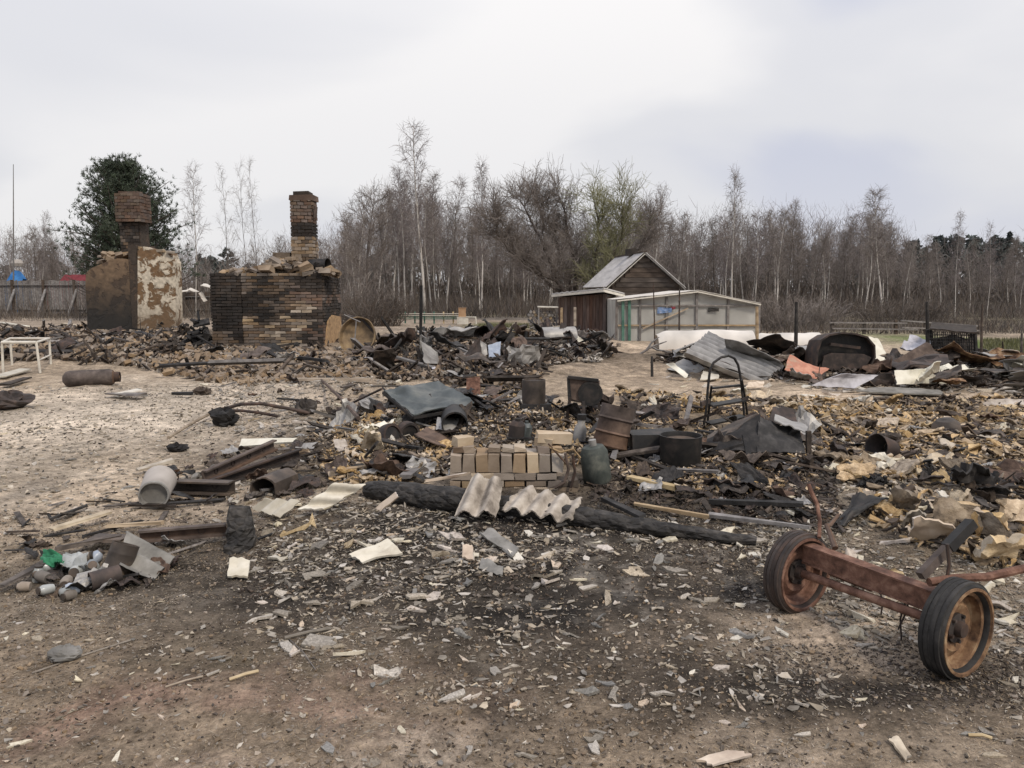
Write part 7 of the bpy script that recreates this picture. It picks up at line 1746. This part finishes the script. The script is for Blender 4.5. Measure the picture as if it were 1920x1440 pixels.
def variants_torn(name, mats, k, seed, th=.018, amp=(.08, .25), rag=.22):
    out = []
    for i in range(k):
        rg = np.random.default_rng(seed + i); a = rg.uniform(.4, .9); c = [(-.5, -.5 * a, 0), (.5, -.4 * a, rg.uniform(0, .2)), (.45, .5 * a, rg.uniform(0, .35)), (-.4, .45 * a, rg.uniform(0, .2))]
        mb = MB(); mb.sheet(quad(c, 9, 8, rg.uniform(*amp), (rg.uniform(1, 3), .05) if i % 2 else None, seed + i, rag), th); out.append(mb.mesh(name, M[mats[i % len(mats)]], False))
    return out
WL = variants_torn('insulation_lump', ('wool', 'wool_pale', 'wool', 'slate_cream', 'char_brown', 'wool'), 18, 1100, .07, (.05, .22), .28)
yel = [(1150, 745), (1560, 770), (1960, 745), (1990, 1060), (1860, 1075), (1640, 1010), (1560, 900), (1520, 830), (1330, 800), (1180, 790)]
strew('insulation_lump', 'burnt insulation lump', 'insulation lump', 'insulation lumps of the yellow field', WL, yel, 290, .07, .40, 3, .22, .6)
mid = [(600, 905), (640, 830), (720, 800), (830, 850), (840, 900), (760, 925), (640, 940)]
strew('insulation_lump', 'crumbling insulation lump', 'insulation lump', 'insulation lumps beside the bricks', WL, mid, 80, .07, .28, 4, .35, .9)
CB = variants_chunk('charred_board', ('char', 'char_brown', 'char', 'char_brown', 'wood_grey'), 12, (1, .10, .04), 1200)
rub1 = [(-40, 625), (160, 615), (330, 640), (400, 672), (640, 675), (720, 660), (760, 700), (560, 720), (400, 725), (230, 700), (-40, 690)]
rub2 = [(700, 672), (840, 655), (960, 655), (1140, 668), (1150, 690), (1040, 705), (980, 745), (900, 735), (720, 725), (660, 700)]
strew('charred_board', 'charred board in rubble', 'charred board', 'charred boards by the stoves', CB, rub1, 150, .3, 1.2, 5, .26, 1.6)
strew('charred_board', 'charred board in rubble', 'charred board', 'charred boards of the middle rubble', CB, rub2, 150, .25, 1.0, 6, .38, 2.0)
centre = [(600, 790), (740, 760), (960, 740), (1110, 800), (1330, 830), (1520, 850), (1540, 930), (1330, 935), (1120, 900), (860, 905), (640, 930), (560, 880)]
strew('charred_splinter', 'charred splinter', 'charred board', 'charred splinters of the centre', CB, centre, 140, .15, .65, 7, .35, 1.4)
BR = variants_chunk('broken_brick', ('brick_tan', 'brick_pale', 'brick_red', 'brick_tan', 'brick_soot'), 12, (1, .62, .42), 1300)
strew('broken_brick', 'broken brick in stove rubble', 'brick', 'broken bricks by the stoves', BR, rub1, 230, .09, .26, 8, .3, 1)
strew('broken_brick', 'broken brick in tan rubble', 'brick', 'broken bricks of the centre', BR, centre, 60, .06, .17, 9, .3, 1)
strew('pale_chip', 'plaster chip', 'plaster chip', 'plaster chips before the tank', variants_flake('pale_chip', ('ash', 'slate', 'lilac_tin'), 9, (.5, .9), .2, 1400), [(960, 672), (1090, 672), (1130, 690), (1040, 700), (985, 715), (950, 690)], 90, .06, .2, 10, .3, 1.5)
strew('slate_scrap', 'flat slate scrap lying on sand', 'scrap', 'flat scraps on the right sand', SL, [(1250, 700), (1500, 725), (1960, 720), (1980, 770), (1500, 775), (1200, 730)], 50, .06, .22, 11, .1, .3)  # slate shards, placed from the shared slate meshes
strew('slate_chip', 'flat chip on the path', 'scrap', 'flat chips on the left path', SL, [(-40, 730), (480, 740), (620, 800), (500, 900), (300, 960), (-40, 1040)], 90, .02, .09, 12, .1, .3)

# torn and crumpled sheet metal lying through the rubble
TN = variants_torn('torn_sheet', ('rust_dark', 'steel_burnt', 'char', 'rust', 'black_paint', 'char_brown', 'steel_pale', 'rust_dark'), 16, 1500)
strew('scorched_scrap', 'scorched metal scrap', 'metal scrap', 'torn sheets of the centre', TN, centre, 110, .12, .5, 61, .4, 1.2, power=1.4)
strew('torn_sheet', 'torn sheet metal scrap', 'metal scrap', 'g', TN, [(20, 1020), (330, 1000), (340, 1095), (200, 1120), (60, 1110)], 34, .06, .22, 66, .35, .8, power=1.5)
strew('torn_sheet', 'torn sheet metal scrap', 'metal scrap', 'g', TN, [(270, 880), (540, 830), (600, 900), (560, 1000), (280, 1000)], 40, .06, .30, 67, .3, .8, power=1.6)
strew('charred_splinter', 'charred splinter', 'charred board', 'g', CB, [(20, 960), (560, 850), (600, 980), (340, 1100), (40, 1120)], 60, .08, .4, 68, .15, .6)
strew('torn_sheet', 'torn sheet metal scrap', 'metal scrap', 'torn sheets of the middle rubble', TN, rub2, 90, .25, 1.1, 62, .45, 1.6, power=1.4)
strew('torn_sheet', 'torn sheet metal scrap', 'metal scrap', 'torn sheets of the stove rubble', TN, rub1, 60, .3, 1.0, 63, .3, 1, power=1.6)
strew('torn_sheet', 'torn sheet metal scrap', 'metal scrap', 'torn sheets of the right debris', TN, [(1240, 700), (1560, 738), (1960, 735), (1960, 698), (1500, 700), (1290, 690)], 48, .25, .85, 64, .3, 1.0, power=1.6)
strew('scorched_scrap', 'scorched metal scrap', 'metal scrap', 'torn sheets of the tan debris', TN, [(1440, 820), (1960, 800), (1960, 1040), (1640, 1000), (1540, 930), (1400, 930)], 45, .12, .4, 65, .25, .8, power=1.5)
strew('scorched_scrap', 'scorched metal scrap', 'metal scrap', 'g', TN, [(1110, 900), (1540, 905), (1570, 1005), (1420, 985), (1130, 950)], 60, .08, .36, 71, .3, .9, power=1.5)
strew('scorched_scrap', 'scorched metal scrap', 'metal scrap', 'g', TN, [(560, 880), (840, 890), (860, 930), (700, 915), (560, 940)], 24, .08, .3, 72, .3, .9, power=1.5)
RS = variants_torn('roofing_scrap', ('zinc', 'rust', 'steel_pale', 'white_tin', 'rust_dark', 'lilac_tin', 'steel_burnt', 'slate_pink', 'zinc', 'rust_orange'), 20, 1800, .008, (.03, .12), .18)
strew('roofing_scrap', 'bent roofing scrap', 'metal scrap', 'g', RS, [(1260, 692), (1560, 735), (1960, 738), (1960, 692), (1780, 688), (1500, 692)], 44, .55, 1.5, 75, .13, 1.0, power=1.3)
strew('roofing_scrap', 'bent roofing scrap', 'metal scrap', 'g', RS, rub2, 26, .3, .9, 76, .3, 1.4)
strew('roofing_scrap', 'bent roofing scrap', 'metal scrap', 'g', RS, centre, 26, .18, .5, 77, .25, 1.2)
SC2 = variants_flake('slate_chip', ('slate_cream', 'slate_pink', 'slate', 'wool_pale', 'slate_cream'), 15, (.25, .8), .14, 1700)
strew('slate_chip', 'flat chip in debris', 'slate chip', 'g', SC2, [(1440, 930), (1960, 960), (1980, 1240), (1600, 1230), (1440, 1040)], 130, .03, .16, 73, .22, .4, power=2)
strew('slate_chip', 'flat chip in ash', 'slate chip', 'g', SC2, [(440, 925), (900, 990), (1450, 985), (1500, 1030), (900, 1060), (440, 1060)], 90, .03, .13, 74, .2, .4, power=2)
gapz = [(380, 725), (560, 718), (780, 712), (760, 735), (640, 790), (590, 850), (470, 850), (420, 790)]
strew('scorched_scrap', 'scorched metal scrap', 'metal scrap', 'g', TN, gapz, 22, .08, .32, 78, .25, .6, power=1.8)
strew('slate_chip', 'flat chip on sand', 'slate chip', 'g', SC2, gapz, 60, .04, .18, 79, .15, .3, power=2)
strew('charred_splinter', 'charred splinter', 'charred board', 'g', CB, gapz, 24, .12, .5, 80, .08, .5)
# uncountable litter
def stuff(name, mb, m, lab): tag(mb.build(name, m), lab, None, None, 'stuff')
def litter():
    rg = np.random.default_rng(55)
    mb = MB()
    x, y, z = field(blackz, 2400, rg, dens(1.6, .15, 1, 3)); flakes(mb, x, y, z, .005 + .036 * rg.random(len(x)) ** 2.6, rg, (.2, .9), .003, .16, 6)
    x, y, z = field(front, 2000, rg, dens(1.1, .1, .8, 4)); flakes(mb, x, y, z, .004 + .024 * rg.random(len(x)) ** 3, rg, (.25, .8), .003, .18, 5)
    x, y, z = field([(1380, 900), (1960, 960), (1980, 1240), (1620, 1220), (1400, 1060)], 4200, rg, dens(1.2, .15, 1, 46)); flakes(mb, x, y, z, .008 + .035 * rg.random(len(x)) ** 2, rg, (.25, .8), .005, .22, 6)
    x, y, z = field([(420, 900), (1100, 980), (1480, 960), (1500, 1010), (900, 1080), (430, 1100)], 2600, rg, dens(1.8, .2, 1, 5)); flakes(mb, x, y, z, .008 + .04 * rg.random(len(x)) ** 2.4, rg, (.25, .8), .005, .25, 6)
    x, y, z = field([(-60, 730), (700, 730), (620, 900), (440, 1000), (-60, 1120)], 3600, rg, dens(.8, .05, .8, 6)); flakes(mb, x, y, z, .008 + .035 * rg.random(len(x)) ** 2.5, rg, (.35, .9), .008, .2, 5)
    x, y, z = field(front, 3500, rg, dens(1.9, .0, 1, 44)); flakes(mb, x, y, z, .002 + .005 * rg.random(len(x)), rg, (.4, .9), .003, .3, 4)
    stuff('slate_litter', mb, 'slate', 'countless small pale slate flakes strewn over the burnt yard')
    mb = MB()
    x, y, z = field(front, 7000, rg, dens(1.3, .1, .9, 8)); s = .003 + .009 * rg.random(len(x)) ** 2; flakes(mb, x, y, z, s, rg, (.3, .9), .004, .3, 5)
    x, y, z = field([(430, 900), (1560, 930), (1560, 1120), (430, 1120)], 3400, rg, dens(1.5, .1, 1, 9)); s = .006 + .03 * rg.random(len(x)) ** 2.5; flakes(mb, x, y, z, s, rg, (.15, .6), .006, .3, 5)
    x, y, z = field([(1100, 890), (1560, 890), (1580, 1010), (1110, 960)], 2600, rg); s = .01 + .07 * rg.random(len(x)) ** 2.4; flakes(mb, x, y, z, s, rg, (.1, .7), .01, .4, 5, 2)
    x, y, z = field([(1400, 1200), (1960, 1220), (2000, 1340), (1500, 1320)], 1800, rg); s = .003 + .012 * rg.random(len(x)) ** 2; flakes(mb, x, y, z, s, rg, (.2, .9), .004, .3, 5)
    x, y, z = field(centre, 4600, rg, dens(1.0, .1, 1, 10)); s = .015 + .07 * rg.random(len(x)) ** 2.4; flakes(mb, x, y, z, s, rg, (.1, .6), .012, .5, 5, 2)
    x, y, z = field(rub2, 5000, rg, dens(.5, .2, 1, 11)); s = .03 + .15 * rg.random(len(x)) ** 2.6; flakes(mb, x, y, z, s, rg, (.1, .6), .025, .6, 5, 2)
    x, y, z = field(rub2, 1200, rg, dens(.5, .2, 1, 31)); s = .1 + .3 * rg.random(len(x)) ** 2; chunks(mb, x, y, z, s * 1.8, s * .13, s * .10, rg, .4, .1, 1.0)
    x, y, z = field(rub1, 3200, rg, dens(.4, .05, 1, 12)); s = .03 + .16 * rg.random(len(x)) ** 2.6; flakes(mb, x, y, z, s, rg, (.1, .6), .03, .6, 5, 2)
    x, y, z = field(rub1, 1000, rg, dens(.4, .1, 1, 32)); s = .1 + .35 * rg.random(len(x)) ** 2; chunks(mb, x, y, z, s * 1.8, s * .12, s * .09, rg, .35, .1, 1.0)
    x, y, z = field([(-60, 740), (700, 740), (600, 900), (300, 1100), (-60, 1120)], 1000, rg, dens(.8, .05, .9, 13)); s = .006 + .03 * rg.random(len(x)) ** 3; flakes(mb, x, y, z, s, rg, (.3, .9), .008, .3, 5)
    x, y, z = field([(1220, 695), (1560, 735), (1960, 735), (1960, 690), (1500, 690), (1290, 675)], 2600, rg); s = .03 + .16 * rg.random(len(x)) ** 2.6; flakes(mb, x, y, z, s, rg, (.1, .6), .02, .45, 5, 2)
    stuff('char_litter', mb, 'char_brown', 'charred crumbs and splinters strewn through all the rubble')
    mb = MB()
    x, y, z = field(rub1, 6000, rg, dens(.45, .1, 1, 14)); s = .025 + .10 * rg.random(len(x)) ** 2.4; flakes(mb, x, y, z, s, rg, (.3, .9), .05, .6, 5, 1)
    x, y, z = field(rub1, 900, rg); s = np.full(len(x), .12); chunks(mb, x, y, z, s * 1.3 * rg.uniform(.6, 1.6, len(x)), s, s * .55, rg, .5, .06, .9)
    x, y, z = field([(390, 690), (640, 690), (720, 720), (470, 735), (380, 725)], 1800, rg, dens(.5, .2, 1, 16)); s = .03 + .10 * rg.random(len(x)) ** 2; flakes(mb, x, y, z, s, rg, (.3, .9), .04, .5, 5, 1)
    x, y, z = field(rub2, 2600, rg, dens(.5, .05, 1, 17)); s = .04 + .12 * rg.random(len(x)) ** 2.4; flakes(mb, x, y, z, s, rg, (.3, .9), .04, .6, 5, 1)
    stuff('brick_rubble', mb, 'brick_tan', 'crumbled brick and clay heaped round the stove ruins')
    mb = MB()
    x, y, z = field(rub1, 4500, rg, dens(.6, .05, 1, 18)); s = .025 + .09 * rg.random(len(x)) ** 2.4; flakes(mb, x, y, z, s, rg, (.3, .9), .02, .6, 6, 2.5)
    x, y, z = field(rub2, 2600, rg, dens(.6, .1, 1, 19)); s = .03 + .12 * rg.random(len(x)) ** 2.4; flakes(mb, x, y, z, s, rg, (.3, .9), .02, .5, 6, 2)
    x, y, z = field([(960, 668), (1100, 668), (1130, 700), (1040, 706), (960, 720)], 1300, rg); s = .03 + .10 * rg.random(len(x)) ** 2; flakes(mb, x, y, z, s, rg, (.4, .9), .02, .5, 6, 2)
    x, y, z = field(centre, 1900, rg, dens(1.0, .1, 1, 20)); s = .015 + .06 * rg.random(len(x)) ** 2.2; flakes(mb, x, y, z, s, rg, (.3, .9), .01, .4, 6, 2)
    x, y, z = field([(1230, 690), (1560, 745), (1960, 745), (1960, 690), (1500, 690)], 700, rg); s = .04 + .16 * rg.random(len(x)) ** 2.4; flakes(mb, x, y, z, s, rg, (.3, .8), .015, .2, 6, 1)
    stuff('plaster_litter', mb, 'ash', 'pale plaster and ash crumbs scattered through the rubble')
    mb = MB()
    x, y, z = field(yel, 9800, rg, dens(.7, .15, 1, 21)); s = .012 + .11 * rg.random(len(x)) ** 2.8; flakes(mb, x, y, z, s, rg, (.2, .9), .012, .4, 5, 1.5)
    x, y, z = field(centre, 4200, rg, dens(1.2, .05, 1, 41)); s = .012 + .06 * rg.random(len(x)) ** 2.4; flakes(mb, x, y, z, s, rg, (.15, .8), .01, .5, 5, 2)
    x, y, z = field(mid, 1800, rg); s = .01 + .05 * rg.random(len(x)) ** 2.2; flakes(mb, x, y, z, s, rg, (.2, .9), .015, .6, 6, 2)
    x, y, z = field([(860, 745), (960, 735), (1060, 790), (1110, 840), (1090, 905), (1000, 830), (870, 820)], 1500, rg); s = .012 + .06 * rg.random(len(x)) ** 2.2; flakes(mb, x, y, z, s, rg, (.2, .9), .015, .6, 6, 2)
    x, y, z = field([(1100, 890), (1300, 890), (1500, 870), (1540, 950), (1200, 940)], 1500, rg, dens(1.2, .05, 1, 22)); s = .01 + .045 * rg.random(len(x)) ** 2.2; flakes(mb, x, y, z, s, rg, (.2, .9), .012, .5, 6, 2)
    stuff('insulation_litter', mb, 'wool', 'crumbled tan insulation covering the debris field')
    mb = MB()
    x, y, z = field(yel, 2600, rg, dens(.7, .05, .8, 24)); s = .015 + .12 * rg.random(len(x)) ** 2.6; flakes(mb, x, y, z, s, rg, (.1, .7), .015, .4, 5, 2)
    stuff('cinder_litter', mb, 'char_brown', 'dark cinders between the tan insulation crumbs')
    mb = MB(); x, y, z = field(front, 9000, rg, dens(1.3, .1, 1, 48)); s = .003 + .010 * rg.random(len(x)) ** 2.5; chunks(mb, x, y, z, s * 1.5, s * 1.1, s * .8, rg, .4, .3, .2)
    stuff('soil_clods', mb, 'earth', 'small earth clods scattered over the trodden ground')
    mb = MB(); x, y, z = field(gapz, 1500, rg, dens(1.0, .1, 1, 49)); flakes(mb, x, y, z, .012 + .06 * rg.random(len(x)) ** 2.6, rg, (.2, .9), .012, .3, 5)
    stuff('ash_litter', mb, 'ash', 'pale ash crumbs on the sand between the heap and the stoves')
    # dry blades in the trodden turf
    mb = MB(); x, y, z = field(front, 46000, rg, dens(1.4, .12, 1, 25)); n = len(x)
    k = bmask(x, y, blob(1010, 1130, 620, 120, ), seed=14) < rg.random(n) * 1.2; x, y, z = x[k], y[k], z[k]; n = len(x)
    a = rg.uniform(0, 2 * pi, n); L = rg.uniform(.008, .03, n); el = rg.uniform(.02, .5, n) ** 1.5
    d = np.stack([np.cos(a) * np.cos(el), np.sin(a) * np.cos(el), np.sin(el)], 1) * L[:, None]; s = np.stack([-np.sin(a), np.cos(a), np.zeros(n)], 1) * rg.uniform(.0008, .0022, (n, 1))
    p = np.stack([x, y, z + .004], 1); V = np.stack([p - s, p + s, p + d], 1).reshape(-1, 3); mb.add(V, np.arange(n * 3).reshape(-1, 3))
    stuff('dry_grass', mb, 'dry_grass', 'short dry trampled grass blades in the brown turf')
    # green grass of the right field and the patch by the fence
    mb = MB(); P1 = [(1842, 640), (2100, 640), (2100, 682), (1850, 690)]; P2 = [(895, 612), (1000, 610), (1010, 618), (900, 622)]
    x, y, z = field(P1, 14000, rg); x2, y2, z2 = field(P2, 4000, rg); x, y, z = np.r_[x, x2], np.r_[y, y2], np.r_[z, z2]; n = len(x)
    a = rg.uniform(0, 2 * pi, n); L = rg.uniform(.06, .22, n); d = np.stack([np.cos(a) * .4, np.sin(a) * .4, np.ones(n)], 1) * L[:, None]; s = np.stack([-np.sin(a), np.cos(a), np.zeros(n)], 1) * .012
    p = np.stack([x, y, z], 1); mb.add(np.stack([p - s, p + s, p + d], 1).reshape(-1, 3), np.arange(n * 3).reshape(-1, 3))
    stuff('grass', mb, 'grass', 'green grass of the field beyond the burnt wire hut')
litter()
# a few long straws and sticks lying in the front turf
for k, (a, b, r, m, lab) in enumerate((((60, 1262), (245, 1200), .004, 'wood_tan', 'long yellow straw lying in the turf by the dark stone'), ((542, 1198), (592, 1256), .0022, 'wood_grey', 'thin bent wire on the turf below the black soil'), ((534, 1196), (620, 1178), .008, 'slate', 'pale splinter at the head of the thin wire'), ((430, 1274), (484, 1258), .007, 'wood_yellow', 'short pale stick in the turf'), ((310, 1288), (380, 1268), .004, 'wood_tan', 'thin tan straw left of the short pale stick'), ((1816, 1378), (1860, 1384), .006, 'wood_yellow', 'small yellow splinter near the lower right corner'))):
    A, B = GH(*a, r + .004), GH(*b, r + .006); Mid = (A + B) / 2 + np.array([.008, .0, .006]); mb = MB(); mb.tube([A, Mid, B], r, 6); o = mb.build('straw' if r < .006 else 'splinter', m, org=A); tag(o, lab, 'straw' if r < .006 else 'splinter')
